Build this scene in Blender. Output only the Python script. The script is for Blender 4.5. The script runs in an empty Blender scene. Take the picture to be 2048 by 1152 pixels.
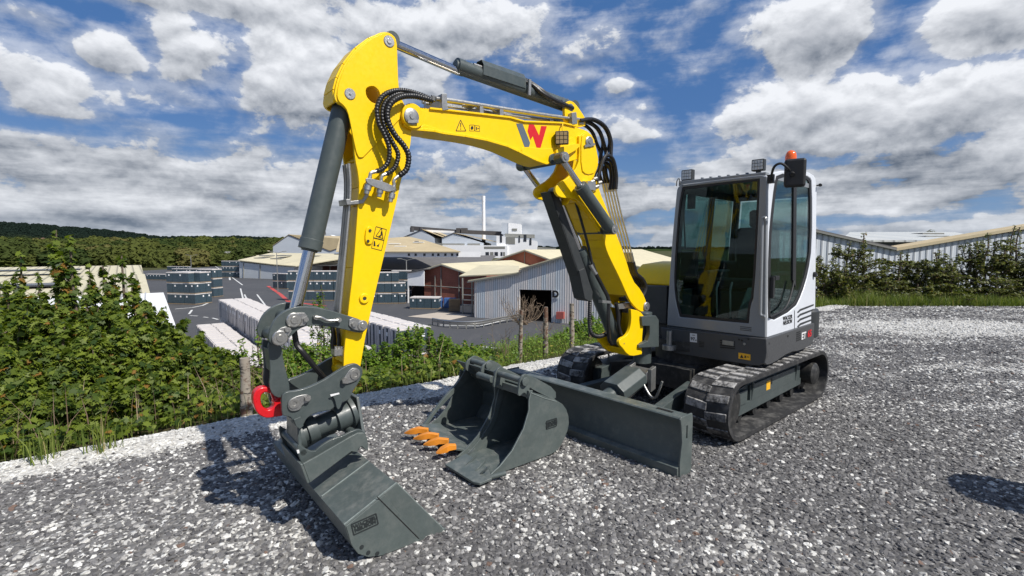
import bpy, bmesh, math, random
import numpy as np
from mathutils import Vector, Matrix, noise as mnoise
R=math.radians
V=Vector
scene=bpy.context.scene
# ------------------------------------------------------------------ camera
FPX,PITCH,EYE=1000.0,0.0785,1.66          # focal length in pixels of the 2048 wide photograph, tilt, eye height
cam_d=bpy.data.cameras.new('camera'); cam=bpy.data.objects.new('camera',cam_d)
scene.collection.objects.link(cam); scene.camera=cam
cam_d.sensor_width=36; cam_d.lens=36*FPX/2048; cam_d.clip_start=0.05; cam_d.clip_end=9000
cam.location=(0,0,EYE); cam.rotation_euler=(math.pi/2-PITCH,0,0)
scene.render.resolution_x=1024; scene.render.resolution_y=576
# ------------------------------------------------------------------ sun and sky
SUN=V((0.69,-0.535,1.0)).normalized()
sl=bpy.data.lights.new('sun','SUN'); sl.energy=5.0; sl.angle=R(0.53); sl.color=(1.0,0.955,0.88)
so=bpy.data.objects.new('sun',sl); scene.collection.objects.link(so)
so.rotation_euler=SUN.to_track_quat('Z','Y').to_euler(); so.location=(12,-10,20)
scene.view_settings.view_transform='Standard'; scene.view_settings.look='None'
scene.view_settings.exposure=0.06; scene.view_settings.gamma=1.0
scene.cycles.max_bounces=8; scene.cycles.transparent_max_bounces=24

def ray(x,y):
    a=(x-1024)/FPX; u=-(y-576)/FPX
    return V((a, math.cos(PITCH)+u*math.sin(PITCH), -math.sin(PITCH)+u*math.cos(PITCH)))
EYEP=V((0,0,EYE))
def on_z(x,y,z=0.0):
    d=ray(x,y); return EYEP+d*((z-EYE)/d.z)
def at_y(x,y,Y):
    d=ray(x,y); return EYEP+d*(Y/d.y)
def on_plane(x,y,p0,n):
    d=ray(x,y); n=V(n); return EYEP+d*((V(p0)-EYEP).dot(n)/d.dot(n))

world=bpy.data.worlds.new('World'); scene.world=world; world.use_nodes=True
wt=world.node_tree; wt.nodes.clear()
class NT:
    def __init__(s,t): s.t=t
    def n(s,typ,**k):
        o=s.t.nodes.new(typ)
        for a,b in k.items(): setattr(o,a,b)
        return o
    def put(s,sock,val):
        if isinstance(val,bpy.types.NodeSocket): s.t.links.new(val,sock)
        elif val is not None: sock.default_value=val
    def m(s,op,a,b=None,c=None,clamp=False):
        o=s.n('ShaderNodeMath',operation=op,use_clamp=clamp)
        s.put(o.inputs[0],a)
        if b is not None: s.put(o.inputs[1],b)
        if c is not None: s.put(o.inputs[2],c)
        return o.outputs[0]
    def vm(s,op,a,b=None,scale=None):
        o=s.n('ShaderNodeVectorMath',operation=op); s.put(o.inputs[0],a)
        if b is not None: s.put(o.inputs[1],b)
        if scale is not None: s.put(o.inputs['Scale'],scale)
        return o.outputs['Value'] if op in('LENGTH','DISTANCE','DOT_PRODUCT') else o.outputs[0]
    def noise(s,vec,scale,detail=4,rough=.5,dist=0,lac=2.0,col=False,w=None):
        o=s.n('ShaderNodeTexNoise'); s.put(o.inputs['Vector'],vec)
        o.inputs['Scale'].default_value=scale; o.inputs['Detail'].default_value=detail
        o.inputs['Roughness'].default_value=rough; o.inputs['Distortion'].default_value=dist; o.inputs['Lacunarity'].default_value=lac
        return o.outputs['Color' if col else 0]
    def ss(s,v,a,b,c=0.,d=1.):
        o=s.n('ShaderNodeMapRange',interpolation_type='SMOOTHSTEP'); s.put(o.inputs[0],v)
        for i,x in enumerate((a,b,c,d)): o.inputs[1+i].default_value=x
        return o.outputs[0]
    def lin(s,v,a,b,c=0.,d=1.):
        o=s.n('ShaderNodeMapRange'); s.put(o.inputs[0],v)
        for i,x in enumerate((a,b,c,d)): o.inputs[1+i].default_value=x
        return o.outputs[0]
    def mix(s,f,a,b,bt='MIX'):
        o=s.n('ShaderNodeMix',data_type='RGBA',blend_type=bt); s.put(o.inputs[0],f)
        for i,x in ((6,a),(7,b)):
            if isinstance(x,tuple) and len(x)==3: x=(*x,1)
            s.put(o.inputs[i],x)
        return o.outputs[2]
    def xyz(s,v):
        o=s.n('ShaderNodeSeparateXYZ'); s.put(o.inputs[0],v); return o.outputs
    def comb(s,x,y,z):
        o=s.n('ShaderNodeCombineXYZ'); s.put(o.inputs[0],x); s.put(o.inputs[1],y); s.put(o.inputs[2],z); return o.outputs[0]
w=NT(wt)
tc=w.n('ShaderNodeTexCoord'); d=w.vm('NORMALIZE',tc.outputs['Generated'])
X,Y,Z=w.xyz(d)
az=w.m('ARCTAN2',X,Y); el=w.m('ARCSINE',Z)
pc=w.comb(w.m('MULTIPLY',X,1.0),w.m('MULTIPLY',Y,1.0),w.m('MULTIPLY',Z,1.55))
def fbm(vec,sc,det,ro): return w.noise(vec,sc,det,ro)
warp=w.noise(pc,9.0,3,.5,col=True)
pw_=w.vm('ADD',pc,w.vm('SCALE',w.vm('SUBTRACT',warp,(.5,.5,.5)),scale=.035))
n0=fbm(pw_,7.5,11,.58)
n1=fbm(w.vm('ADD',pw_,(0,0,.022)),7.5,6,.55)      # the same field a little higher up: where it thins upwards the cloud catches the sun
nb=fbm(pc,3.1,3,.5)
# cumulus clouds, each at its own bearing and height: (photo x, y, half width, half height, amount)
CL=[(30,12,150,22,.42),(120,48,70,22,.40),(70,165,130,62,.80),(150,215,80,30,.5),(215,100,95,40,.72),(400,100,112,62,.85),(600,160,138,82,1.0),(525,80,36,22,.5),(845,150,62,44,.75),
 (470,12,230,36,.75),(900,55,300,66,.66),(1150,85,190,45,.52),(1310,30,120,30,.45),(1620,60,128,72,.95),(1425,122,75,28,.40),(1960,45,150,74,.85),(1700,235,310,82,.95),(1900,190,190,60,.9),
 (1232,172,34,20,.58),(1160,153,48,13,.42),(2040,300,130,70,.75),(1790,110,60,30,.42),(400,200,120,28,.48),(1250,265,120,40,.55),(1290,215,50,16,.42),(860,300,120,45,.6),(1480,180,90,20,.40),
 (-160,120,160,90,.8),(-350,220,200,80,.8),(2200,110,150,80,.85),(2400,240,200,80,.8),(600,-120,300,80,.8),(1300,-140,260,70,.75),(1900,-160,260,80,.8),(60,-120,220,70,.7)]
acc=None; rel=None
for bx,by,sx,sy,am in CL:
    r=ray(bx,by).normalized(); a0=math.atan2(r.x,r.y); e0=math.asin(r.z); k=1/(1+((bx-1024)/FPX)**2)
    ax=w.m('DIVIDE',w.m('SUBTRACT',az,a0),sx/FPX*k); ay=w.m('DIVIDE',w.m('SUBTRACT',el,e0),sy/FPX*math.sqrt(k))
    rr=w.m('ADD',w.m('MULTIPLY',ax,ax),w.m('MULTIPLY',ay,ay)); g=w.m('MULTIPLY',w.m('EXPONENT',w.m('MULTIPLY',rr,-.8)),am); g2=w.m('POWER',g,3.0); h=w.m('MULTIPLY',g2,ay)
    acc=g if acc is None else w.m('MAXIMUM',acc,g); rel=h if rel is None else w.m('ADD',rel,h); sw=g2 if bx==30 and by==12 else w.m('ADD',sw,g2)
rel=w.m('DIVIDE',rel,w.m('ADD',sw,.02))
# behind the camera and overhead: unseen broken cloud, kept sparse to lower the ambient light
back=w.m('ADD',w.ss(Y,.35,.05,0,.22),w.ss(el,.48,.75,0,.06))
lowk=w.ss(el,.235,.10)
streak=w.noise(w.comb(w.m('MULTIPLY',az,3.6),w.m('MULTIPLY',el,24),0),1.0,9,.60)
gaps=None
for bx,by,sx,sy,am in [(1230,330,170,22,.30),(1640,440,330,14,.34),(60,250,120,14,.25),(1330,430,120,12,.25),(330,235,120,12,.2),(880,425,200,10,.15)]:
    r=ray(bx,by).normalized(); a0=math.atan2(r.x,r.y); e0=math.asin(r.z); k=1/(1+((bx-1024)/FPX)**2)
    ax=w.m('DIVIDE',w.m('SUBTRACT',az,a0),sx/FPX*k); ay=w.m('DIVIDE',w.m('SUBTRACT',el,e0),sy/FPX*math.sqrt(k))
    g=w.m('MULTIPLY',w.m('EXPONENT',w.m('MULTIPLY',w.m('ADD',w.m('MULTIPLY',ax,ax),w.m('MULTIPLY',ay,ay)),-.8)),am); gaps=g if gaps is None else w.m('ADD',gaps,g)
lowc=w.m('MULTIPLY',lowk,.70)
D=w.m('ADD',w.m('ADD',w.m('MAXIMUM',acc,w.m('ADD',lowc,back)),w.m('MULTIPLY',w.m('SUBTRACT',n0,.5),1.65)),w.m('MULTIPLY',w.m('SUBTRACT',nb,.5),.55))
D=w.m('SUBTRACT',w.m('ADD',D,w.m('MULTIPLY',w.m('MULTIPLY',w.m('SUBTRACT',streak,.5),.9),lowk)),gaps)
cov=w.ss(D,.36,.50)
thin=w.m('MULTIPLY',w.ss(w.m('ADD',D,w.m('MULTIPLY',w.m('SUBTRACT',streak,.5),.9)),.08,.50),.50)
slope=w.m('MULTIPLY',w.m('SUBTRACT',n0,n1),2.6)
litc=w.m('ADD',w.m('ADD',.67,w.m('MULTIPLY',rel,.58)),slope)
litc=w.m('SUBTRACT',litc,w.ss(D,.70,1.3,0,.30))
litl=w.m('ADD',w.m('ADD',.37,w.m('MULTIPLY',w.m('SUBTRACT',streak,.46),2.0)),w.m('MULTIPLY',slope,.8))
lit=w.mix(w.m('MULTIPLY',lowk,w.m('SUBTRACT',1.0,w.m('MULTIPLY',w.ss(acc,.3,.7),.8))),litc,litl)
lit=w.m('MINIMUM',w.m('MAXIMUM',lit,0.0),1.0)
hz=w.ss(el,-.01,.09,1.0,0.0)
cl=w.mix(lit,(.135,.165,.215),(.88,.90,.94))
cl=w.mix(w.m('MULTIPLY',hz,.35),cl,(.30,.37,.47))
sky=w.n('ShaderNodeTexSky',sky_type='NISHITA',sun_disc=False,sun_elevation=math.asin(SUN.z),sun_rotation=math.atan2(SUN.x,SUN.y),air_density=1.0,dust_density=.6,ozone_density=2.5)
blue=w.mix(1.0,sky.outputs[0],(.085,.088,.105),'MULTIPLY')
blue=w.mix(.7,blue,(.045,.15,.385))
blue=w.mix(w.ss(el,-.01,.26,.65,0.0),blue,(.22,.36,.56))
col=w.mix(w.m('MAXIMUM',w.m('MULTIPLY',cov,.97),thin),blue,cl)
bg=w.n('ShaderNodeBackground'); w.put(bg.inputs[0],col); bg.inputs[1].default_value=1.0
wo=w.n('ShaderNodeOutputWorld'); wt.links.new(bg.outputs[0],wo.inputs[0])
# ------------------------------------------------------------------ helpers
random.seed(7); rng=np.random.default_rng(11)
def link(o): scene.collection.objects.link(o); return o
def thing(name,label,cat,loc=(0,0,0),group=None):
    o=link(bpy.data.objects.new(name,None)); o.location=loc; o.empty_display_size=.2
    o['label']=label; o['category']=cat
    if group: o['group']=group
    return o
def tag(o,label=None,cat=None,group=None,kind=None):
    for k,v in (('label',label),('category',cat),('group',group),('kind',kind)):
        if v: o[k]=v
    return o
def ordn(n):
    w_=['zeroth','first','second','third','fourth','fifth','sixth','seventh','eighth','ninth','tenth','eleventh','twelfth']
    return w_[n] if n<len(w_) else f"{n}{'th' if 10<n%100<20 else {1:'st',2:'nd',3:'rd'}.get(n%10,'th')}"
def adopt(o,parent):
    if parent is not None:
        o.parent=parent
        if parent.type=='EMPTY': o.matrix_parent_inverse=Matrix.Translation(-V(parent.location))
class MB:
    """one mesh made of several shapes"""
    def __init__(s): s.b=bmesh.new(); s.mi=0
    def f(s,vs):
        try:
            fc=s.b.faces.new(vs); fc.material_index=s.mi; return fc
        except ValueError: return None
    def vs(s,pts): return [s.b.verts.new(V(p)) for p in pts]
    def prism(s,pts,ext,holes=()):
        ext=V(ext); loops=[list(pts)]+[list(h) for h in holes]
        A=[s.vs(l) for l in loops]; B=[s.vs([V(p)+ext for p in l]) for l in loops]
        for a,b in zip(A,B):
            n=len(a)
            for i in range(n): s.f([a[i],a[(i+1)%n],b[(i+1)%n],b[i]])
        if holes:
            from mathutils.geometry import delaunay_2d_cdt
            p0=V(pts[0]); nn=ext.normalized(); ex=(V(pts[1])-p0); ex=(ex-nn*ex.dot(nn)).normalized(); ey=nn.cross(ex)
            c2=[];ed=[];k=0
            for l in loops:
                m=len(l)
                for i,q in enumerate(l):
                    q=V(q)-p0; c2.append((q.dot(ex),q.dot(ey))); ed.append((k+i,k+(i+1)%m))
                k+=m
            fc=[[*range(len(loops[0]))]]
            r=delaunay_2d_cdt([V(c) for c in c2],ed,[],1,1e-6)
            def inside(pt,poly):
                c=False;j=len(poly)-1
                for i in range(len(poly)):
                    if (poly[i][1]>pt[1])!=(poly[j][1]>pt[1]) and pt[0]<(poly[j][0]-poly[i][0])*(pt[1]-poly[i][1])/(poly[j][1]-poly[i][1])+poly[i][0]: c=not c
                    j=i
                return c
            polys=[];k=0
            for l in loops: polys.append(c2[k:k+len(l)]); k+=len(l)
            fa=[v for l in A for v in l]; fb=[v for l in B for v in l]
            vi=[o[0] if o else None for o in r[3]]
            for t in r[2]:
                cx=sum(r[0][i][0] for i in t)/len(t); cy=sum(r[0][i][1] for i in t)/len(t)
                if not inside((cx,cy),polys[0]) or any(inside((cx,cy),h) for h in polys[1:]): continue
                if any(vi[i] is None for i in t): continue
                s.f([fa[vi[i]] for i in t]); s.f([fb[vi[i]] for i in reversed(t)])
        else:
            s.f(A[0][::-1]); s.f(B[0])
        return s
    def box(s,c,ax,ay,az):
        c,ax,ay,az=V(c),V(ax),V(ay),V(az)
        s.prism([c-ax-ay-az,c+ax-ay-az,c+ax+ay-az,c-ax+ay-az],az*2); return s
    def ring(s,c,u,v,r,n): return [V(c)+(u*math.cos(2*math.pi*i/n)+v*math.sin(2*math.pi*i/n))*r for i in range(n)]
    def lathe(s,p0,ax,prof,seg=24,caps=True):
        """prof: list of (distance along axis, radius)"""
        ax=V(ax).normalized(); u=ax.orthogonal().normalized(); v=ax.cross(u); L=[]
        for t,r in prof: L.append(s.vs(s.ring(V(p0)+ax*t,u,v,max(r,1e-4),seg)))
        for a,b in zip(L,L[1:]):
            for i in range(seg): s.f([a[i],a[(i+1)%seg],b[(i+1)%seg],b[i]])
        if caps: s.f(L[0][::-1]); s.f(L[-1])
        return s
    def cyl(s,p0,p1,r,seg=20,r1=None):
        p0,p1=V(p0),V(p1); return s.lathe(p0,p1-p0,[(0,r),((p1-p0).length,r if r1 is None else r1)],seg)
    def tube(s,path,r,seg=8,caps=True,rf=None):
        path=[V(p) for p in path]; L=[]; u=None
        for i,p in enumerate(path):
            t=(path[min(i+1,len(path)-1)]-path[max(i-1,0)]).normalized()
            if u is None: u=t.orthogonal().normalized()
            else: u=(u-t*u.dot(t)).normalized()
            v=t.cross(u); rr=r if rf is None else rf(i)
            L.append(s.vs(s.ring(p,u,v,rr,seg)))
        for a,b in zip(L,L[1:]):
            for i in range(seg): s.f([a[i],a[(i+1)%seg],b[(i+1)%seg],b[i]])
        if caps: s.f(L[0][::-1]); s.f(L[-1])
        return s
    def strip(s,A,B,th):
        """a plate through two matching poly-lines, thickness vector function or vector"""
        n=len(A); th=V(th)
        for i in range(n-1):
            a,b,c,d_=V(A[i]),V(A[i+1]),V(B[i+1]),V(B[i])
            nn=(b-a).cross(d_-a).normalized()*th.length
            s.prism([a,b,c,d_],nn)
        return s
    SPLIT={'boss','post','hose_fitting','pin_plate','pin','pivot_boss','coupling','hydraulic_pipe','drain_pipe','bolt','hose','stiffener','rooflight','hook_ear','cylinder_bracket','side_wall','verge_trim','pipe_clamp','doubler_plate','plug_hole','tooth_adaptor','louvre','roof_seam','rail','railing'}
    def out(s,name,mats,parent=None,bevel=0,smooth=35,label=None,seg=2):
        if name in s.SPLIT and parent is not None:
            s.b.verts.ensure_lookup_table(); seen=[-1]*len(s.b.verts); s.b.verts.index_update(); n=0
            for v in s.b.verts:
                if seen[v.index]>=0: continue
                st=[v]; seen[v.index]=n
                while st:
                    q=st.pop()
                    for e in q.link_edges:
                        w_=e.other_vert(q)
                        if seen[w_.index]<0: seen[w_.index]=n; st.append(w_)
                n+=1
            if 1<n<=100:
                first=None
                for i in range(n):
                    m2=MB(); m2.b.free(); m2.b=s.b.copy(); m2.b.verts.ensure_lookup_table()
                    bmesh.ops.delete(m2.b,geom=[m2.b.verts[j] for j in range(len(seen)) if seen[j]!=i],context='VERTS')
                    o=m2._out(name,mats,parent,bevel,smooth,label,seg); first=first or o
                s.b.free(); return first
        return s._out(name,mats,parent,bevel,smooth,label,seg)
    def _out(s,name,mats,parent=None,bevel=0,smooth=35,label=None,seg=2):
        me=bpy.data.meshes.new(name); bmesh.ops.recalc_face_normals(s.b,faces=s.b.faces)
        s.b.to_mesh(me); s.b.free()
        for m in (mats if isinstance(mats,(list,tuple)) else [mats]): me.materials.append(m)
        if smooth:
            me.polygons.foreach_set('use_smooth',[True]*len(me.polygons)); me.set_sharp_from_angle(angle=R(smooth))
        o=link(bpy.data.objects.new(name,me)); adopt(o,parent)
        if bevel:
            md=o.modifiers.new('bevel','BEVEL'); md.width=bevel; md.segments=seg; md.limit_method='ANGLE'; md.angle_limit=R(40); md.harden_normals=True
        if label: o['label']=label
        return o
def rnd_poly(pts,it=2):
    """soften the corners of an outline; a point given as (x,y,1) stays sharp"""
    P=[(p[0],p[1],len(p)>2) for p in pts]
    for _ in range(it):
        Q=[]; n=len(P)
        for i in range(n):
            a,p,b=P[i-1],P[i],P[(i+1)%n]
            if p[2]: Q.append(p)
            else:
                Q.append((p[0]*.75+a[0]*.25,p[1]*.75+a[1]*.25,False)); Q.append((p[0]*.75+b[0]*.25,p[1]*.75+b[1]*.25,False))
        P=Q
    return [(p[0],p[1]) for p in P]
def spline(pts,k=8):
    P=[V(p) for p in pts]; P=[P[0]*2-P[1]]+P+[P[-1]*2-P[-2]]; o=[]
    for i in range(1,len(P)-2):
        a,b,c,d_=P[i-1:i+3]
        for j in range(k):
            t=j/k; o.append(.5*((2*b)+(c-a)*t+(2*a-5*b+4*c-d_)*t*t+(3*b-a-3*c+d_)*t**3))
    o.append(P[-2]); return o
class Frame:
    """upright machine frame: s forward, w towards the machine's left (the side the camera sees), z up"""
    def __init__(s,o,deg):
        s.o=V((o[0],o[1],0)); a=R(deg); s.f=V((math.cos(a),math.sin(a),0)); s.n=V((-math.sin(a),math.cos(a),0)); s.z=V((0,0,1))
    def P(s,a,w,z): return s.o+s.f*a+s.n*w+s.z*z
    def px(s,x,y,w): return on_plane(x,y,s.o+s.n*w,s.n)
    def front(s,x,y,a): return on_plane(x,y,s.o+s.f*a,s.f)
    def co(s,p): q=V(p)-s.o; return q.dot(s.f),q.dot(s.n),q.z
    def poly(s,pts,w,it=2): return [s.px(x,y,w) for x,y in (rnd_poly(pts,it) if it else [(p[0],p[1]) for p in pts])]
def text(s,org,xd,yd,size,mat,parent,name='lettering',bold=0.0,depth=.0008,align='CENTER',sx=1.0):
    c=bpy.data.curves.new(name,'FONT'); c.body=s; c.size=size; c.align_x=align; c.align_y='CENTER'; c.extrude=depth; c.offset=bold; c.space_line=.85
    t=bpy.data.objects.new(name,c); link(t)
    xd=V(xd).normalized(); yd=V(yd).normalized(); zd=xd.cross(yd)
    M=Matrix.Translation(V(org))@Matrix((( *xd*1,0),(*yd,0),(*zd,0),(0,0,0,1))).transposed()
    M=Matrix(((xd.x*sx,yd.x,zd.x,org[0]),(xd.y*sx,yd.y,zd.y,org[1]),(xd.z*sx,yd.z,zd.z,org[2]),(0,0,0,1)))
    bpy.context.view_layer.update()
    me=bpy.data.meshes.new_from_object(t); me.transform(M); bpy.data.objects.remove(t); bpy.data.curves.remove(c)
    me.materials.clear(); me.materials.append(mat)
    o=link(bpy.data.objects.new(name,me)); adopt(o,parent); return o
# ------------------------------------------------------------------ materials
def new_mat(name):
    m=bpy.data.materials.new(name); m.use_nodes=True; t=m.node_tree; t.nodes.clear(); k=NT(t)
    o=k.n('ShaderNodeOutputMaterial'); b=k.n('ShaderNodeBsdfPrincipled'); t.links.new(b.outputs[0],o.inputs[0])
    return m,k,b,o
def paint(name,col,rough=.4,var=.12,metal=0.0,scale=5.0,dust=0.0,bump=0.0,bscale=60,coat=0.0,dcol=(.45,.43,.39),spec=.5):
    m,k,b,o=new_mat(name); g=k.n('ShaderNodeNewGeometry'); p=g.outputs['Position']
    n1=k.noise(p,scale,5,.6); n2=k.noise(p,scale*9,4,.6)
    f=k.lin(k.m('ADD',k.m('MULTIPLY',n1,.6),k.m('MULTIPLY',n2,.4)),.3,.7,-var,var)
    c=k.vm('SCALE',tuple(col),scale=k.m('ADD',1.0,f))
    if dust:
        nz=k.xyz(g.outputs['Normal'])[2]
        dm=k.m('MULTIPLY',k.ss(k.noise(p,scale*2.3,6,.65),.42,.75),k.lin(nz,-.2,1,.25,1)); dm=k.m('MULTIPLY',dm,dust,clamp=True)
        c=k.mix(dm,c,dcol)
    k.put(b.inputs['Base Color'],c)
    k.put(b.inputs['Roughness'],k.lin(n2,.3,.7,max(rough-.08,.03),min(rough+.1,1)))
    b.inputs['Metallic'].default_value=metal; b.inputs['Coat Weight'].default_value=coat; b.inputs['Coat Roughness'].default_value=.12
    b.inputs['Specular IOR Level'].default_value=spec
    if bump:
        bn=k.n('ShaderNodeBump'); bn.inputs['Strength'].default_value=bump; bn.inputs['Distance'].default_value=.002
        k.put(bn.inputs['Height'],k.noise(p,bscale,3,.6)); k.put(b.inputs['Normal'],bn.outputs[0])
    return m
YEL=paint('yellow_paint',(.92,.595,.0),.38,.06,coat=.08,spec=.35,bump=.15,bscale=90,dust=.12,dcol=(.50,.40,.16))
GRY=paint('grey_paint',(.062,.078,.077),.42,.10,bump=.2,bscale=120,dust=.10,coat=.15)
GRB=paint('bucket_grey_paint',(.085,.104,.100),.46,.14,bump=.25,bscale=100,dust=.24,coat=.04)
WELD=paint('weld_bead',(.20,.23,.22),.35,.3,scale=40)  # the bead's bright highlight is put into this lighter grey
DRK=paint('dark_grey_plastic',(.030,.034,.036),.5,.12,dust=.06)
BLK=paint('black_rubber',(.012,.012,.013),.55,.2,dust=.04)
HOSE=paint('hose_rubber',(.014,.014,.015),.42,.2)
STEEL=paint('zinc_steel',(.52,.51,.48),.34,.18,metal=.9,scale=14)
PIN=paint('pin_steel',(.36,.36,.35),.42,.22,metal=.8,scale=18,bump=.2)
CHROME=paint('chrome_rod',(.62,.62,.63),.12,.05,metal=1.0)
SHCAB=paint('shaded_cab_paint',(.235,.25,.265),.36,.04,coat=.3)  # white side's paint with the cab front's shade put into the colour
WHT=paint('white_panel_paint',(.68,.71,.76),.35,.04,coat=.3)
RED=paint('red_paint',(.62,.008,.014),.35,.08,coat=.3)
ORG=paint('orange_tooth_paint',(.78,.27,.02),.5,.14,dust=.1)
INK=paint('black_ink',(.012,.012,.012),.5,.05)
INKG=paint('slate_ink',(.10,.13,.16),.5,.05)
INKW=paint('white_ink',(.75,.75,.75),.5,.03)
INKR=paint('red_ink',(.6,.01,.015),.45,.05)
STK=paint('yellow_sticker',(.85,.45,.02),.45,.04)
EMB=paint('embossed_mark',(.025,.03,.031),.5,.1)
SEAT=paint('seat_fabric',(.03,.032,.035),.9,.2)
LENS=paint('lamp_lens',(.55,.58,.60),.15,.25,scale=60)
MUD=paint('oily_dark_steel',(.018,.018,.018),.5,.3,dust=.25,scale=9)
def glass(name,tint,refl=.9):
    m=bpy.data.materials.new(name); m.use_nodes=True; t=m.node_tree; t.nodes.clear(); k=NT(t)
    o=k.n('ShaderNodeOutputMaterial'); tr=k.n('ShaderNodeBsdfTransparent'); tr.inputs[0].default_value=(*tint,1)
    gl=k.n('ShaderNodeBsdfGlossy'); gl.inputs['Roughness'].default_value=.015; gl.inputs[0].default_value=(.9,.95,.95,1)
    fr=k.n('ShaderNodeFresnel'); fr.inputs[0].default_value=1.52
    mx=k.n('ShaderNodeMixShader'); k.put(mx.inputs[0],k.m('MULTIPLY',fr.outputs[0],refl)); t.links.new(tr.outputs[0],mx.inputs[1]); t.links.new(gl.outputs[0],mx.inputs[2])
    t.links.new(mx.outputs[0],o.inputs[0]); return m
GLASS=glass('cab_glass',(.58,.70,.69),.62)
# ------------------------------------------------------------------ ground
YARD=-8.5
EN=V((-0.634,0.773,0)); EC=5.5            # pad edge: points with EN.p > EC lie beyond it
def sstep(a,b,x):
    t=min(1,max(0,(x-a)/(b-a))); return t*t*(3-2*t)
def edge_t(x,y): return x*EN.x+y*EN.y-EC
def terr(x,y):
    t=edge_t(x,y); tb=y-14.6
    # left and middle: steep bank down to the yard.  right: the ground only dips gently behind the hedge
    left=-(0.10*sstep(0,.6,t)+8.5*sstep(.4,17,t)*.988) if t>0 else 0
    right=-3.0*sstep(0,18,tb) if tb>0 else 0
    k=sstep(8.5,14,x)
    if y>40: k=sstep(10,22,x)
    z=left*(1-k)+right*k
    return z
def mesh_obj(name,verts,faces,mat,parent=None,smooth=False):
    me=bpy.data.meshes.new(name); me.from_pydata([tuple(v) for v in verts],[],faces); me.update()
    if smooth: me.polygons.foreach_set('use_smooth',[True]*len(me.polygons))
    me.materials.append(mat); o=link(bpy.data.objects.new(name,me)); adopt(o,parent); return o
def grid(name,xs,ys,zf,mat,smooth=True,keep=None):
    vs=[];fs=[];nx=len(xs)
    for y in ys:
        for x in xs: vs.append((x,y,zf(x,y)))
    for j in range(len(ys)-1):
        for i in range(nx-1):
            if keep and not keep((xs[i]+xs[i+1])/2,(ys[j]+ys[j+1])/2): continue
            a=j*nx+i; fs.append((a,a+1,a+nx+1,a+nx))
    return mesh_obj(name,vs,fs,mat,smooth=smooth)
def axis(lo,hi,fine_lo,fine_hi,fine,grow=1.25):
    a=list(np.arange(fine_lo,fine_hi+1e-6,fine)); st=fine; v=fine_hi
    while v<hi: st*=grow; v+=st; a.append(v)
    st=fine; v=fine_lo
    while v>lo: st*=grow; v-=st; a.insert(0,v)
    return a
# soil / rough grass of the bank and the country
m,k,b,o=new_mat('soil_and_grass'); g=k.n('ShaderNodeNewGeometry'); p=g.outputs['Position']
n=k.noise(p,.9,8,.7); n2=k.noise(p,.02,5,.6); n3=k.noise(p,14,4,.6)
c=k.mix(k.ss(n,.4,.62),(.075,.055,.035),(.045,.075,.018)); c=k.mix(k.ss(n2,.4,.6),c,(.05,.07,.02)); c=k.mix(k.m('MULTIPLY',n3,.5),c,(.10,.085,.05))
k.put(b.inputs['Base Color'],c); b.inputs['Roughness'].default_value=1; b.inputs['Specular IOR Level'].default_value=.1
SOIL=m
ground=grid('ground',axis(-3500,3500,-24,22,1.0,1.3),axis(-300,4500,-6,40,1.0,1.3),lambda x,y: terr(x,y)-.06,SOIL)
ground['kind']='structure'
# stones: one colour rule for the loose stones and for the bed under them
def stone_colour(k,p,rnd,bed=False):
    px,py,pz=k.xyz(p)
    t=k.m('SUBTRACT',k.m('ADD',k.m('MULTIPLY',px,EN.x),k.m('MULTIPLY',py,EN.y)),EC)
    wob=k.m('MULTIPLY',k.m('SUBTRACT',k.noise(p,.9,4,.6),.5),.9)
    strip=k.ss(k.m('ADD',t,wob),-.70,-.50)
    big=k.noise(p,.42,4,.62)
    pale=k.ss(big,.46,.68,.06,.38)
    far=k.m('MULTIPLY',k.ss(px,2.0,6.0),k.ss(k.noise(k.vm('MULTIPLY',p,(.5,1.3,1)),.8,5,.65),.44,.62,0.0,.50))
    near_l=k.m('MULTIPLY',k.ss(k.vm('DISTANCE',p,(-2.0,3.1,0)),2.4,.4),.17)
    dust=k.ss(k.m('ADD',k.vm('LENGTH',k.vm('MULTIPLY',k.vm('SUBTRACT',p,(9.2,10.6,0)),(.32,.75,0))),k.m('MULTIPLY',k.noise(p,1.1,5,.6),1.1)),1.9,1.0,0,.92)
    far=k.m('MAXIMUM',far,dust)
    fr=k.m('MAXIMUM',k.m('MAXIMUM',k.m('ADD',pale,near_l),far),k.m('MULTIPLY',strip,.97))
    white=k.m('LESS_THAN',rnd,fr)
    r2=k.m('FRACT',k.m('MULTIPLY',rnd,37.31)); r3=k.m('FRACT',k.m('MULTIPLY',rnd,113.7))
    dark=k.mix(r2,(.076,.074,.076),(.225,.219,.215)); dark=k.mix(k.m('GREATER_THAN',r3,.992),dark,(.17,.115,.09)); dark=k.mix(k.m('GREATER_THAN',r2,.90),dark,(.34,.33,.315))
    lightc=k.mix(r2,(.40,.39,.365),(.72,.71,.67))
    return k.mix(white,dark,lightc),strip,fr
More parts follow.
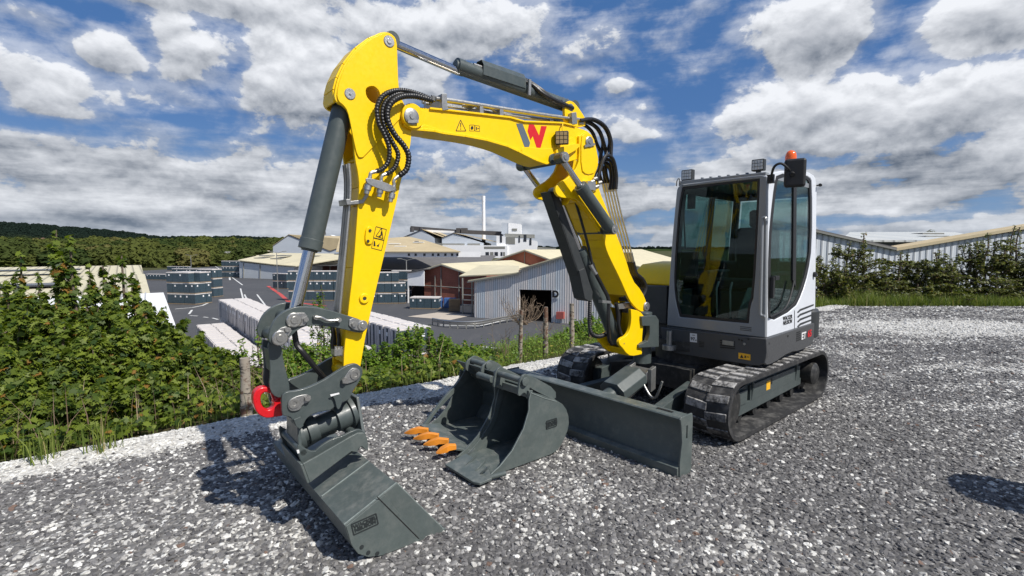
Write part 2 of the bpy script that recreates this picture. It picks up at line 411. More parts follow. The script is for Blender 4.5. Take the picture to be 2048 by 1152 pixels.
# bed
m,k,b,o=new_mat('gravel_bed'); g=k.n('ShaderNodeNewGeometry'); p=g.outputs['Position']
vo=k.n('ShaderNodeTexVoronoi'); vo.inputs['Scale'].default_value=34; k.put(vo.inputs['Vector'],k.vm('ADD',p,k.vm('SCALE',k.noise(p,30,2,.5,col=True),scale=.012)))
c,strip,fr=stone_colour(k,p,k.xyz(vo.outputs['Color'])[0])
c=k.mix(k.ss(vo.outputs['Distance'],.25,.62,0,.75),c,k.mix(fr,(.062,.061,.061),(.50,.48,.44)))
k.put(b.inputs['Base Color'],c); b.inputs['Roughness'].default_value=.95; b.inputs['Specular IOR Level'].default_value=.2
bn=k.n('ShaderNodeBump'); bn.inputs['Strength'].default_value=.9; bn.inputs['Distance'].default_value=.015
k.put(bn.inputs['Height'],k.m('SUBTRACT',1.0,vo.outputs['Distance'])); k.put(b.inputs['Normal'],bn.outputs[0]); BED=m
def pad_z(x,y):
    e=max(0,(edge_t(x,y)+.35))
    return .012*mnoise.noise(V((x*.8,y*.8,0)))+.008*mnoise.noise(V((x*2.3,y*2.3,3)))-.35*e*e-.012+.05*math.exp(-((edge_t(x,y)+.22)/.22)**2)
pts=[(-30,-14)]
def pad_keep(x,y): return edge_t(x,y)<.45 and y<14.75
pad=grid('gravel_pad',axis(-16,30,-6,16,.25,1.4),axis(-12,14.7,1.5,14.7,.25,1.4),pad_z,BED,keep=pad_keep); pad['kind']='structure'
# loose stones scattered on the pad by geometry nodes
m,k,b,o=new_mat('stones'); g=k.n('ShaderNodeNewGeometry'); oi=k.n('ShaderNodeObjectInfo')
c,_,_=stone_colour(k,oi.outputs['Location'],oi.outputs['Random'])
sp=k.noise(g.outputs['Position'],160,3,.6); c=k.vm('SCALE',c,scale=k.lin(sp,.3,.7,.82,1.12))
k.put(b.inputs['Base Color'],c); b.inputs['Roughness'].default_value=.85; b.inputs['Specular IOR Level'].default_value=.25; STONE=m
def scatter_stones(name,xs,ys,keep,density,smin,smax,seed):
    me_o=grid(name,xs,ys,pad_z,BED,keep=keep)
    ng=bpy.data.node_groups.new(name,'GeometryNodeTree')
    ng.interface.new_socket('Geometry',in_out='INPUT',socket_type='NodeSocketGeometry'); ng.interface.new_socket('Geometry',in_out='OUTPUT',socket_type='NodeSocketGeometry')
    N=ng.nodes.new; L=ng.links.new
    gi=N('NodeGroupInput'); go=N('NodeGroupOutput')
    dp=N('GeometryNodeDistributePointsOnFaces'); dp.inputs['Density'].default_value=density; dp.inputs['Seed'].default_value=seed; L(gi.outputs[0],dp.inputs[0])
    g2i=N('GeometryNodeGeometryToInstance')
    for v in range(9):
        ic=N('GeometryNodeMeshIcoSphere'); ic.inputs['Radius'].default_value=1; ic.inputs['Subdivisions'].default_value=1 if v%3==0 else 2
        pos=N('GeometryNodeInputPosition'); add=N('ShaderNodeVectorMath'); add.operation='ADD'; L(pos.outputs[0],add.inputs[0]); add.inputs[1].default_value=(v*7.3,v*3.1,1.7*v)
        vo=N('ShaderNodeTexVoronoi'); vo.inputs['Scale'].default_value=1.15; L(add.outputs[0],vo.inputs['Vector'])
        sc=N('ShaderNodeMath'); sc.operation='MULTIPLY_ADD'; L(vo.outputs['Distance'],sc.inputs[0]); sc.inputs[1].default_value=-1.05; sc.inputs[2].default_value=1.5
        vm=N('ShaderNodeVectorMath'); vm.operation='SCALE'; L(pos.outputs[0],vm.inputs[0]); L(sc.outputs[0],vm.inputs['Scale'])
        sp=N('GeometryNodeSetPosition'); L(ic.outputs[0],sp.inputs[0]); L(vm.outputs[0],sp.inputs['Position'])
        tr=N('GeometryNodeTransform'); L(sp.outputs[0],tr.inputs[0]); tr.inputs['Scale'].default_value=(1,.62+.06*v,.42+.05*(v%4))
        sm=N('GeometryNodeSetMaterial'); L(tr.outputs[0],sm.inputs[0]); sm.inputs['Material'].default_value=STONE
        ss_=N('GeometryNodeSetShadeSmooth'); L(sm.outputs[0],ss_.inputs[0]); ss_.inputs['Shade Smooth'].default_value=False
        L(ss_.outputs[0],g2i.inputs[0])
    ip=N('GeometryNodeInstanceOnPoints'); L(dp.outputs[0],ip.inputs['Points']); L(g2i.outputs[0],ip.inputs['Instance']); ip.inputs['Pick Instance'].default_value=True
    rv=N('FunctionNodeRandomValue'); rv.data_type='FLOAT_VECTOR'; rv.inputs[0].default_value=(-.5,-.5,0); rv.inputs[1].default_value=(.5,.5,6.283); L(rv.outputs[0],ip.inputs['Rotation'])
    rs=N('FunctionNodeRandomValue'); rs.data_type='FLOAT'; rs.inputs[2].default_value=0; rs.inputs[3].default_value=1; rs.inputs['Seed'].default_value=5
    pw=N('ShaderNodeMath'); pw.operation='POWER'; L(rs.outputs[1],pw.inputs[0]); pw.inputs[1].default_value=2.2
    mr=N('ShaderNodeMath'); mr.operation='MULTIPLY_ADD'; L(pw.outputs[0],mr.inputs[0]); mr.inputs[1].default_value=smax-smin; mr.inputs[2].default_value=smin
    L(mr.outputs[0],ip.inputs['Scale']); L(ip.outputs[0],go.inputs[0])
    md=me_o.modifiers.new('scatter','NODES'); md.node_group=ng
    tag(me_o,'loose dark and white gravel stones over the pad','gravel',kind='stuff'); return me_o
def vis(x,y): return abs(x)<y*1.03+.9
scatter_stones('gravel',list(np.arange(-7,7.01,.25)),list(np.arange(1.75,6.01,.25)),lambda x,y: vis(x,y) and edge_t(x,y)<.42,2100,.0080,.024,1)
scatter_stones('gravel',list(np.arange(-2,11.01,.5)),list(np.arange(6,11.01,.5)),lambda x,y: vis(x,y) and edge_t(x,y)<.42,720,.011,.030,2)
scatter_stones('gravel',list(np.arange(3,16.01,.5)),list(np.arange(11,14.6,.5)),lambda x,y: vis(x,y) and edge_t(x,y)<.42,220,.016,.040,3)
# asphalt yard far below
m,k,b,o=new_mat('asphalt'); g=k.n('ShaderNodeNewGeometry'); p=g.outputs['Position']
n=k.noise(p,.06,6,.6); n2=k.noise(k.vm('MULTIPLY',p,(1,.25,1)),.5,6,.7)
c=k.mix(n,(.045,.047,.052),(.085,.085,.088)); c=k.mix(k.ss(n2,.5,.75,0,.5),c,(.12,.115,.11))
k.put(b.inputs['Base Color'],c); b.inputs['Roughness'].default_value=.85; ASPH=m
yd=MB(); yd.prism([(-170,20,YARD),(40,20,YARD),(60,75,YARD),(60,330,YARD),(-170,330,YARD)],(0,0,.01)); yard=yd.out('yard',ASPH,smooth=0); yard['kind']='structure'
LINE=paint('road_line_paint',(.62,.62,.60),.7,.15,scale=1); LINER=paint('red_line_paint',(.5,.07,.06),.7,.2,scale=1); CONC=paint('pale_concrete',(.46,.40,.33),.9,.1,scale=.4)
def ground_poly(name,pts,mat,z=YARD+.03,label=None):
    mb=MB(); mb.prism([(p[0],p[1],z) for p in pts],(0,0,.008)); o=mb.out(name,mat,smooth=0); o['kind']='structure'; return o
def line_px(mb,pts,wd=.35):
    P=[on_z(x,y,YARD+.03) for x,y in pts]
    for a,b_ in zip(P,P[1:]):
        d_=(b_-a).normalized(); nn=V((-d_.y,d_.x,0))*wd/2
        mb.prism([a-nn,b_-nn,b_+nn,a+nn],(0,0,.008))
mb=MB()
line_px(mb,[(432,568),(423,592),(418,605),(405,611),(385,615),(350,618)]); line_px(mb,[(428,585),(436,585)],.3)
line_px(mb,[(481,577),(486,597)],.3); line_px(mb,[(489,589),(493,597)],.3); line_px(mb,[(514,589),(530,610)],.3)
line_px(mb,[(380,631),(395,632)],.3); line_px(mb,[(407,634),(416,635)],.3); line_px(mb,[(425,636),(436,639)],.3)
line_px(mb,[(459,554),(460,560)],.5); line_px(mb,[(428,531),(455,548),(485,570)],.35); line_px(mb,[(384,620),(378,628)],.3)
line_px(mb,[(880,650),(960,652),(1010,640),(1040,634)],.35); line_px(mb,[(960,693),(1030,700)],.3)
lines=mb.out('road_marking',LINE,smooth=0); lines['kind']='structure'
mb=MB(); line_px(mb,[(536,572),(560,588),(577,603),(650,612)],.8); line_px(mb,[(392,608),(398,603)],.8); rl=mb.out('road_marking',LINER,smooth=0); rl['kind']='structure'
ground_poly('concrete_slab',[on_z(x,y,YARD+.03)[:2] for x,y in ((815,633),(875,625),(947,630),(900,640))],CONC)
# ------------------------------------------------------------------ buildings of the works
def wallmat(name,c1,c2,pitch,bump=.5,axis_=None,rough=.6):
    """vertical ribbed sheeting; ribs follow the direction axis_"""
    m,k,b,o=new_mat(name); g=k.n('ShaderNodeNewGeometry'); p=g.outputs['Position']
    s=k.vm('DOT_PRODUCT',p,tuple(axis_)); fr=k.m('FRACT',k.m('DIVIDE',s,pitch)); rib=k.m('ABSOLUTE',k.m('SUBTRACT',fr,.5))
    pan=k.n('ShaderNodeTexWhiteNoise',noise_dimensions='1D'); k.put(pan.inputs['W'],k.m('FLOOR',k.m('DIVIDE',s,pitch*2)))
    c=k.mix(pan.outputs[0],c1,c2); c=k.mix(k.ss(k.noise(p,.5,5,.6),.4,.7,0,.3),c,tuple(x*.72 for x in c1))
    c=k.mix(k.ss(rib,.33,.46,0,.75),c,tuple(x*.35 for x in c1))
    k.put(b.inputs['Base Color'],c); b.inputs['Roughness'].default_value=rough
    bn=k.n('ShaderNodeBump'); bn.inputs['Strength'].default_value=bump; bn.inputs['Distance'].default_value=.06; k.put(bn.inputs['Height'],k.ss(rib,.2,.4)); k.put(b.inputs['Normal'],bn.outputs[0]); return m
def brickmat():
    m,k,b,o=new_mat('brick'); g=k.n('ShaderNodeNewGeometry'); p=g.outputs['Position']; x,y,z=k.xyz(p)
    br=k.n('ShaderNodeTexBrick'); k.put(br.inputs['Vector'],k.comb(k.m('ADD',x,k.m('MULTIPLY',y,.6)),z,0)); br.inputs['Scale'].default_value=2.2
    br.inputs['Color1'].default_value=(.27,.085,.055,1); br.inputs['Color2'].default_value=(.34,.11,.07,1); br.inputs['Mortar'].default_value=(.24,.16,.12,1); br.inputs['Mortar Size'].default_value=.012
    c=k.mix(k.ss(k.noise(p,.35,5,.6),.4,.65,0,.45),br.outputs[0],(.13,.045,.035)); k.put(b.inputs['Base Color'],c); b.inputs['Roughness'].default_value=.9; return m
U=V((-.612,.791,0)); VV=V((.791,.612,0)); E1=V((.908,-.418,0)); D1v=V((.418,.908,0))
CREAM=paint('cream_roof_sheet',(.60,.54,.37),.75,.12,scale=.25,dust=.25,dcol=(.42,.37,.27)); CREAM2=paint('weathered_cream_roof',(.47,.38,.23),.8,.15,scale=.2)
WROOF=paint('white_roof_sheet',(.80,.80,.78),.6,.05,scale=.4); GROOF=paint('grey_slate_roof',(.14,.135,.135),.9,.2,scale=.5)
BRICK=brickmat(); WWALL=paint('white_cladding',(.88,.88,.88),.6,.05,scale=.3); GWALL=paint('grey_blue_cladding',(.48,.52,.57),.6,.06,scale=.3)
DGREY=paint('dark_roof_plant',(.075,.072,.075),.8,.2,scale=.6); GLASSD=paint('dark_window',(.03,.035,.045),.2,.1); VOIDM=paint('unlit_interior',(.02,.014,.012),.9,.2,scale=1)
TRIM=paint('grey_trim',(.22,.22,.20),.7,.1)
MULTI=wallmat('faded_ribbed_cladding',(.58,.65,.70),(.80,.72,.66),.34,.6,E1); RIBG=wallmat('ribbed_grey_cladding',(.56,.60,.66),(.62,.66,.70),.42,.9,(1,0,0))
RIBC=wallmat('ribbed_cream_roof',(.60,.54,.37),(.66,.60,.42),1.3,.6,VV)
class Bld:
    def __init__(s,name,label,anchor,e,group=None):
        s.a=V(anchor); s.e=V(e).normalized(); s.dn=V((-s.e.y,s.e.x,0)); s.nm=name
        s.t=thing(name,label,'building',tuple(anchor),group)
    def px(s,x,y,dep=0): return on_plane(x,y,s.a+s.dn*dep,s.dn)
    def mass(s,pts,depth,mat,nm='wall',dep=0,base=None,out=True):
        """extrude the outline seen on the front plane backwards; base adds two corners at that height"""
        P=[s.px(x,y,dep) for x,y in pts]
        if base is not None: P=P+[V((P[-1].x,P[-1].y,base)),V((P[0].x,P[0].y,base))]
        mb=MB(); mb.prism(P,s.dn*depth); return mb.out(nm,mat,s.t,smooth=0)
    def roof(s,pts,depth,mat,dep=-.35,th=.16,nm='roof',over=0):
        P=[s.px(x,y,dep) for x,y in pts]; mb=MB()
        for a,b in zip(P,P[1:]):
            mb.prism([a,b,b+V((0,0,th)),a+V((0,0,th))],s.dn*(depth-dep+.3))
        return mb.out(nm,mat,s.t,smooth=0)
    def panel(s,pts,mat,nm='window',dep=-.05,th=.04):
        mb=MB(); mb.prism([s.px(x,y,dep) for x,y in pts],s.dn*th); return mb.out(nm,mat,s.t,smooth=0)
    def rect(s,x0,y0,x1,y1,mat,nm='window',dep=-.05,th=.04): return s.panel([(x0,y0),(x1,y0),(x1,y1),(x0,y1)],mat,nm,dep,th)
# --- shed D
a=on_z(951,635,YARD)
B=Bld('warehouse','pastel ribbed metal shed with the letter D beside its dark doorway',a,E1)
mb=MB()
def wq(pts): mb.prism([B.px(x,y) for x,y in pts],B.dn*.25)
wq([(948,561.5),(1039,548),(1039,641),(951,635)])
wq([(1039,540),(1165,503),(1165,581.5),(1039,579)])
wq([(1103,580),(1165,581.5),(1165,651),(1103,645)])
wq([(1165,503),(1290,540),(1290,662),(1165,651)])
mb.out('wall',MULTI,B.t,smooth=0)
mb=MB(); 
for (x0,y0),(x1,y1) in (((948,561.5),(948.2,561.5)),): pass
L0=B.px(948,561.5); Lb=V((L0.x,L0.y,YARD)); mb.prism([L0,Lb,Lb+B.e*.25,L0+B.e*.25],B.dn*30)
R0=B.px(1290,540); Rb=V((R0.x,R0.y,YARD)); mb.prism([R0,Rb,Rb-B.e*.25,R0-B.e*.25],B.dn*40); mb.out('side_wall',MULTI,B.t,smooth=0)
mb=MB(); q=[B.px(x,y,9) for x,y in ((1030,560),(1120,560),(1120,650),(1030,650))]; mb.prism(q,B.dn*.2)
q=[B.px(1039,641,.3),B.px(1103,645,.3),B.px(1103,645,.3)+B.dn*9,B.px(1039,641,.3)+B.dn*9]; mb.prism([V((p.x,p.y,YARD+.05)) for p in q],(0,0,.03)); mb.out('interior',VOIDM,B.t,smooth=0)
B.roof([(936,562.5),(1039,546)],10,CREAM); B.roof([(1039,539),(1165,501.5)],42,CREAM); B.roof([(1165,501.5),(1295,540)],42,CREAM)
mb=MB(); mb.prism([B.px(x,y,-.4) for x,y in ((1037,541),(1165,502),(1165,503.6),(1037,543.5))],B.dn*.1); mb.prism([B.px(x,y,-.4) for x,y in ((934,563),(1039,547),(1039,549),(934,565.5))],B.dn*.1); mb.out('verge_trim',TRIM,B.t,smooth=0)
B.rect(1104.5,580.5,1117,597,paint('sign_board',(.74,.78,.80),.6,.03),'sign_board',-.12,.06)
text('D',B.px(1110.7,588.8,-.2),B.e,(0,0,1),1.25,INK,B.t,'lettering',.075,.01)
# red hose cabinet, bollards
mb=MB(); mb.prism([B.px(x,y,-.6) for x,y in ((1112,624),(1127,624),(1127,638),(1112,638))],B.dn*.5); mb.out('hose_cabinet',paint('faded_red_box',(.42,.10,.08),.6,.1),B.t,smooth=0)
# --- brick gables
a=on_z(848,604,YARD)
B2=Bld('brick_warehouse','dark red brick gable with a cream roof and an open bay at its left',a,E1)
B2.mass([(848,539),(882,530),(931,546),(960,552)],30,BRICK,base=YARD)
B2.roof([(843,541),(882,529)],32,CREAM,dep=-.6); B2.roof([(882,529),(940,549)],32,CREAM,dep=-.6)
mb=MB()
for x0,y0,x1,y1 in ((882,531,882,612),(870,551,870,606),(918,543,918,616)): mb.tube([B2.px(x0,y0,-.15),B2.px(x1,y1,-.15)],.09,6)
mb.tube([B2.px(849,571,-.15),B2.px(955,578,-.15)],.09,6); mb.out('drain_pipe',TRIM,B2.t)
mb=MB(); mb.prism([B2.px(x,y,-.62) for x,y in ((843,541),(882,529),(882,531),(843,543))],B2.dn*.1); mb.prism([B2.px(x,y,-.62) for x,y in ((882,529),(940,549),(940,551.5),(882,531))],B2.dn*.1); mb.out('verge_trim',TRIM,B2.t,smooth=0)
# lean-to bay at left
B3=Bld('loading_bay','pale grey panel over a dark open bay at the end of the brick warehouse',on_z(814,606,YARD),(.94,-.34,0))
mb=MB(); mb.prism([B3.px(x,y) for x,y in ((815,547),(848,540),(848,572),(815,571))],B3.dn*.2); mb.out('wall',GWALL if 0 else WWALL,B3.t,smooth=0)
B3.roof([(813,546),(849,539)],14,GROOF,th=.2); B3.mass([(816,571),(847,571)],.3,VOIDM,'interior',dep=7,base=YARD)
mb=MB(); mb.prism([B3.px(x,y) for x,y in ((815,571),(817,571),(817,606),(815,606))],B3.dn*.2); mb.out('post',WWALL,B3.t,smooth=0)
# second brick gable behind, higher
a=on_z(960,600,YARD)+D1v*24
B4=Bld('brick_warehouse','taller red brick gable standing behind the pastel shed',a,E1)
B4.mass([(962,530),(1049,502),(1103,521)],40,BRICK,base=YARD)
B4.roof([(955,532),(1049,500.5)],42,CREAM,dep=-.8); B4.roof([(1049,500.5),(1112,524)],42,CREAM,dep=-.8)
mb=MB(); mb.prism([B4.px(x,y,-.85) for x,y in ((955,532),(1049,500.5),(1049,502.5),(955,534.5))],B4.dn*.1); mb.prism([B4.px(x,y,-.85) for x,y in ((1049,500.5),(1112,524),(1112,526.5),(1049,502.5))],B4.dn*.1); mb.out('verge_trim',TRIM,B4.t,smooth=0)
mb=MB()
for x in (1004,1049): mb.tube([B4.px(x,517 if x<1040 else 504,-.2),B4.px(x,560,-.2)],.09,6)
mb.out('drain_pipe',TRIM,B4.t)
# canopy between the brick buildings and D
C=thing('canopy','cream sheet canopy roof sloping beside the pastel shed','canopy',tuple(on_z(925,625,YARD)))
a_=at_y(918,554,80); mb=MB(); mb.prism([at_y(918,554,78),at_y(1038,548,72),at_y(1038,533.5,86),at_y(960,532,94)],(0,0,.18)); mb.out('roof',CREAM,C,smooth=0)
mb=MB(); 
for x,y in ((925,556),(944,560)):
    q=at_y(x,y,77.6); mb.cyl(q,(q.x,q.y,YARD),.12,8)
mb.out('post',TRIM,C)
mb=MB()
q0=on_z(924,624,YARD); 
for h in (1.2,2.0,2.8): mb.tube([q0+V((0,0,h)),q0+E1*3+V((0,0,h))],.09,6)
mb.out('railing',STEEL,C); mb=MB(); mb.box(q0+E1*1.6+V((0,.3,.5)),E1*1.7,D1v*.5,(0,0,.5)); mb.out('plinth',CONC,C,smooth=0)
# long grey roof in the middle
B5=Bld('long_shed','long low shed with a dark grey slate roof in front of the white factory',on_z(740,548,YARD),(1,-.12,0))
Rf=MB(); P=[B5.px(700,538),B5.px(965,540),B5.px(992,512,26),B5.px(700,512,26)]; Rf.prism(P,(0,0,.3)); Rf.out('roof',GROOF,B5.t,smooth=0)
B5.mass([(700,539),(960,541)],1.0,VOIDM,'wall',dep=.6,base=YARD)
# ---- white factory
F=Bld('factory','large white and grey factory with a long dark roof monitor and a white tower block',on_z(900,541,YARD),(1,-.06,0))
FA=[('wall',[(869,490),(1015,491),(1015,516),(869,516)],30,WWALL,0),('wall',[(993,471),(1074,482),(1074,512),(1012,514),(993,514)],26,WWALL,1),
 ('gable',[(800,477),(817,469),(844,460),(869,476),(869,512),(800,512)],40,GWALL,6),('gable',[(884,476),(907,467),(967,486),(967,500),(884,500)],36,GWALL,3)]
for nm,pts,dp,mt,of in FA: F.mass(pts,dp,mt,nm,dep=of)
# window bands, blocks and towers
F.rect(885,487,929,491,TRIM,'window_band',-.1 if 0 else 2.8,.1); F.rect(935,487,960,491,TRIM,'window_band',2.8,.1); F.rect(869,486,885,491,TRIM,'window_band',-.1,.1)
F.rect(968,493,1010,498,TRIM,'window_band'); 
for x in (971,980,989,1001,1006): F.rect(x,504,x+7 if x<1000 else x+4,512,GLASSD if x%2 else TRIM,'window')
F.roof([(844,459),(884,474)],42,CREAM2,dep=5.5); F.roof([(907,466),(995,485)],40,CREAM2,dep=2.5); F.roof([(798,478),(844,459)],42,DGREY,dep=5.5); F.roof([(884,476),(907,466)],40,DGREY,dep=2.5)
mb=MB(); mb.prism([F.px(x,y,14) for x,y in ((821,452),(910,459),(1004,463),(1004,471),(821,460))],F.dn*8); mb.out('roof_monitor',DGREY,F.t,smooth=0)
mb=MB(); mb.prism([F.px(x,y,13) for x,y in ((843,459),(910,462),(910,466),(843,464))],F.dn*.8); mb.out('monitor_band',WWALL,F.t,smooth=0)
for x0,x1 in ((912,920),(922,934)):
    F.rect(x0,456,x1,466,DGREY,'roof_unit',12,3)
for x in (824,842):
    mb=MB(); c=F.px(x,455,12); mb.cyl(c,c+V((0,0,-2.2)),1.0,10); mb.out('roof_vent',DGREY,F.t)
F.mass([(1003,445),(1016.5,446),(1016.5,470),(1003,468)],12,GWALL,'tower_side',dep=7); F.mass([(1016.5,445.5),(1041.5,448),(1041.5,468),(1016.5,468)],12,WWALL,'tower',dep=6.8)
F.rect(1024,457,1034,461.5,TRIM,'window',6.6,.3); F.mass([(1010,467),(1069,469),(1069,476),(1010,474)],8,TRIM,'roof_plant',dep=5)
for x0,x1,y in ((1000,1004,471),(1012,1030,474),(1037,1040,471),(1047,1053,469),(1059,1063,476)): F.rect(x0,y,x1,y+14,TRIM if x0==1012 else GLASSD,'duct',.85,.2)
F.mass([(1074,494),(1112,496),(1112,502),(1074,502)],10,TRIM,'outbuilding',dep=10)
# --- front office range with row of windows
F2=Bld('office_range','low white range with a row of small dark windows under a tan roof',on_z(800,552,YARD),(1,0,0))
F2.mass([(680,503.5),(919,503.8),(960,504),(960,514),(680,514)],3,WWALL,'wall')
for x in (815.5,829,846.5,863.5,874.5,888.5,902,912.5): F2.rect(x,507,x+4.5,512,GLASSD)
mb=MB(); P=[F2.px(672,504,-1),F2.px(921,504.6,-1),F2.px(850,482,28),F2.px(818,474.5,34),F2.px(782,477,34),F2.px(680,474,34)]
mb.prism(P,(0,0,.3)); mb.out('roof',CREAM2,F2.t,smooth=0)
mb=MB()
for x,y,dd in ((790,490,15),(802,495,10),(838,487,20)): 
    q=F2.px(x,y,dd); mb.box(q+V((0,0,.5)),(2.2,0,0),(0,1.6,0),(0,0,.15))
mb.out('rooflight',WROOF,F2.t,smooth=0)
F2.rect(829,482,836,487,DGREY,'dormer',20,2)
# chimney
q=on_z(967.5,530,YARD); q=at_y(967.5,500,264); mb=MB(); zt=at_y(967.5,392,264).z; zb=YARD; 
mb.lathe((q.x,q.y,zb),(0,0,1),[(0,1.1),(zt-zb-3,.85),(zt-zb-3,.92),(zt-zb,.92)],20)
ch=mb.out('chimney',WWALL); tag(ch,'tall slim white factory chimney against the clouds','chimney')
# --- big pale gables behind the arm
B6=Bld('gabled_shed','pale blue double gabled shed with tan roofs left of the yellow arm',on_z(600,533,YARD),(.99,-.05,0))
B6.mass([(546,491),(577,470),(617,487),(659,501.5),(690,492),(722,482),(752,478),(752,512),(546,512)],8,GWALL,'wall')
B6.roof([(545,491.5),(577,469.3)],34,CREAM2,dep=-.5)
mb=MB(); P=[B6.px(577,469.3,-.5),B6.px(660,502,-.5),B6.px(720,480,-.5),B6.px(720,476,30),B6.px(700,473,45),B6.px(600,472,45)]; mb.prism(P[:3]+[P[3],P[4],P[5]],(0,0,.25)); mb.out('roof',CREAM2,B6.t,smooth=0)
mb=MB(); mb.prism([B6.px(660,471.5,44),B6.px(668,472,44),B6.px(690,482,10),B6.px(682,483,10)],(0,0,.6)); mb.out('rooflight',WROOF,B6.t,smooth=0)
# --- cream roofed shed by the road
B7=Bld('roadside_shed','pale shed with a broad cream roof beside the road',on_z(479,556,YARD),(.93,-.37,0))
B7.mass([(478,524),(546,531.5),(588,534)],20,paint('pale_shed_wall',(.55,.58,.60),.6,.06,scale=.3),'wall',base=YARD)
mb=MB(); mb.prism([B7.px(476,521.5,-.6),B7.px(548,530.5,-.6),B7.px(592,533.5,-.6),B7.px(700,516,8),B7.px(690,509,30),B7.px(542,507,30)],(0,0,.3)); mb.out('roof',CREAM,B7.t,smooth=0)
mb=MB()
for x,y,dd in ((534,513,14),(524,518,10),(568,513,14),(557,519,10),(632,514,14)):
    q=B7.px(x,y,dd); mb.box(q+V((0,0,.35)),(1.9,0,0),(0,2.2,0),(0,0,.2))
mb.out('rooflight',TRIM,B7.t,smooth=0)
mb=MB()
for x in (487,520): mb.tube([B7.px(x,526+ (x-487)*.1,-.1),B7.px(x,556+(x-487)*.1,-.1)],.16,6)
mb.out('drain_pipe',TRIM,B7.t)
# --- far white building at the end of the road
B8=Bld('far_warehouse','far white building with a pale tan roof at the end of the road',on_z(464,531,YARD),(1,0,0))
B8.mass([(464,511),(546,512)],20,WWALL,'wall',base=YARD)
mb=MB(); mb.prism([B8.px(446,512,-1),B8.px(548,512.5,-1),B8.px(548,502,50),B8.px(452,502,50)],(0,0,.4)); mb.out('roof',CREAM,B8.t,smooth=0)
B8.mass([(447,507),(450,503),(453,507),(456,503),(459,507),(462,503),(464,507)],18,TRIM,'sawtooth_wall',dep=-2,base=YARD)
# --- white open shed
B9=Bld('open_shed','white roofed open sided shed behind the dark crate stacks',on_z(650,556,YARD),(1,0,0))
mb=MB(); mb.prism([B9.px(606,530,-.6),B9.px(662,532,-.6),B9.px(700,529,-.6),B9.px(700,509,24),B9.px(654,509,24)],(0,0,.3)); mb.out('roof',WROOF,B9.t,smooth=0)
B9.mass([(613,532),(700,532)],1,paint('rust_brown_steel',(.10,.04,.03),.8,.3),'wall',dep=3,base=YARD)
mb=MB()
for x in (614,629,645,660,675): mb.cyl(B9.px(x,531,0),B9.px(x,560,0),.15,6)
mb.out('post',TRIM,B9.t)
# --- left roofs
ZL=-3.5
def on_zl(x,y,z=ZL): return on_z(x,y,z)
B10=thing('factory_hall','cream ribbed roofs with dark rooflight strips behind the left bush','building',tuple(on_z(300,640,YARD)))
pa,pb=on_zl(300,587),on_zl(283,541); ln=(pb-pa)
def roofstrip(t0,t1,z0,z1,mat,nm,ext=75):
    a0=pa+ln*t0+V((0,0,z0)); a1=pa+ln*t1+V((0,0,z1)); wv=-VV*ext
    mb=MB(); mb.prism([a0,a1,a1+wv,a0+wv],(0,0,.12)); return mb.out(nm,mat,B10,smooth=0)
roofstrip(0,.40,0,.9,RIBC,'roof'); roofstrip(.405,.985,0,1.2,RIBC,'roof')
for t0,sh in ((.13,.32),(.60,1.0)):
    a0=pa+ln*t0+V((0,0,sh+.35))-VV*9; mb=MB(); mb.prism([a0,a0+ln*.06,a0+ln*.06-VV*34,a0-VV*34],(0,0,.2)); mb.out('rooflight',GLASSD,B10,smooth=0)
mb=MB(); q=pa-V((0,0,.05)); mb.prism([V((q.x,q.y,YARD)),q,q+ln,V(((q+ln).x,(q+ln).y,YARD))],-VV*75); mb.out('wall',WWALL,B10,smooth=0)
B11=thing('white_roofed_shed','bright white low roof with standing seams behind the left bush','building',tuple(on_z(362,760,YARD)))
qa,qb=on_zl(362,683),on_zl(327,587); l2=qb-qa; mb=MB()
mb.prism([qa,qb,qb-VV*70,qa-VV*70],(0,0,.12)); mb.out('roof',WROOF,B11,smooth=0)
mb=MB()
for kx in (1.6,2.2,2.8,3.6,8,12,16,20): mb.prism([qa-VV*kx+V((0,0,.13)),qb-VV*kx+V((0,0,.13)),qb-VV*(kx+.12)+V((0,0,.13)),qa-VV*(kx+.12)+V((0,0,.13))],(0,0,.1))
mb.out('roof_seam',paint('seam_grey',(.45,.46,.47),.6,.1),B11,smooth=0)
mb=MB(); w0=qa-V((0,0,.1))-VV*.3; w1=qb-V((0,0,.1))-VV*.3; mb.prism([V((w0.x,w0.y,YARD)),w0,w1,V((w1.x,w1.y,YARD))],-VV*69); mb.out('wall',GWALL,B11,smooth=0)
# --- right hand sheds behind the hedge
YR=34.0
S=Bld('ribbed_shed','pale ribbed metal twin-pitched shed rising behind the right hedge',(27,YR,-3.2),(1,0,0))
S.mass([(1560,449),(1794,501),(2048,461),(2330,412)],1.2,RIBG,'wall',base=-3.2)
S.roof([(1540,441),(1794,498.5)],1.2,GROOF,dep=-.15,th=.12); S.roof([(1794,498.5),(2340,408)],1.0,CREAM2,dep=-.15,th=.12)
mb=MB(); mb.prism([S.px(x,y,-.20) for x,y in ((1794,496),(2340,403),(2340,409.5),(1794,501.5))],(0,.1,0)); mb.out('verge_trim',paint('tan_verge',(.50,.42,.27),.7,.08),S.t,smooth=0)
mb=MB(); mb.prism([S.px(x,y,-.20) for x,y in ((1540,440),(1794,497),(1794,500.5),(1540,443.5))],(0,.1,0)); mb.out('verge_trim',TRIM,S.t,smooth=0)
S2=Bld('long_roofed_shed','wide shed with a pale grey sheet roof and dark wall behind the ribbed shed',(48,70,-3),(1,0,0))
S2.mass([(1690,483),(1980,483)],20,paint('slate_wall',(.10,.12,.14),.7,.1),'wall',base=-3)
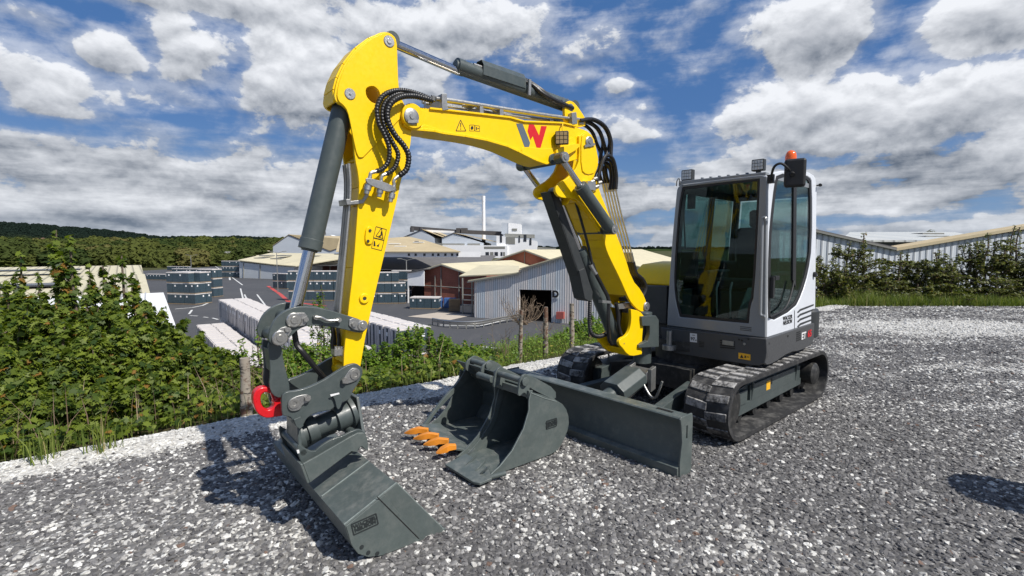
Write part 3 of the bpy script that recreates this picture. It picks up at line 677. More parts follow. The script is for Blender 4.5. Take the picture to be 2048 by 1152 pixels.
mb=MB(); mb.prism([S2.px(1680,484,-1),S2.px(1985,484,-1),S2.px(1908,466.5,22),S2.px(1700,466.5,22)],(0,0,.25)); mb.out('roof',wallmat('ribbed_pale_roof',(.52,.54,.53),(.60,.61,.58),1.5,.3,(1,0,0)),S2.t,smooth=0)
mb=MB()
for x,y,dd in ((1855,470,15),(1862,476,8)): q=S2.px(x,y,dd); mb.box(q+V((0,0,.2)),(1.8,0,0),(0,1.2,0),(0,0,.12))
mb.out('rooflight',TRIM,S2.t,smooth=0)
# --- lamp posts
LAMP=[]
def lamp(x,y0,y1,Y,label):
    t=thing('lamp_post',label,'lamp post',tuple(at_y(x,y1,Y))); p0=at_y(x,y1,Y); p1=at_y(x,y0,Y)
    mb=MB(); mb.lathe(p0,(0,0,1),[(0,.14),((p1-p0).z,.08)],8); mb.out('pole',STEEL,t)
    for s_ in (-1,1):
        mb=MB(); mb.tube([p1,p1+V((s_*1.2,0,.35))],.05,5); mb.box(p1+V((s_*1.5,0,.38)),(.4,0,0),(0,.16,0),(0,0,.07)); mb.out('lamp_head',TRIM,t,smooth=0)
lamp(556,506,585,116,'double headed lamp post beside the dark crate stacks'); lamp(814,521,600,100,'double headed lamp post beside the red brick warehouse')
lamp(383,512,545,170,'thin lamp post at the far edge of the yard near the wood')
# --- guard rail in the yard
t=thing('guard_rail','long grey crash barrier curving across the yard','crash barrier',tuple(on_z(960,655,YARD)))
P=[on_z(x,y,YARD) for x,y in ((865,650),(900,656),(950,657),(1000,648),(1040,641))]
mb=MB(); 
for h in (.55,.85): mb.tube([p+V((0,0,h)) for p in spline(P,5)],.13,6)
mb.out('rail',STEEL,t); mb=MB()
for p in spline(P,3): mb.box(p+V((0,0,.4)),(.07,0,0),(0,.07,0),(0,0,.4))
mb.out('post',TRIM,t,smooth=0)
# ------------------------------------------------------------------ wrapped pallets of glassware
WRAP=paint('shrink_wrap',(.50,.52,.55),.35,.10,scale=3); WTOP=paint('white_top_sheet',(.62,.58,.55),.6,.14,scale=3.5); DARKB=paint('dark_bottle_load',(.045,.075,.095),.3,.3,scale=4); LAB=paint('paper_label',(.85,.85,.85),.6,.02)
LAYER=paint('layer_line',(.05,.07,.09),.6,.1); WOOD=paint('pallet_wood',(.30,.22,.14),.9,.2)
def crate_mesh(name,wx,wy,h,kind,lab=True):
    mb=MB()
    top=h
    if kind=='white':
        mb.mi=2; mb.box((0,0,h/2-.03),(wx/2-.06,0,0),(0,wy/2-.06,0),(0,0,h/2-.06)); mb.mi=0
        mb.mi=1
        # sagging top sheet with skirts
        mb.prism([(-wx/2+.07,-wy/2+.01,h-.10),(wx/2-.07,-wy/2+.01,h-.10),(wx/2-.07,wy/2-.01,h-.10),(-wx/2+.07,wy/2-.01,h-.10)],(0,0,.08))
        mb.prism([(-wx/2+.14,-wy/2+.08,h-.02),(wx/2-.14,-wy/2+.08,h-.02),(wx/2-.14,wy/2-.08,h-.02),(-wx/2+.14,wy/2-.08,h-.02)],(0,0,.05))
        for sx in (-1,1):
            for sy in (-1,1): mb.box((sx*(wx/2-.28),sy*(wy/2-.27),h/2-.02),(.20,0,0),(0,.25,0),(0,0,h/2-.07))
        mb.mi=2
        mb.box((0,0,h*.5),(wx/2-.03,0,0),(0,wy/2-.03,0),(0,0,.02))
    else:
        mb.mi=0; mb.box((0,0,h/2),(wx/2-.03,0,0),(0,wy/2-.03,0),(0,0,h/2-.14))
        mb.mi=1; mb.box((0,0,h-.10),(wx/2-.01,0,0),(0,wy/2-.01,0),(0,0,.085))
        mb.mi=3; mb.box((0,0,.07),(wx/2,0,0),(0,wy/2,0),(0,0,.06))
        mb.mi=2
        for kz in range(1,5): mb.box((0,0,kz*h/5.2),(wx/2-.015,0,0),(0,wy/2-.015,0),(0,0,.02))
    mb.mi=4
    if lab:
     for s_ in (-1,1): mb.box((0,s_*(wy/2-.01),h*.72),(.13,0,0),(0,.015,0),(0,0,.15)); mb.box((s_*(wx/2-.01),0,h*.72),(.015,0,0),(0,.13,0),(0,0,.15))
    o=mb.out(name,[WRAP if kind=='white' else DARKB,WTOP,LAYER,WOOD,LAB],None,smooth=0); return o
PROTO={}
def crates(kind,origin,e,ni,nj,nk,sz,label,group,show=None,jit=.10):
    """rows of pallets: i along e, j across, k up; only the ones the camera can see"""
    e=V(e).normalized(); d_=V((-e.y,e.x,0)); sz=tuple(sz); a=math.atan2(e.y,e.x)
    for i in range(ni):
        for j in range(nj):
            for k_ in range(nk):
                if show and not show(i,j,k_): continue
                lab=random.random()<.45; key=(kind,sz,lab)
                if key not in PROTO:
                    o=crate_mesh('wrapped_pallet' if kind=='white' else 'bottle_pallet',sz[0],sz[1],sz[2],kind,lab); PROTO[key]=o
                else: o=PROTO[key].copy(); link(o)
                o.location=V(origin)+e*((i+.5)*sz[0]+random.uniform(-jit,jit)*.5)+d_*((j+.5)*sz[1]+random.uniform(-jit,jit)*.5)+V((0,0,k_*sz[2]+.02))
                o.rotation_euler=(0,0,a+random.uniform(-.02,.02)); 
                lt='' if nk==1 else (' top' if k_==nk-1 else ' bottom' if k_==0 else ' middle'); ln='' if nj==1 else (' front' if j==0 else ' back' if j==nj-1 else ' inner')
                tag(o,f'{ordn(i+1)}{ln}{lt} {label}','pallet',group)
zT=YARD+4
A0=on_z(437,600,zT); A0=V((A0.x,A0.y,YARD+.03))   # far-left near-edge corner; row runs back towards the camera along -U
crates('white',A0,-U,30,2,2,(1.32,1.6,2.0),'white wrapped pallet from the far end of the long two-high row','pallets in the long two-high white row',show=lambda i,j,k_: (k_==1) or j==0)
B0=on_z(392,651,YARD+2); B0=V((B0.x,B0.y,YARD+.03))
crates('white',B0,-U,26,2,1,(1.32,1.35,2.0),'white wrapped pallet from the far end of the low single-high row','pallets in the low white row')
C0=on_z(794,662,zT); C0=V((C0.x,C0.y,YARD+.03))
crates('white',C0,U,12,2,2,(1.32,-1.45 if 0 else 1.45,2.0),'wrapped pallet from the far end of the block right of the arm','pallets in the block right of the arm',show=lambda i,j,k_: (k_==1) or i==0 or j==1) if 0 else None
# block C: built from its far end towards the camera so that its long side faces left
C1=C0+U*14.5
crates('white',C1,-U,11,2,2,(1.32,1.45,2.0),'wrapped pallet from the far end of the block right of the arm','pallets in the block right of the arm',show=lambda i,j,k_: (k_==1) or i==10 or j==0)
DK=(1.25,1.25,1.95)
def dark(x,y,e,ni,nj,nk,label,group,show=None):
    q=on_z(x,y,YARD); crates('dark',(q.x,q.y,YARD+.03),e,ni,nj,nk,DK,label,group,show)
EX=(.97,-.24,0)
G1='dark bottle pallets stacked three high left of the road'
dark(335,608,EX,5,3,3,'dark bottle pallet from the left in the largest left stack',G1,lambda i,j,k_: (j==0 or (i==4) or k_==2) and not (k_==2 and i==4 and j==0))
dark(398,594,EX,3,2,3,'dark pallet from the left, stack behind the largest left stack','pallets in the second left stack',lambda i,j,k_: j==0 or i==2 or k_==2)
dark(292,560,EX,10,1,1,'dark bottle pallet from the left in the low row by the cream roofs','pallets in the low left row')
dark(345,562,EX,12,1,2,'dark bottle pallet from the left in the two-high back left row','pallets in the back left row')
dark(334,541,EX,10,1,1,'tiny dark pallet from the left in the farthest row below the wood','pallets in the farthest row')
dark(444,555,(.98,-.1,0),7,1,3,'dark pallet from the left in the stack beside the roadside shed','pallets beside the roadside shed')
G5='dark bottle pallets in the long wall of stacks behind the arm'
dark(546,577,(.90,-.43,0),4,1,2,'dark pallet from the left, short stack ending the pallet wall','pallets at the left end of the wall')
dark(577,602,(.99,.02,0),9,1,3,'dark pallet from the left in the wall behind the chrome rod','pallets in the wall behind the chrome rod')
dark(742,608,(.99,.10,0),5,1,3,'dark pallet from the left, stack touching the arm right edge','pallets right of the arm',lambda i,j,k_: not (k_==2 and i>3))
dark(784,600,(.99,-.05,0),3,2,3,'dark pallet from the left, stack beside the brick warehouse','pallets left of the brick warehouse',lambda i,j,k_: j==0)
dark(819,618,(.97,-.1,0),4,2,1,'dark pallet from the left in the small group by the brick wall','pallets by the brick wall')
BLUE=paint('blue_crate_plastic',(.05,.13,.34),.5,.1)
for x,y,nm in ((863,615,'single pale blue pallet box beside the pallet group'),(890,615,'blue plastic crate standing at the foot of the brick wall')):
    q=on_z(x,y,YARD); mb=MB(); mb.box(q+V((.9,0,.85)),(1.0,0,0),(0,.7,0),(0,0,.8)); 
    for kx in range(5): mb.box(q+V((.1+kx*.4,-.72,.85)),(.04,0,0),(0,.03,0),(0,0,.78))
    tag(mb.out('plastic_crate',BLUE,None,smooth=0),nm,'crate')
q=on_z(897,622,YARD); mb=MB()
for kz in range(10): mb.box(q+V((1.0+.05*random.random(),0,.12+kz*.2)),(.9,0,0),(0,.6,0),(0,0,.06))
tag(mb.out('empty_pallet_stack',WOOD,None,smooth=0),'pile of empty wooden pallets by the brick wall','pallet pile')
# ------------------------------------------------------------------ excavator
FB=Frame((1.31628,4.9),219)       # boom plane; w = 0 is the near face of the stick
FH=Frame((2.34,4.58),223)         # cab and house; w = 0 is the cab's near side at sill height, s = 0 its front
FT=Frame((2.05,5.54),220.9)       # tracks
EXC=thing('excavator','yellow and grey tracked excavator with silver-white cab, arm folded down to a tilting bucket','excavator',(2.05,5.54,0))
def eb(mb,name,mats,parent=EXC,bevel=.004,**k): return mb.out(name,mats,parent,bevel=bevel,**k)
B=FB
def plate(fr,pts,w0,w1,it=2,holes=()):
    """solid between the planes w0 (nearer) and w1, outline read on w0"""
    mb=MB(); mb.prism(fr.poly(pts,w0,it),fr.n*(w1-w0),[fr.poly(h,w0,it) for h in holes]); return mb
def pin(mb,fr,x,y,w,r,d=.03,hub=.45):
    c=fr.px(x,y,w); mb.lathe(c-fr.n*.01,fr.n,[(0,r),(d,r),(d+.004,r*.88),(d+.004,r*hub),(d+.010,r*hub*.9),(d+.010,.001)],22)
# ---- stick (arm)
AW=.20
head=[(773,63),(787,70),(794,82),(795,109),(796,140),(797,165),(800,190),(812,215),(826,240),(823,262),(822,285),(818,304),(800,370),(799,380),(785,442),(735,652),(722,727),(718,750),(705,762),(690,752),(686,730),(696,627),(707,536),(716,411),(719,373),(716,345),(710,318),(707,280),(703,248),(697,222),(686,211),(675,206),(668,195),(670,179),(676,155),(689,127),(714,95),(741,75),(758,65)]
hole=[(730,178),(738,173),(748,173),(757,182),(760,196),(756,208),(749,208),(739,203),(731,192)]
mb=MB()
nearp=B.poly(head,0,1); mb.prism(nearp,-B.n*.022,[B.poly(hole,0,1)])
far=[p-B.n*AW for p in nearp]; mb.prism(far,B.n*.022,[[p-B.n*AW for p in B.poly(hole,0,1)]])
def edge_strip(mb,pts,w0=-.02,w1=-AW+.02,inset=(0,0),th=.014):
    A=[B.px(x,y,0) for x,y in pts]; A=[p+B.n*(w0)+B.f*inset[0]+B.z*inset[1] for p in A]; Bq=[p+B.n*(w1-w0) for p in A]; mb.strip(A,Bq,(0,0,th))
edge_strip(mb,[(674,204),(672,179),(678,155),(691,128),(715,97),(742,77),(772,66)])
edge_strip(mb,[(716,322),(723,373),(720,411),(711,536),(700,627),(690,728)])
edge_strip(mb,[(798,190),(822,256),(820,285),(815,304),(797,370),(782,442),(732,652),(719,727)])
edge_strip(mb,[(716,322),(760,285),(800,236)])
ARM=eb(mb,'arm',YEL,bevel=.005)
# doubler plate on the head, stopping at the diagonal weld
dbl=[(773,66),(785,72),(791,84),(792,109),(794,165),(797,190),(808,214),(812,222),(790,248),(730,310),(724,316),(714,314),(706,280),(700,248),(694,222),(686,211),(677,204),(673,193),(674,179),(680,156),(692,129),(716,98),(742,78),(760,69)]
mb=MB(); mb.prism(B.poly(dbl,.0,1),B.n*.010,[B.poly(hole,0,1)]); eb(mb,'doubler_plate',YEL,ARM,.004)
mb=MB(); pin(mb,B,778,83,.01,.036,.012); pin(mb,B,700,188,.01,.034,.012,.2); eb(mb,'pin',STEEL,ARM,0)
mb=MB(); c=B.px(705,748,.02); mb.cyl(c,c-B.n*(AW+.04),.046,24); c=B.px(728,597,0); mb.lathe(c,B.n,[(0,.034),(.012,.030),(.012,.012),(.004,.012),(.004,.001)],18); mb.prism(B.poly([(730,462),(733,454),(741,453),(746,460),(745,484),(740,489),(732,488),(729,480)],0,2),B.n*.012); eb(mb,'boss',YEL,ARM,.003)
mb=MB(); 
for x,y in ((740,461),(736,482)): c=B.px(x,y,.013); mb.cyl(c,c+B.n*.004,.009,10)
c=B.px(728,598,.0); mb.cyl(c,c+B.n*.008,.011,10); c=B.px(722,79,-.1); eb(mb,'bolt',DRK,ARM,0)
# warning pictograms
def outline(mb,fr,pts,w,t=.004,closed=True):
    P=[fr.px(x,y,w) for x,y in pts]; n=len(P)
    for i in range(n if closed else n-1):
        a,b=P[i],P[(i+1)%n]; d_=(b-a).normalized(); q=d_.cross(fr.n)*t/2; mb.prism([a-q,b-q,b+q,a+q],fr.n*.001)
def blob(mb,fr,pts,w): mb.prism([fr.px(x,y,w) for x,y in pts],fr.n*.001)
mb=MB(); outline(mb,B,[(752,453),(773,459),(768,480),(747,475)],.001,.003); outline(mb,B,[(747,476),(768,481),(763,501),(743,496)],.001,.003)
outline(mb,B,[(752,472),(763,456),(766,477)],.001,.004); blob(mb,B,[(762,462),(765,466),(763,472),(759,474),(757,472),(761,470)],.001); blob(mb,B,[(748,482),(750,482),(751,492),(747,492)],.001); blob(mb,B,[(763,482),(759,487),(757,494),(753,491),(757,489)],.001)
eb(mb,'warning_sticker',INK,ARM,0)
# grab pipes down the front of the stick
mb=MB()
for k_,w_ in enumerate((-.035,-.075,-.115)):
    P=[B.px(x,y,0)+B.n*w_+B.f*.012 for x,y in ((706,326),(709,360),(708,400),(702,470),(695,545),(689,610),(685,655))]
    mb.tube(spline(P,5),.0105,8)
eb(mb,'hydraulic_pipe',STEEL,ARM,0)
mb=MB()
mb.prism(B.poly([(692,398),(700,398),(702,402),(725,399),(735,381),(740,383),(737,392),(727,407),(694,410)],.006,0),-B.n*.13)
eb(mb,'pipe_bracket',PIN,ARM,.003)
# quick couplings on the near side
mb=MB(); mb.prism(B.poly([(731,358),(736,355),(766,363),(792,374),(790,381),(775,384),(750,374),(736,368)],.085,1),-B.n*.012); 
for x,y in ((741,364),(783,378)): c=B.px(x,y,.07); mb.cyl(c,c-B.n*.07,.008,8)
eb(mb,'coupling_plate',PIN,ARM,.002)
mb=MB()
for (x0,y0),(x1,y1),L_ in (((740,353),(733,388),0),((762,361),(758,394),0),((788,370),(780,404),0)):
    p0=B.px(x0,y0,.06); p1=B.px(x1,y1,.06); ax=p1-p0; l=ax.length
    mb.lathe(p0,ax,[(0,.012),(l*.18,.013),(l*.18,.019),(l*.38,.019),(l*.38,.015),(l*.5,.015),(l*.5,.022),(l*.78,.022),(l*.78,.016),(l,.015)],14)
for pts in ([(740,353),(742,346),(752,343)],[(762,361),(764,352),(772,348)],[(788,370),(788,360),(798,351)]):
    mb.tube(spline([B.px(x,y,.06) for x,y in pts],4),.011,10)
eb(mb,'coupling',STEEL,ARM,0)
def ribbed(path,r,rib=.0024,pitch=3,seg=10):
    P=spline(path,1); 
    # resample evenly
    Q=spline(path,14); L=[0]
    for a,b in zip(Q,Q[1:]): L.append(L[-1]+(b-a).length)
    n=int(L[-1]/.0062); R_=[];j=0
    for i in range(n+1):
        t=L[-1]*i/n
        while j<len(L)-2 and L[j+1]<t: j+=1
        u=(t-L[j])/max(L[j+1]-L[j],1e-6); R_.append(Q[j].lerp(Q[j+1],u))
    mb=MB(); mb.tube(R_,r,seg,rf=lambda i: r+rib if i%3==0 else r-rib*.3); return mb
H1=[(849,193,-.02),(830,186,-.01),(806,181,.02),(783,183,.05),(764,194,.07),(754,216,.08),(757,246,.08),(768,268,.08),(778,295,.08),(777,321,.07),(766,337,.06),(752,343,.06)]
H2=[(858,196,-.06),(836,188,-.05),(812,187,.0),(790,190,.04),(771,204,.06),(764,228,.07),(770,256,.07),(785,285,.07),(796,308,.07),(791,332,.06),(781,343,.06),(772,348,.06)]
H3=[(864,201,.03),(846,196,.04),(828,192,.05),(804,193,.07),(785,203,.09),(775,222,.09),(777,245,.09),(790,270,.09),(808,292,.09),(817,312,.09),(814,336,.08),(806,346,.07),(798,351,.06)]
for Hh,r in ((H1,.0145),(H2,.0145),(H3,.0175)): eb(ribbed([B.px(*q) for q in Hh],r),'ribbed_hose',HOSE,bevel=0)
# ---- bucket cylinder (front of stick)
wc=-.10
def ram(name,p_top,p_mid,p_end,rb,rr,parent=EXC,barrel_first=True,eye=.05,eye_w=.06,ax=None):
    """cylinder: barrel from p_top to p_mid, rod on to p_end (or the other way round)"""
    ax=ax or FB.n; d_=(p_end-p_top).normalized()
    mb=MB(); L=(p_mid-p_top).length; pm=p_top+d_*L
    if barrel_first:
        mb.lathe(p_top+d_*eye*.6,d_,[(0,rb*.8),(.01,rb),(L-eye*.6-.06,rb),(L-eye*.6-.06,rb*1.06),(L-eye*.6,rb*1.06),(L-eye*.6,rb*.8),(L-eye*.6+.012,rb*.7)],26); mb.cyl(p_top-ax*eye_w,p_top+ax*eye_w,eye,20)
    else:
        L2=(p_end-p_mid).length; p0=p_end-d_*L2
        mb.lathe(p0,d_,[(-.012,rb*.7),(0,rb*.8),(0,rb*1.06),(.06,rb*1.06),(.06,rb),(L2-eye*.6,rb),(L2-eye*.6+.01,rb*.8)],26); mb.cyl(p_end-ax*eye_w,p_end+ax*eye_w,eye,20)
    o=eb(mb,name,GRY,parent,.003)
    mb=MB(); a,b=(pm,p_end) if barrel_first else (p_top,p_mid); mb.cyl(a-d_*.02,b+d_*.02,rr,20); 
    eb(mb,'rod',CHROME,o,0)
    mb=MB(); e=p_end if barrel_first else p_top; mb.cyl(e-ax*eye_w,e+ax*eye_w,eye,20); eb(mb,'rod_eye',GRY,o,.003); return o
pt,pm,pe=B.px(692,190,wc),B.px(612,497,wc),B.px(586,640,wc)
BC=ram('bucket_cylinder',pt,pm,pe,.063,.036,eye=.05)
mb=MB(); P=[B.px(x,y,wc) for x,y in ((636,472),(648,470),(645,450),(648,420),(668,340),(682,290),(694,262),(705,235))]; mb.tube(spline(P[3:],6),.015,10); eb(mb,'hose',HOSE,BC,0)
mb=MB(); mb.cyl(B.px(622,470,wc+.02),B.px(643,471,wc),.018,12); mb.tube(spline(P[1:4],5),.013,10); mb.cyl(B.px(645,452,wc),B.px(647,440,wc),.020,6); eb(mb,'hose_fitting',PIN,BC,0)
mb=MB(); a=B.px(654,395,wc); mb.cyl(a-V((0,0,.008)),a+V((0,0,.008)),.02,10); eb(mb,'hose_clip',PIN,BC,0)
# ---- upper boom
up=[(806,217),(821,212,1),(842,214),(870,219),(898,222),(960,228),(1019,235),(1047,244),(1124,247),(1160,256),(1180,264),(1192,285),(1182,305),(1160,318),(1128,326),(1110,328),(1091,327),(1069,319),(1035,302),(1013,292),(972,280),(930,272),(884,266),(868,262),(845,260),(822,258),(808,249),(802,233)]
mb=MB(); W0=.012; UW=.235
P=B.poly(up,W0,1); mb.prism(P,-B.n*UW)
UB=eb(mb,'upper_boom',YEL,bevel=.006)
# proud web outline along the lower flange
mb=MB(); low_=[(806,250),(824,259),(846,261),(868,263),(884,267),(930,273),(972,281),(1013,293),(1035,303),(1069,320),(1091,328),(1100,326)]
A_=[B.px(x,y,W0) for x,y in low_]; 
for a,b in zip(A_,A_[1:]): mb.prism([a+B.z*.012,b+B.z*.012,b-B.z*.006,a-B.z*.006],B.n*.012)
hi_=[(858,217),(898,221),(960,228),(1019,235),(1047,243),(1124,246),(1150,252)]
A_=[B.px(x,y,W0) for x,y in hi_]
for a,b in zip(A_,A_[1:]): mb.prism([a+B.z*.006,b+B.z*.006,b-B.z*.008,a-B.z*.008],B.n*.014)
mb.prism([B.px(x,y,W0) for x,y in rnd_poly([(884,267),(876,258),(858,252),(846,249),(838,256),(850,262)],1)],B.n*.006)
mb.prism([B.px(x,y,W0) for x,y in rnd_poly([(1045,293),(1100,300),(1126,284),(1150,272),(1150,296),(1126,312),(1100,326),(1091,328),(1069,320),(1040,304)],1)],B.n*.008)
eb(mb,'flange',YEL,UB,.003)
mb=MB(); c=B.px(823,233,W0); mb.lathe(c-B.n*(UW+.02),B.n,[(0,.078),(UW+.045,.078),(UW+.045,.06)],28); c=B.px(1143,216,-.02); 
eb(mb,'pivot_boss',YEL,UB,.003)
mb=MB(); pin(mb,B,823,233,.04,.052,.014,.35); c=B.px(829,243,.05); mb.prism(B.poly([(815,240),(836,240),(836,246),(815,246)],.045,0),B.n*.008); eb(mb,'pin',PIN,UB,0)
# bracket ears for the stick cylinder
ear=[(1129,212),(1134,203),(1142,201),(1150,206),(1165,226),(1172,240),(1170,256),(1131,250)]
mb=MB(); 
for w_ in (-.015,-.175): mb.prism(B.poly(ear,w_,1),-B.n*.03)
eb(mb,'cylinder_bracket',YEL,UB,.004)
mb=MB(); pin(mb,B,1142,215,-.015,.036,.006); eb(mb,'pin',STEEL,UB,0)
# pipes along the top of the upper boom
mb=MB()
for k_,(w_,h) in enumerate(((.0,.0),(-.045,.02),(-.095,.02),(-.145,.0),(-.19,.02))):
    P=[B.px(x,y,.0)+B.n*w_+B.z*(h+.006) for x,y in ((872,199),(900,203),(960,212),(1050,226),(1120,236),(1158,240))]
    mb.tube(spline(P,4),.0125 if k_%2==0 else .010,8)
eb(mb,'hydraulic_pipe',STEEL,UB,0)
mb=MB()
for pts in ([(884,187),(894,187),(895,212),(898,219),(886,221),(884,212)],[(1144,225),(1153,224),(1155,248),(1145,249)]):
    mb.prism(B.poly(pts,.03,0),-B.n*.25)
for x,y in ((1000,222),(960,218)): mb.prism(B.poly([(x,y-5),(x+7,y-5),(x+8,y+9),(x,y+9)],.01,0),-B.n*.2)
eb(mb,'pipe_clamp',PIN,UB,.003)
mb=MB()
for k_ in range(5): 
    a=B.px(925+k_*3,212+k_,-.03-.03*k_); mb.tube(spline([a,a+B.z*.035-B.f*.1,a+B.z*.03-B.f*.22,a-B.f*.34],5),.010,7)
for x,y in ((862,198),(868,196),(1161,240),(1160,246)): c=B.px(x,y,-.02); mb.cyl(c-B.f*.03,c+B.f*.02,.017,6)
eb(mb,'hose_fitting',PIN,UB,0)
# W emblem
mb=MB(); q=lambda pts,w_=W0+.0: mb.prism([B.px(x,y,w_) for x,y in pts],B.n*.0015)
q([(1032,247),(1045,247.5),(1060,286),(1058,294),(1049,294)]); eb(mb,'emblem_grey_bar',INKG,UB,0)
mb=MB(); q([(1058,248),(1067.5,249),(1078,271),(1073,295),(1065.5,272),(1061,280),(1055,262)]); q([(1082,252),(1093.5,252.5),(1081,295.5),(1073,295.2),(1078,271)]); eb(mb,'emblem_red_letter',INKR,UB,0)
mb=MB(); outline(mb,B,[(921,240),(932,262),(912,262)],W0,.005); blob(mb,B,[(920.3,246),(922.3,246),(921.8,255),(920.8,255)],W0); blob(mb,B,[(920.4,257),(922.2,257),(922.2,259),(920.4,259)],W0)
outline(mb,B,[(939,250),(949,250),(949,262),(939,262)],W0,.003); outline(mb,B,[(950,251),(959,252),(959,263),(950,262)],W0,.003); blob(mb,B,[(942,253),(946,252),(947,257),(944,260),(941,258)],W0); blob(mb,B,[(952,254),(954,254),(954,260),(952,260)],W0); blob(mb,B,[(955,256.5),(958,256),(958,258),(955,258)],W0)
eb(mb,'warning_sticker',INK,UB,0)
# boom work light
c=B.px(1124,276,.07); mb=MB(); ld=(B.f*.75+B.n*.62-B.z*.1).normalized(); lx=ld.cross(B.z).normalized(); ly=lx.cross(ld)
mb.box(c,lx*.052,ly*.052,ld*.028); WL=eb(mb,'work_light',DRK,UB,.008)
mb=MB()
for i in (-1,0,1):
    for j in (-1,0,1): mb.box(c+ld*.029+lx*.031*i+ly*.031*j,lx*.013,ly*.013,ld*.002)
eb(mb,'lens',paint('amber_lens',(.45,.33,.16),.3,.2),WL,0)
mb=MB(); mb.prism(B.poly([(1112,302),(1118,295),(1158,285),(1160,296),(1120,318),(1113,312)],.05,1),-B.n*.05); mb.tube(spline([c-ld*.03,c+V((0,0,.12))-ld*.05,B.px(1130,252,.0)],5),.006,6); eb(mb,'lamp_bracket',YEL,UB,.003)
# stick cylinder on top
p0,p1,p2=B.px(778,83,-.10),B.px(912,141,-.10),B.px(1142,215,-.10)
SC=ram('stick_cylinder',p0,p1,p2,.053,.029,barrel_first=False,eye=.05,eye_w=.055)
dd=(p2-p1).normalized(); nn_=dd.cross(B.n).normalized(); nn_=nn_ if nn_.z>0 else -nn_
mb=MB(); a=B.px(957,143,-.10)+nn_*.0; 
sec=[(-.058,.01),(-.058,.080),(-.030,.122),(.030,.122),(.058,.080),(.058,.01)]
L_=.40; base=p1+dd*((B.px(957,160,-.10)-p1).dot(dd))
P0=[base+B.n*u_+nn_*v_ for u_,v_ in sec]; P1=[p+dd*L_ for p in P0]
for i in range(len(P0)-1): mb.prism([P0[i],P1[i],P1[i+1],P0[i+1]],(B.n*0+ (base+dd*.2-P0[i])).normalized()*.006)
mb.prism([P1[i] for i in range(6)],dd*.005); eb(mb,'hose_guard',GRY,SC,.003)
mb=MB(); mb.tube(spline([base+dd*.40+nn_*.085,base+dd*.47+nn_*.09,base+dd*.56+nn_*.03+B.n*.06,base+dd*.66-nn_*.02+B.n*.08,base+dd*.78-nn_*.03+B.n*.08],6),.022,10); mb.tube(spline([base+dd*.38+nn_*.07+B.n*.02,base+dd*.48+nn_*.06+B.n*.04,base+dd*.6-nn_*.01+B.n*.085,base+dd*.9-nn_*.04+B.n*.085],6),.018,10); eb(mb,'hose',HOSE,SC,0)
mb=MB(); c=base-dd*.02+nn_*.065; mb.cyl(c-dd*.06,c+dd*.05,.022,8); mb.cyl(c+B.n*.03-dd*.05,c+B.n*.03+dd*.04,.014,8)
c=base+dd*.43+nn_*.02; mb.box(c+B.n*.07,dd*.012,nn_*.06,B.n*.008); c=base+dd*.80; 
for e_ in (0,.05): mb.tube([c+dd*e_+B.n*.07+nn_*.03,c+dd*e_+B.n*.075-nn_*.06],.006,6)
eb(mb,'hose_fitting',PIN,SC,0)
# ---- lower boom
lo=[(1158,272,1),(1169,263),(1181,266),(1189,280),(1194,302),(1198,324),(1191,350),(1200,384),(1211,410),(1234,471),(1249,509),(1264,559),(1284,582),(1294,606),(1291,622),(1281,624),(1264,608),(1255,592),(1240,557),(1219,515),(1211,494),(1209,478),(1184,434),(1162,402),(1142,396),(1125,396),(1115,391),(1110,380),(1115,368),(1140,353),(1157,330),(1159,300)]
mb=MB(); P=B.poly(lo,.035,1); mb.prism(P,-B.n*.028); mb.prism([p-B.n*.252 for p in P],-B.n*.028)
LBW=-.245
def lstrip(pts,w0=.007,w1=-.217,th=.012):
    A=[B.px(x,y,.035)+B.n*(w0-.035) for x,y in pts]; Q=[p+B.n*(w1-w0) for p in A]; mb.strip(A,Q,(0,0,th))
lstrip([(1143,398),(1163,405),(1185,437),(1210,480),(1212,496),(1221,517),(1242,559),(1256,592)]); lstrip([(1192,352),(1199,385),(1209,411),(1232,471),(1247,509),(1261,559),(1281,584)]); lstrip([(1140,410),(1165,360),(1190,350)])
LB=eb(mb,'lower_boom',YEL,bevel=.005)
mb=MB(); mb.prism(B.poly([(1161,274),(1169,266),(1180,269),(1187,281),(1192,302),(1196,324),(1190,346),(1172,350),(1161,340)],.035,1),B.n*.010); eb(mb,'doubler_plate',YEL,LB,.004)
mb=MB(); pin(mb,B,1178,284,.045,.046,.018); mb.prism(B.poly([(1168,290),(1188,286),(1189,291),(1169,295)],.05,0),B.n*.008); pin(mb,B,1127,381,.035,.028,.004,.2); pin(mb,B,1292,613,.035,.045,.02); eb(mb,'pin',PIN,LB,0)
# articulation cylinders on both sides
for w_ in (.115,-.345):
    a,m_,e_=B.px(1122,316,.115),B.px(1160,372,.115),B.px(1221,459,.115)
    sh=B.n*(w_-.115); o=ram('boom_cylinder',a+sh,m_+sh,e_+sh,.052,.026,barrel_first=False,eye=.045,eye_w=.04)
    mb=MB()
    for q_ in (a+sh,e_+sh): mb.lathe(q_,B.n if w_>0 else -B.n,[(.03,.040),(.052,.040),(.052,.022),(.058,.020)],20)
    eb(mb,'pin',PIN,o,0)
mb=MB(); 
for (x,y) in ((1122,316),(1221,459)):
    c=B.px(x,y,.115); mb.cyl(c-B.n*.08,c-B.n*.39,.045,18)
eb(mb,'cross_tube',GRY,LB,.002)
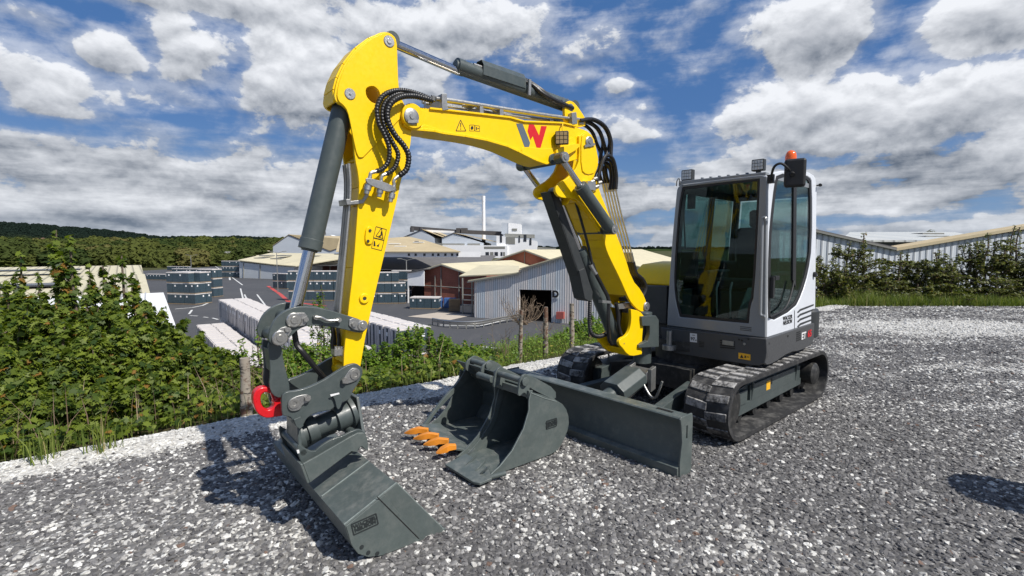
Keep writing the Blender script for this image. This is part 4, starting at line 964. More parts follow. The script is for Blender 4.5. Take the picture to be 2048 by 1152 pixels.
# lift cylinder with its guard, in front of the lower boom
p0,p1,p2=B.px(1113,386,-.11),B.px(1158,500,-.11),B.px(1232,680,-.11)
LC=ram('lift_cylinder',p0,p1,p2,.064,.036,barrel_first=False,eye=.05,eye_w=.06)
dd=(p2-p0).normalized(); nn_=dd.cross(B.n).normalized(); nn_=nn_ if nn_.dot(B.f)>0 else -nn_
mb=MB()
g0=B.px(1100,385,-.04); 
GP_=[B.px(x,y,-.05) for x,y in ((1100,383),(1111,381),(1122,402),(1176,552),(1178,564),(1166,567),(1158,555))]
for dw in (0,-.112): mb.prism([p+B.n*dw for p in GP_],-B.n*.008)
mb.prism([B.px(x,y,-.05) for x,y in ((1100,383),(1103.5,383),(1164,561),(1166,567),(1158,555))],-B.n*.12)
eb(mb,'rod_guard',DRK,LC,.003)
mb=MB(); mb.prism([B.px(x,y,-.03) for x,y in ((1158,541),(1169,536),(1186,584),(1184,600),(1178,603),(1170,598))],-B.n*.14); eb(mb,'hose_box',DRK,LC,.006)
eb(ribbed([B.px(x,y,w_) for x,y,w_ in ((1180,598,-.06),(1179,625,-.05),(1179,650,-.05),(1184,668,-.04),(1198,673,-.04),(1212,668,-.06))],.018),'ribbed_hose',HOSE,LC,0)
mb=MB(); mb.tube(spline([B.px(x,y,w_) for x,y,w_ in ((1184,526,-.02),(1192,548,-.0),(1206,575,.0),(1217,600,.01),(1216,640,.01),(1218,676,-.02),(1224,688,-.04))],6),.018,9); mb.tube(spline([B.px(x,y,w_) for x,y,w_ in ((1150,400,-.04),(1165,450,-.05),(1178,498,-.03),(1184,526,-.02))],6),.012,8); eb(mb,'hose',HOSE,LC,0)
mb=MB(); c0,c1=B.px(1181,530,-.02),B.px(1192,548,0); mb.cyl(c0,c1,.02,8); mb.prism(B.poly([(1205,600),(1222,602),(1222,607),(1205,606)],.03,0),-B.n*.05); eb(mb,'hose_fitting',PIN,LC,0)
# pipes and hoses behind the lower boom
mb=MB()
for k_ in range(5):
    P=[B.px(x,y,-.02)-B.n*.033*k_ for x,y in ((1229,368),(1243,430),(1259,490),(1266,524))]
    mb.tube(spline(P,4),.0085,8)
eb(mb,'hydraulic_pipe',STEEL,LB,0)
mb=MB()
for k_ in range(5):
    for (xa,ya),(xb,yb) in (((1228,362),(1232,382)),((1262,505),(1267,526))):
        mb.cyl(B.px(xa,ya,-.02)-B.n*.033*k_,B.px(xb,yb,-.02)-B.n*.033*k_,.014,6)
for x,y in ((1184,362),(1190,356),(1186,378),(1193,372),(1199,364)): c=B.px(x,y,.06); mb.cyl(c-B.f*.02,c+B.f*.02-B.z*.014,.016,8)
mb.box(B.px(1178,372,.06),B.f*.05,B.n*.03,B.z*.035)
eb(mb,'hose_fitting',STEEL,LB,0)
mb=MB()
for k_ in range(5):
    jx=(0,5,-3,3,-5)[k_]; P=[B.px(x,y,.0)-B.n*.036*k_ for x,y in ((1160,241),(1187,239-jx*.4),(1211+jx*.6,254-jx*.5),(1222+jx*.8,282),(1222-jx,312+jx),(1225+jx*.4,340),(1229,364))]
    mb.tube(spline(P,7),.0165,9)
for k_ in range(3):
    P=[B.px(x,y,.06)-B.n*.035*k_ for x,y in ((1194-k_*2,362-k_*4),(1201-k_,338),(1211+k_*3,312+k_*6),(1226+k_*2,318+k_*5),(1233+k_,350),(1232,378))]
    mb.tube(spline(P,7),.015,9)
for k_ in range(6):
    P=[B.px(x,y,-.02)-B.n*.028*k_ for x,y in ((1266,524),(1272,546),(1286,560),(1291,578),(1280,598),(1264,600))]
    mb.tube(spline(P,6),.02,9)
eb(mb,'hose',HOSE,LB,0)
# ---- swing post (kingpost)
kp=[(1262,618,1),(1280,622),(1288,632,1),(1286,660),(1284,682),(1275,690),(1276,700),(1285,702),(1284,709),(1262,713),(1252,706),(1246,697),(1239,690),(1238,682),(1243,676),(1253,672),(1260,660),(1263,640)]
mb=MB(); P=B.poly(kp,.035,1); mb.prism(P,-B.n*.035); mb.prism([p-B.n*.245 for p in P],-B.n*.035)
c=B.px(1262,700,.0); mb.prism([B.px(x,y,0) for x,y in ((1248,697),(1284,697),(1284,709),(1258,712))],-B.n*.22); mb.prism([B.px(x,y,0) for x,y in ((1272,628),(1286,632),(1284,700),(1272,700))],-B.n*.21)
KP=eb(mb,'swing_post',YEL,bevel=.006)
mb=MB(); pin(mb,B,1248,687,.035,.032,.004,.2); eb(mb,'pin',PIN,KP,0)
mb=MB()
mb.box(B.px(1247,612,-.03),B.f*.10,B.n*.01,B.z*.025); mb.box(B.px(1262,650,-.11),B.f*.05,B.n*.09,B.z*.22)
eb(mb,'pipe_bracket',PIN,KP,.002)
mb=MB()
for k_ in range(6):
    P=[B.px(x,y,-.02-.035*k_) for x,y in ((1232+k_,606),(1236+k_,630),(1238,655),(1250,678),(1290,690))]; mb.tube(spline(P,6),.018,8)
eb(mb,'hose',HOSE,KP,0)
# ---- linkage and tilt hitch on the stick
link_o=[(539,663),(546,645),(556,632),(571,621),(592,613),(621,613),(655,619),(692,630),(724,640),(734,650),(731,662),(720,667),(680,657),(650,652),(617,651),(598,658),(575,679),(563,688),(548,691),(537,681)]
mb=MB(); P=B.poly(link_o,.045,1); mb.prism(P,-B.n*.028); LP=[p-B.n*.262 for p in P]; mb.prism(LP,-B.n*.028)
c=B.px(560,676,.04); mb.cyl(c,c-B.n*.29,.036,16); c=B.px(588,640,.04); mb.cyl(c,c-B.n*.29,.036,16); c=B.px(725,651,.04); mb.cyl(c,c-B.n*.29,.03,16)
LK=eb(mb,'bucket_link',GRY,bevel=.005)
mb=MB(); 
for pts in ([(572,640),(578,627),(592,625),(614,625),(614,650),(590,654),(576,650)],[(544,680),(546,668),(566,651),(586,657),(574,676),(562,688),(548,690)],[(698,634),(724,641),(733,651),(728,664),(696,656)]):
    mb.prism(B.poly(pts,.045,1),B.n*.010)
eb(mb,'pin_plate',PIN,LK,.003)
mb=MB(); pin(mb,B,588,640,.055,.042,.014,.5); pin(mb,B,560,676,.055,.042,.014,.5); pin(mb,B,725,651,.055,.032,.014,.5)
for x,y in ((610,638),(573,658),(706,648),(630,634),(676,639)): c=B.px(x,y,.045); mb.cyl(c,c+B.n*.024,.015,6)
mb.tube(spline([B.px(x,y,.07) for x,y in ((630,634),(642,635),(656,641),(676,640))],4),.008,8)
eb(mb,'pin',STEEL,LK,0)
# upright link
vl=[(535,684),(548,689),(563,688),(566,716),(573,745),(581,778),(575,790),(560,797),(545,790),(538,772),(541,747),(539,716)]
mb=MB(); P=B.poly(vl,-.02,1); mb.prism(P,-B.n*.02); mb.prism([p-B.n*.14 for p in P],-B.n*.02); mb.prism([B.px(x,y,-.03) for x,y in ((538,700),(562,700),(570,745),(543,745))],-B.n*.14)
eb(mb,'tipping_link',GRY,bevel=.004)
# hitch body
hb_=[(563,793),(570,785),(577,783),(590,782),(611,777),(628,770),(642,763),(658,754),(671,745),(692,732),(703,728),(713,727),(722,733),(726,742),(724,753),(717,767),(706,782),(700,797),(690,804),(676,806),(664,820),(650,822),(630,826),(614,836),(607,850),(599,857),(590,851),(583,836),(576,833),(564,832)]
mb=MB(); P=B.poly(hb_,.05,1); mb.prism(P,-B.n*.028); mb.prism([p-B.n*.272 for p in P],-B.n*.028)
mb.prism([B.px(x,y,.02) for x,y in ((580,826),(664,812),(690,800),(694,792),(660,800),(580,814))],-B.n*.24)
HB=eb(mb,'tilt_hitch',GRY,bevel=.005)
mb=MB(); mb.prism(B.poly([(667,796),(661,790),(678,786),(684,796),(678,816),(672,818)],.05,1),B.n*.02); mb.prism([B.px(x,y,.05) for x,y in ((586,838),(600,832),(606,850),(599,857),(591,852))],B.n*.015); eb(mb,'stiffener',GRY,HB,.003)
mb=MB(); mb.prism([B.px(x,y,.071) for x,y in ((660,789),(678,785),(679,788),(662,793))],B.n*.001); eb(mb,'white_tape',INKW,HB,0)
mb=MB(); mb.prism(B.poly([(681,766),(686,756),(700,736),(714,735),(720,744),(716,758),(704,764),(690,768)],.05,1),B.n*.012); mb.prism(B.poly([(574,810),(577,800),(588,793),(606,788),(616,788),(621,795),(618,803),(604,808),(600,818),(588,822),(578,820)],.05,1),B.n*.012); eb(mb,'pin_plate',PIN,HB,.003)
mb=MB(); 
for x,y,r in ((710,749,.03),(588,807,.028)): c=B.px(x,y,.062); mb.lathe(c,B.n,[(0,r),(.006,r),(.006,r*.5),(.001,r*.5),(.001,.001)],20)
for x,y in ((688,760),(614,795)): c=B.px(x,y,.06); mb.cyl(c,c+B.n*.02,.018,6)
eb(mb,'pin',STEEL,HB,0)
# rotary actuator
a,b_=B.px(592,872,-.10),B.px(706,822,-.10); ad=(b_-a).normalized(); Lr=(b_-a).length
mb=MB(); mb.lathe(a,ad,[(0,.10),(.03,.10),(.03,.068),(.06,.068),(.06,.082),(.12,.082),(.12,.064),(Lr-.12,.064),(Lr-.12,.085),(Lr-.03,.085),(Lr-.03,.102),(Lr,.102)],30); eb(mb,'rotary_actuator',GRY,bevel=.003)
# lower hitch frame (grips the bucket)
mb=MB(); hf=[(594,902),(597,888),(604,894),(628,905),(640,893),(664,878),(686,872),(700,864),(716,858),(726,861),(733,872),(736,900),(728,898),(722,893),(716,903),(700,908),(622,958),(611,948)]
mb.prism(B.poly(hf,.10,1),-B.n*.02); mb.prism([p for p in [q_-B.n*.38 for q_ in B.poly(hf,.10,1)]],-B.n*.02)
mb.prism([a+ad*.0+B.z*.11+B.n*.1,a+B.z*.11-B.n*.12,a-B.z*.17-B.n*.14,a-B.z*.17+B.n*.14],-ad*.02); mb.prism([b_+B.z*.10+B.n*.06,b_+B.z*.10-B.n*.08,b_-B.z*.15-B.n*.18,b_-B.z*.15+B.n*.16],ad*.02)
for x,y,w_ in ((628,900,.06),(676,882,.06)): pass
c=B.px(719,876,.105); mb.cyl(c,c-B.n*.43,.026,16); mb.lathe(c,B.n,[(0,.034),(.012,.034),(.014,.02)],18)
c=B.px(607,905,.10); mb.cyl(c,c-B.n*.42,.022,14)
QH=eb(mb,'bucket_hook_frame',GRY,bevel=.004)
mb=MB(); mb.prism([B.px(x,y,.101) for x,y in ((593,900),(598,899),(599,906),(595,907))],B.n*.001); eb(mb,'label',INKW,QH,0)
mb=MB(); mb.tube(spline([B.px(x,y,w_) for x,y,w_ in ((588,660,-.06),(594,690,-.05),(606,705,-.03),(628,732,-.05),(645,752,-.07),(655,765,-.10),(650,800,-.12))],6),.017,10); mb.tube(spline([B.px(x,y,-.09) for x,y in ((664,652),(666,670),(664,690),(668,710),(676,702),(678,680),(676,655))],6),.012,8); mb.tube(spline([B.px(x,y,-.13) for x,y in ((640,653),(652,645),(664,650),(668,670),(670,690))],6),.012,8); eb(mb,'hose',HOSE,HB,0)
mb=MB()
for x in (672,678,684): c=B.px(x,702,-.05); mb.cyl(c+B.z*.03,c-B.z*.03,.011,8)
mb.box(B.px(677,703,-.05),B.f*.035,B.n*.03,B.z*.018); eb(mb,'hose_fitting',STEEL,HB,0)
# red lifting hook
hk=[(536,774),(521,775),(509,784),(506,797),(508,812),(514,826),(524,834),(536,837),(552,834),(566,832,1),(563,793,1),(551,799),(546,803),(550,811),(540,821),(531,819),(524,811),(521,799),(524,788),(532,784),(541,788,1),(545,779,1)]
mb=MB(); mb.prism(B.poly(hk,-.05,1),-B.n*.06); LH=eb(mb,'lifting_hook',RED,bevel=.014,seg=3)
mb=MB(); mb.prism(B.poly([(537,776),(541,775),(551,798),(547,802)],-.06,0),-B.n*.03); eb(mb,'safety_latch',RED,LH,.003)
# ---- tilted ditching bucket
def bp(s_,z,w_): return B.P(s_,w_,z)
wn,wf=.50,-.90
prof=[(3.221,.237),(2.924,.371),(2.628,-.012),(2.772,-.012),(3.02,-.006),(3.10,.02),(3.155,.06),(3.19,.12)]
mb=MB()
def shell(pts,th,w0=wn,w1=wf):
    for (s0,z0),(s1,z1) in zip(pts,pts[1:]):
        a,b,c,d_=bp(s0,z0,w0),bp(s1,z1,w0),bp(s1,z1,w1),bp(s0,z0,w1); n_=(b-a).cross(d_-a).normalized(); ctr=bp(2.95,.16,(w0+w1)/2)
        if n_.dot(ctr-a)<0: n_=-n_
        mb.prism([a,b,c,d_],n_*th)
shell([(2.628,-.012),(2.772,-.012),(3.02,-.006),(3.10,.02),(3.155,.06),(3.19,.12),(3.221,.237),(2.924,.371)],.014)
TB=eb(mb,'ditching_bucket',GRB,bevel=.003)
for w_,dw in ((wn,.014),(wf-.014,.014)):
    mb=MB(); mb.prism([bp(s_,z,w_) for s_,z in prof],B.n*dw); 
    if w_==wn:
        # welded cover plate over the rear two thirds of the side
        mb.prism([bp(s_,z,w_+dw) for s_,z in ((3.215,.232),(3.00,.332),(2.79,-.006),(3.02,-.004),(3.10,.02),(3.155,.06),(3.187,.12))],B.n*.005)
    eb(mb,'side_plate',GRB,TB,.003)
mb=MB()
for (a_,b_) in (((3.221,.237),(2.924,.371)),((2.924,.371),(2.628,-.006))): mb.tube([bp(a_[0],a_[1]+.002,wn+.006),bp(b_[0],b_[1]+.002,wn+.006)],.0035,6)
for w_ in (.142,-.30): mb.tube([bp(3.215,.243,w_),bp(2.93,.372,w_)],.004,6)
eb(mb,'weld_bead',WELD,TB,0)
mb=MB(); mb.prism([B.px(x,y,wn+.0195) for x,y in ((753,994),(755,993),(839,1077),(837,1078))],B.n*.0008); eb(mb,'plate_joint',INK,TB,0)
mb=MB(); mb.prism([bp(2.615,-.020,wn+.012),bp(2.80,-.020,wn+.012),bp(2.80,-.020,wf-.012),bp(2.615,-.020,wf-.012)],(0,0,.02)); eb(mb,'cutting_edge',GRB,TB,.003)
mb=MB(); 
for s_,z in ((3.10,.045),(3.05,.02),(3.135,.09)): c=bp(s_,z,wn+.019); mb.cyl(c,c+B.n*.002,.012,12)
eb(mb,'plug_hole',EMB,TB,0)
def plaque(org,xd,yd,wd,ht,parent,mat_=EMB):
    xd,yd=V(xd).normalized(),V(yd).normalized(); zd=xd.cross(yd); mb=MB()
    for (cx,cy,hx,hy) in ((0,ht/2,wd/2,.003),(0,-ht/2,wd/2,.003),(wd/2,0,.003,ht/2),(-wd/2,0,.003,ht/2)): mb.box(V(org)+xd*cx+yd*cy+zd*.0015,xd*hx,yd*hy,zd*.0015)
    o=mb.out('maker_plate',mat_,parent,smooth=0)
    text('WACKER\nNEUSON',V(org)+zd*.002,xd,yd,ht*.42,mat_,parent,'lettering',.0012,.0015,sx=1.12)
plaque(B.px(730,1048,wn+.0195),(B.px(749,1040,wn+.0195)-B.px(711,1057,wn+.0195)),(B.px(728,1040,wn+.0195)-B.px(732,1057,wn+.0195)),.135,.062,TB)
# hitch saddle plates standing on the bucket
mb=MB()
def onp(x,y,w_): return B.px(x,y,w_)
sad=[(606,928),(628,916),(664,895),(700,874),(716,866),(728,866),(735,876),(737,901),(730,899),(724,893),(718,897),(714,905),(703,903),(620,966)]
mb.prism(B.poly(sad,.14,0),-B.n*.016); mb.prism([p-B.n*.42 for p in B.poly(sad,.14,0)],-B.n*.016)
q0,q1=B.px(620,966,.14),B.px(606,928,.14); mb.prism([q0,q1,q1-B.n*.42,q0-B.n*.42],B.f*.015)
eb(mb,'saddle_bracket',GRB,TB,.004)
# ---- house, cab, tracks
H_=FH
# turntable and undercarriage
UC=MB(); T=FT
UC.cyl(T.P(0,0,.30),T.P(0,0,.62),.42,40); UC.cyl(T.P(0,0,.60),T.P(0,0,.70),.50,40)
UC.box(T.P(0,0,.34),T.f*.62,T.n*.30,V((0,0,.11)))
for sf in (-1,1):
    for sw in (-1,1):
        a=T.P(sf*.25,sw*.15,.34); b_=T.P(sf*.72,sw*.62,.30); UC.prism([a+T.n*sw*.0+V((0,0,.1)),b_+V((0,0,.09)),b_-V((0,0,.09)),a-V((0,0,.11))],T.f*.18*(-sf))
UCO=eb(UC,'undercarriage',MUD,bevel=.004)
Wt,TW=.975,.40; Lh,Rt=1.22,.275
def stadium(off,n=14,s0=-1.22,s1=1.22,r=.275,zc=.275,rf=None):
    """closed side profile of the belt, list of (s, z, normal s, normal z)"""
    o=[]; ra=r+off
    for i in range(n+1):
        a=-math.pi/2+math.pi*i/n; o.append((s1-r+ra*math.cos(a),zc+ra*math.sin(a)))
    for i in range(n+1):
        a=math.pi/2+math.pi*i/n; o.append((s0+r+ra*math.cos(a),zc+ra*math.sin(a)))
    return o
TRB=paint('track_rubber',(.020,.020,.021),.75,.25,dust=.35,scale=5,dcol=(.33,.32,.30))
m,k,b,o=new_mat('chalky_track_lug'); g=k.n('ShaderNodeNewGeometry'); p=g.outputs['Position']
dm=k.ss(k.m('ADD',k.m('MULTIPLY',k.noise(p,7,6,.65),.6),k.m('MULTIPLY',k.noise(p,40,4,.6),.4)),.38,.60,0,1.0); nz=k.xyz(g.outputs['Normal'])[2]
dm=k.m('MULTIPLY',dm,k.lin(nz,-.3,.9,.34,1.0)); k.put(b.inputs['Base Color'],k.mix(dm,(.02,.02,.021),(.42,.41,.395))); b.inputs['Roughness'].default_value=.85; LUG=m
def perim(t,off=0):
    """point and outward normal at distance t along the belt"""
    L1=2*(1.22-.275); Ca=math.pi*.275; tot=2*L1+2*Ca; t%=tot
    if t<L1: return (-(1.22-.275)+t, 0-off, 0,-1)
    t-=L1
    if t<Ca: a=-math.pi/2+t/.275; return ((1.22-.275)+(.275+off)*math.cos(a),.275+(.275+off)*math.sin(a),math.cos(a),math.sin(a))
    t-=Ca
    if t<L1: return ((1.22-.275)-t,.55+off,0,1)
    t-=L1; a=math.pi/2+t/.275; return (-(1.22-.275)+(.275+off)*math.cos(a),.275+(.275+off)*math.sin(a),math.cos(a),math.sin(a))
TOT=4*(1.22-.275)+2*math.pi*.275
for side in (1,-1):
    wo_=side*Wt; wi=side*(Wt-TW); wc_=(wo_+wi)/2
    mb=MB(); outp=stadium(-.014); inp=stadium(-.050)
    mb.prism([T.P(s_,wo_,z) for s_,z in outp],T.n*(-side*TW),[[T.P(s_,wo_,z) for s_,z in inp]])
    # inner guide ridge
    TR=eb(mb,'track',TRB,bevel=0); tp=TR
    mb=MB(); npitch=34; pt_=TOT/npitch
    for i in range(npitch):
        for half in (0,1):
            t0=(i+.5*half)*pt_+.02; 
            # each lug half: slanted block from the belt's middle to its edge
            we=wo_ if (half==0) == (side>0) or True else wi
            w_a=wc_-side*.008 if half==0 else wc_+side*.008
            w_b=wo_-side*.016 if half==0 else wi+side*.016
            hw=.034; Q=[]
            for (w_,sh,wd) in ((w_a,0,hw),(w_b,.018,hw*1.05)):
                for off,k2 in ((-.024,1.22),(-.004,1.0)):
                    for sg in (-1,1):
                        s_,z,ns,nz=perim(t0+sh+sg*wd*k2,off); Q.append(T.P(s_,w_,z))
            v=mb.vs(Q) # order: a0-,a0+,a1-,a1+, b0-,b0+,b1-,b1+
            for f_ in ((0,1,3,2),(4,6,7,5),(0,2,6,4),(1,5,7,3),(2,3,7,6),(0,4,5,1)): mb.f([v[j] for j in f_])
    eb(mb,'track_lugs',LUG,TR,.006)
    # frame, rollers, idler and sprocket
    mb=MB(); wI=wo_-side*.165
    mb.prism([T.P(s_,wI,z) for s_,z in ((.93,.16),(.93,.34),(.42,.40),(-.76,.40),(-.80,.36),(-.80,.18))],-T.n*side*.20)
    TF=eb(mb,'track_frame',GRY,TR,.006)
    mb=MB(); mb.prism([T.P(s_,wI+side*.004,z) for s_,z in ((.98,.13),(.98,.24),(-.78,.24),(-.78,.17))],side*T.n*.02); mb.prism([T.P(s_,wI+side*.004,z) for s_,z in ((1.0,.235),(.96,.36),(.56,.36),(.56,.235))],side*T.n*.03); mb.prism([T.P(s_,wI+side*.004,z) for s_,z in ((.48,.235),(.48,.385),(-.74,.385),(-.74,.235))],side*T.n*.022)
    for s_ in (.45,-.62): mb.tube(spline([T.P(s_,wI+side*.02,.24),T.P(s_,wI+side*.035,.38),T.P(s_+.03,wI+side*.03,.43),T.P(s_+.10,wI,.44)],4),.012,8)
    eb(mb,'side_guard',GRY,TF,.003)
    if side>0:
        mb=MB(); mb.prism([T.P(s_,wI+.027,z) for s_,z in ((.13,.27),(.04,.27),(.04,.36),(.13,.36))],T.n*.001); eb(mb,'sticker',STK,TF,0)
        mb=MB(); mb.prism([T.P(s_,wI+.026,z) for s_,z in ((.03,.31),(-.01,.31),(-.01,.38),(.03,.38))],T.n*.001); 
        for s_,z in ((.9,.13),(.86,.16),(.8,.17)): c=T.P(s_,wI+.025,z); mb.cyl(c,c+T.n*.002,.008,8)
        eb(mb,'slot',INK,TF,0)
    for s_ in (.62,.30,-.02,-.34,-.62):
        mb=MB(); c=T.P(s_,wc_,.105); mb.lathe(c-T.n*.10-T.n*side*.05,T.n,[(0,.045),(.03,.045),(.03,.058),(.06,.058),(.06,.04),(.12,.04),(.12,.058),(.15,.058),(.15,.045),(.18,.045)],18); eb(mb,'roller',MUD,TF,0)
    mb=MB(); c=T.P(1.22-.275,wc_,.275); mb.lathe(c-T.n*.09,T.n,[(0,.20),(.06,.205),(.06,.17),(.12,.17),(.12,.205),(.18,.20)],30); eb(mb,'idler_wheel',MUD,TF,0)
    mb=MB(); c=T.P(-(1.22-.275),wc_,.275); P=[]
    for i in range(44):
        a=2*math.pi*i/44; r=.205 if i%4 in (0,1) else .165; P.append(c+T.f*r*math.cos(a)+V((0,0,r*math.sin(a))))
    mb.prism([p+T.n*side*.02 for p in P],-side*T.n*.04); mb.lathe(c+T.n*side*.16,-side*T.n,[(0,.09),(.02,.12),(.14,.12),(.14,.15),(.2,.15)],24); eb(mb,'drive_sprocket',MUD,TF,0)
# ---- dozer blade
bw=.975; sb=1.90
bprof=[(0,.0),(-.02,.035),(-.045,.12),(-.055,.20),(-.048,.29),(-.02,.36),(.012,.415),(.0,.425),(-.05,.42)]   # front face, concave
mb=MB(); fr=[(.02,-.015),(.022,.03),(-.022,.06),(-.045,.14),(-.052,.22),(-.040,.31),(-.008,.385),(.03,.42)]; bk=[(.02,.432),(-.10,.432),(-.10,.405),(-.062,.36),(-.09,.22),(-.075,.12),(-.05,-.015)]
mb.prism([T.P(sb+s_,bw-.01,z) for s_,z in fr+bk],-T.n*(2*bw-.02))
DB=eb(mb,'dozer_blade',GRB,bevel=.004)
mb=MB(); mb.prism([T.P(sb+s_,bw-.012,z) for s_,z in ((.046,-.02),(.052,.058),(.012,.072),(.012,-.02))],-T.n*(2*bw-.024)); eb(mb,'cutting_edge',GRB,DB,.003)
for sd in (1,-1):
    mb=MB(); w_=sd*bw; mb.prism([T.P(sb+s_,w_,z) for s_,z in ((.03,-.02),(.035,.1),(.012,.25),(.03,.38),(.045,.425),(.03,.44),(-.12,.44),(-.13,.40),(-.13,.02),(-.11,-.02))],-T.n*sd*.014,[[T.P(sb+s_,w_,z) for s_,z in ((-.06,.26),(-.04,.26),(-.04,.36),(-.06,.36))]]); eb(mb,'side_plate',GRB,DB,.003)
mb=MB(); mb.prism([T.P(sb+a_,b2,.4345) for a_,b2 in ((-.03,.86),(-.06,.86),(-.06,.72),(-.03,.72))],(0,0,.001)); eb(mb,'lifting_slot',INK,DB,0)
for sw in (1,-1):
    mb=MB(); a=T.P(sb-.07,sw*.52,.16); b_=T.P(.55,sw*.30,.24); 
    for pz in (0,): 
        d_=(b_-a).normalized(); q_=d_.cross(V((0,0,1)))*.045; mb.prism([a-q_-V((0,0,.06)),a+q_-V((0,0,.06)),a+q_+V((0,0,.10)),a-q_+V((0,0,.10))],b_-a)
    eb(mb,'push_arm',GRY,DB,.005)
a,b_=T.P(sb-.12,-.02,.20),T.P(.62,0,.56); bd=(b_-a).normalized(); up_=bd.cross(T.n); up_=up_ if up_.z>0 else -up_
mb=MB(); mb.cyl(a,a+bd*.12,.035,16); mb.cyl(a+bd*.09,a+bd*.36,.075,24); mb.lathe(a+bd*.10,bd,[(0,.06),(.0,.082),(.03,.082)],24); 
DC=eb(mb,'blade_cylinder',GRY,DB,.003)
mb=MB(); c=a+bd*.34; sec=[(-.14,-.03),(-.14,.05),(-.075,.115),(.075,.115),(.14,.05),(.14,-.03),(.08,-.10),(-.08,-.10)]
P=[c+T.n*u_+up_*v_ for u_,v_ in sec]; mb.prism(P,bd*.36); eb(mb,'cylinder_guard',GRY,DB,.008)
mb=MB(); c=a+bd*.66; mb.cyl(c,c+bd*.1,.05,14); mb.cyl(c+bd*.12-T.n*.12,c+bd*.12+T.n*.12,.065,18); mb.box(c+bd*.12+T.n*.14-V((0,0,.03)),T.n*.02,bd*.04,V((0,0,.11))); mb.box(c+bd*.12-T.n*.10,T.n*.02,bd*.05,V((0,0,.08))); mb.tube(spline([c+T.n*.12-V((0,0,.02)),c+T.n*.2-V((0,0,.12)),c+T.n*.26-V((0,0,.13)),c+T.n*.31-V((0,0,.02)),c+T.n*.33+V((0,0,.04))],6),.012,8); eb(mb,'cylinder_fitting',PIN,DB,.003)
# ---- upper structure (house)
def hp(s_,w_,z): return H_.P(s_,w_,z)
mb=MB()
zt_=.835; zb_=.60
base=[(.012,.012),(.012,-.98),(-.10,-1.05),(-.10,-1.72),(-.9,-1.74),(-1.30,-1.62),(-1.52,-1.2),(-1.56,-.85),(-1.50,-.35),(-1.38,.012)]
mb.prism([hp(s_,w_,zb_) for s_,w_ in base],(0,0,zt_-zb_)); mb.prism([hp(s_*.96-.02,w_*.98-.01,.585) for s_,w_ in base],(0,0,.02))
HS=eb(mb,'house',DRK,bevel=.02,seg=3)
# deep front apron under the cab
GP=paint('lower_panel_grey',(.062,.064,.067),.45,.06)
ap=[(1321,655),(1533,677.5),(1535,712),(1523,730),(1500,731),(1487,728),(1362,709),(1345,704),(1325,688)]
mb=MB(); P=[H_.front(x,y,.022) for x,y in rnd_poly([(1321,655,1),(1532.5,677.5,1),(1534,712),(1524,731),(1500,731),(1487,728),(1362,709),(1345,704),(1325,688)],1)]; mb.prism(P,-H_.f*.06); AP=eb(mb,'front_apron',GP,HS,.008,seg=3)
sp_=[(1534,677.5,1),(1630,645.5,1),(1634,655),(1632,668),(1624,689),(1600,702),(1580,704),(1545,728),(1530,731),(1533,714)]
mb=MB(); P=[H_.px(x,y,.022) for x,y in rnd_poly(sp_,1)]; mb.prism(P,-H_.n*.05); SPN=eb(mb,'side_apron',GP,HS,.008,seg=3)
mb=MB(); mb.lathe(hp(-1.44,-.16,.66),(0,0,1),[(0,.17),(.02,.2),(.30,.2),(.33,.17)],24); eb(mb,'tail_bumper',DRK,HS,.004)
def fz(x,y,o_=.024): return H_.front(x,y,o_)
mb=MB()
for y0 in (679.5,684,688.5,693): mb.prism([fz(x,y) for x,y in ((1440,y0),(1470,y0+3),(1470,y0+5.6),(1440,y0+2.6))],H_.f*.001)
for y0 in (683,686,689,692): mb.prism([fz(x,y) for x,y in ((1398,y0),(1408,y0+1),(1408,y0+2.2),(1398,y0+1.2))],H_.f*.001)
for x,y in ((1478,679),(1484,681),(1497,678)): c=fz(x,y); mb.cyl(c,c+H_.f*.002,.010,10)
for k_ in range(5): mb.prism([H_.px(x,y,.024) for x,y in ((1593,664.5+k_*4),(1601,661.5+k_*4),(1601,663.7+k_*4),(1593,666.7+k_*4))],H_.n*.001)
for x,y in ((1538,687),(1576,672)): c=H_.px(x,y,.024); mb.cyl(c,c+H_.n*.002,.011,10)
eb(mb,'vent_slot',INK,HS,0)
mb=MB(); c=fz(1456,686); mb.box(c,H_.n*.055,V((0,0,.022)),H_.f*.004); mb.lathe(fz(1489,688),H_.f,[(0,.014),(.006,.012)],14); eb(mb,'side_lamp',PIN,HS,.002)
mb=MB(); mb.prism([fz(x,y) for x,y in ((1380,666),(1394,667.5),(1394,685),(1380,683.5))],H_.f*.001); eb(mb,'noise_label',INKW,HS,0)
text('97',fz(1385.5,678,.026),-H_.n if 0 else H_.n,(0,0,1),.045,INK,HS,'lettering',.001); text('dB',fz(1391.5,680.5,.026),H_.n,(0,0,1),.018,INK,HS); text('LWA',fz(1387,670.5,.026),H_.n,(0,0,1),.016,INK,HS)
mb=MB(); mb.prism([fz(x,y) for x,y in ((1477,705),(1501,709),(1501,721),(1477,717))],H_.f*.001); eb(mb,'warning_label',STK,HS,0)
mb=MB(); P=[(1480,715.5),(1483.5,708.5),(1487,716.5)]; mb.prism([fz(x,y,.0255) for x,y in P],H_.f*.001); mb.prism([fz(x,y,.0255) for x,y in ((1489,711),(1492,711.5),(1492,716),(1489,715.5))],H_.f*.001); mb.prism([fz(x,y,.0255) for x,y in ((1493.5,713),(1498,713.8),(1498,715),(1493.5,714.2))],H_.f*.001); eb(mb,'pictogram',INK,HS,0)
text('ET',H_.px(1607.5,672,.026),-H_.f,(0,0,1),.100,INKW,HS,'lettering',.003,sx=1.30); text('65',H_.px(1619.5,667.5,.026),-H_.f,(0,0,1),.100,INKR,HS,'lettering',.003,sx=1.30)
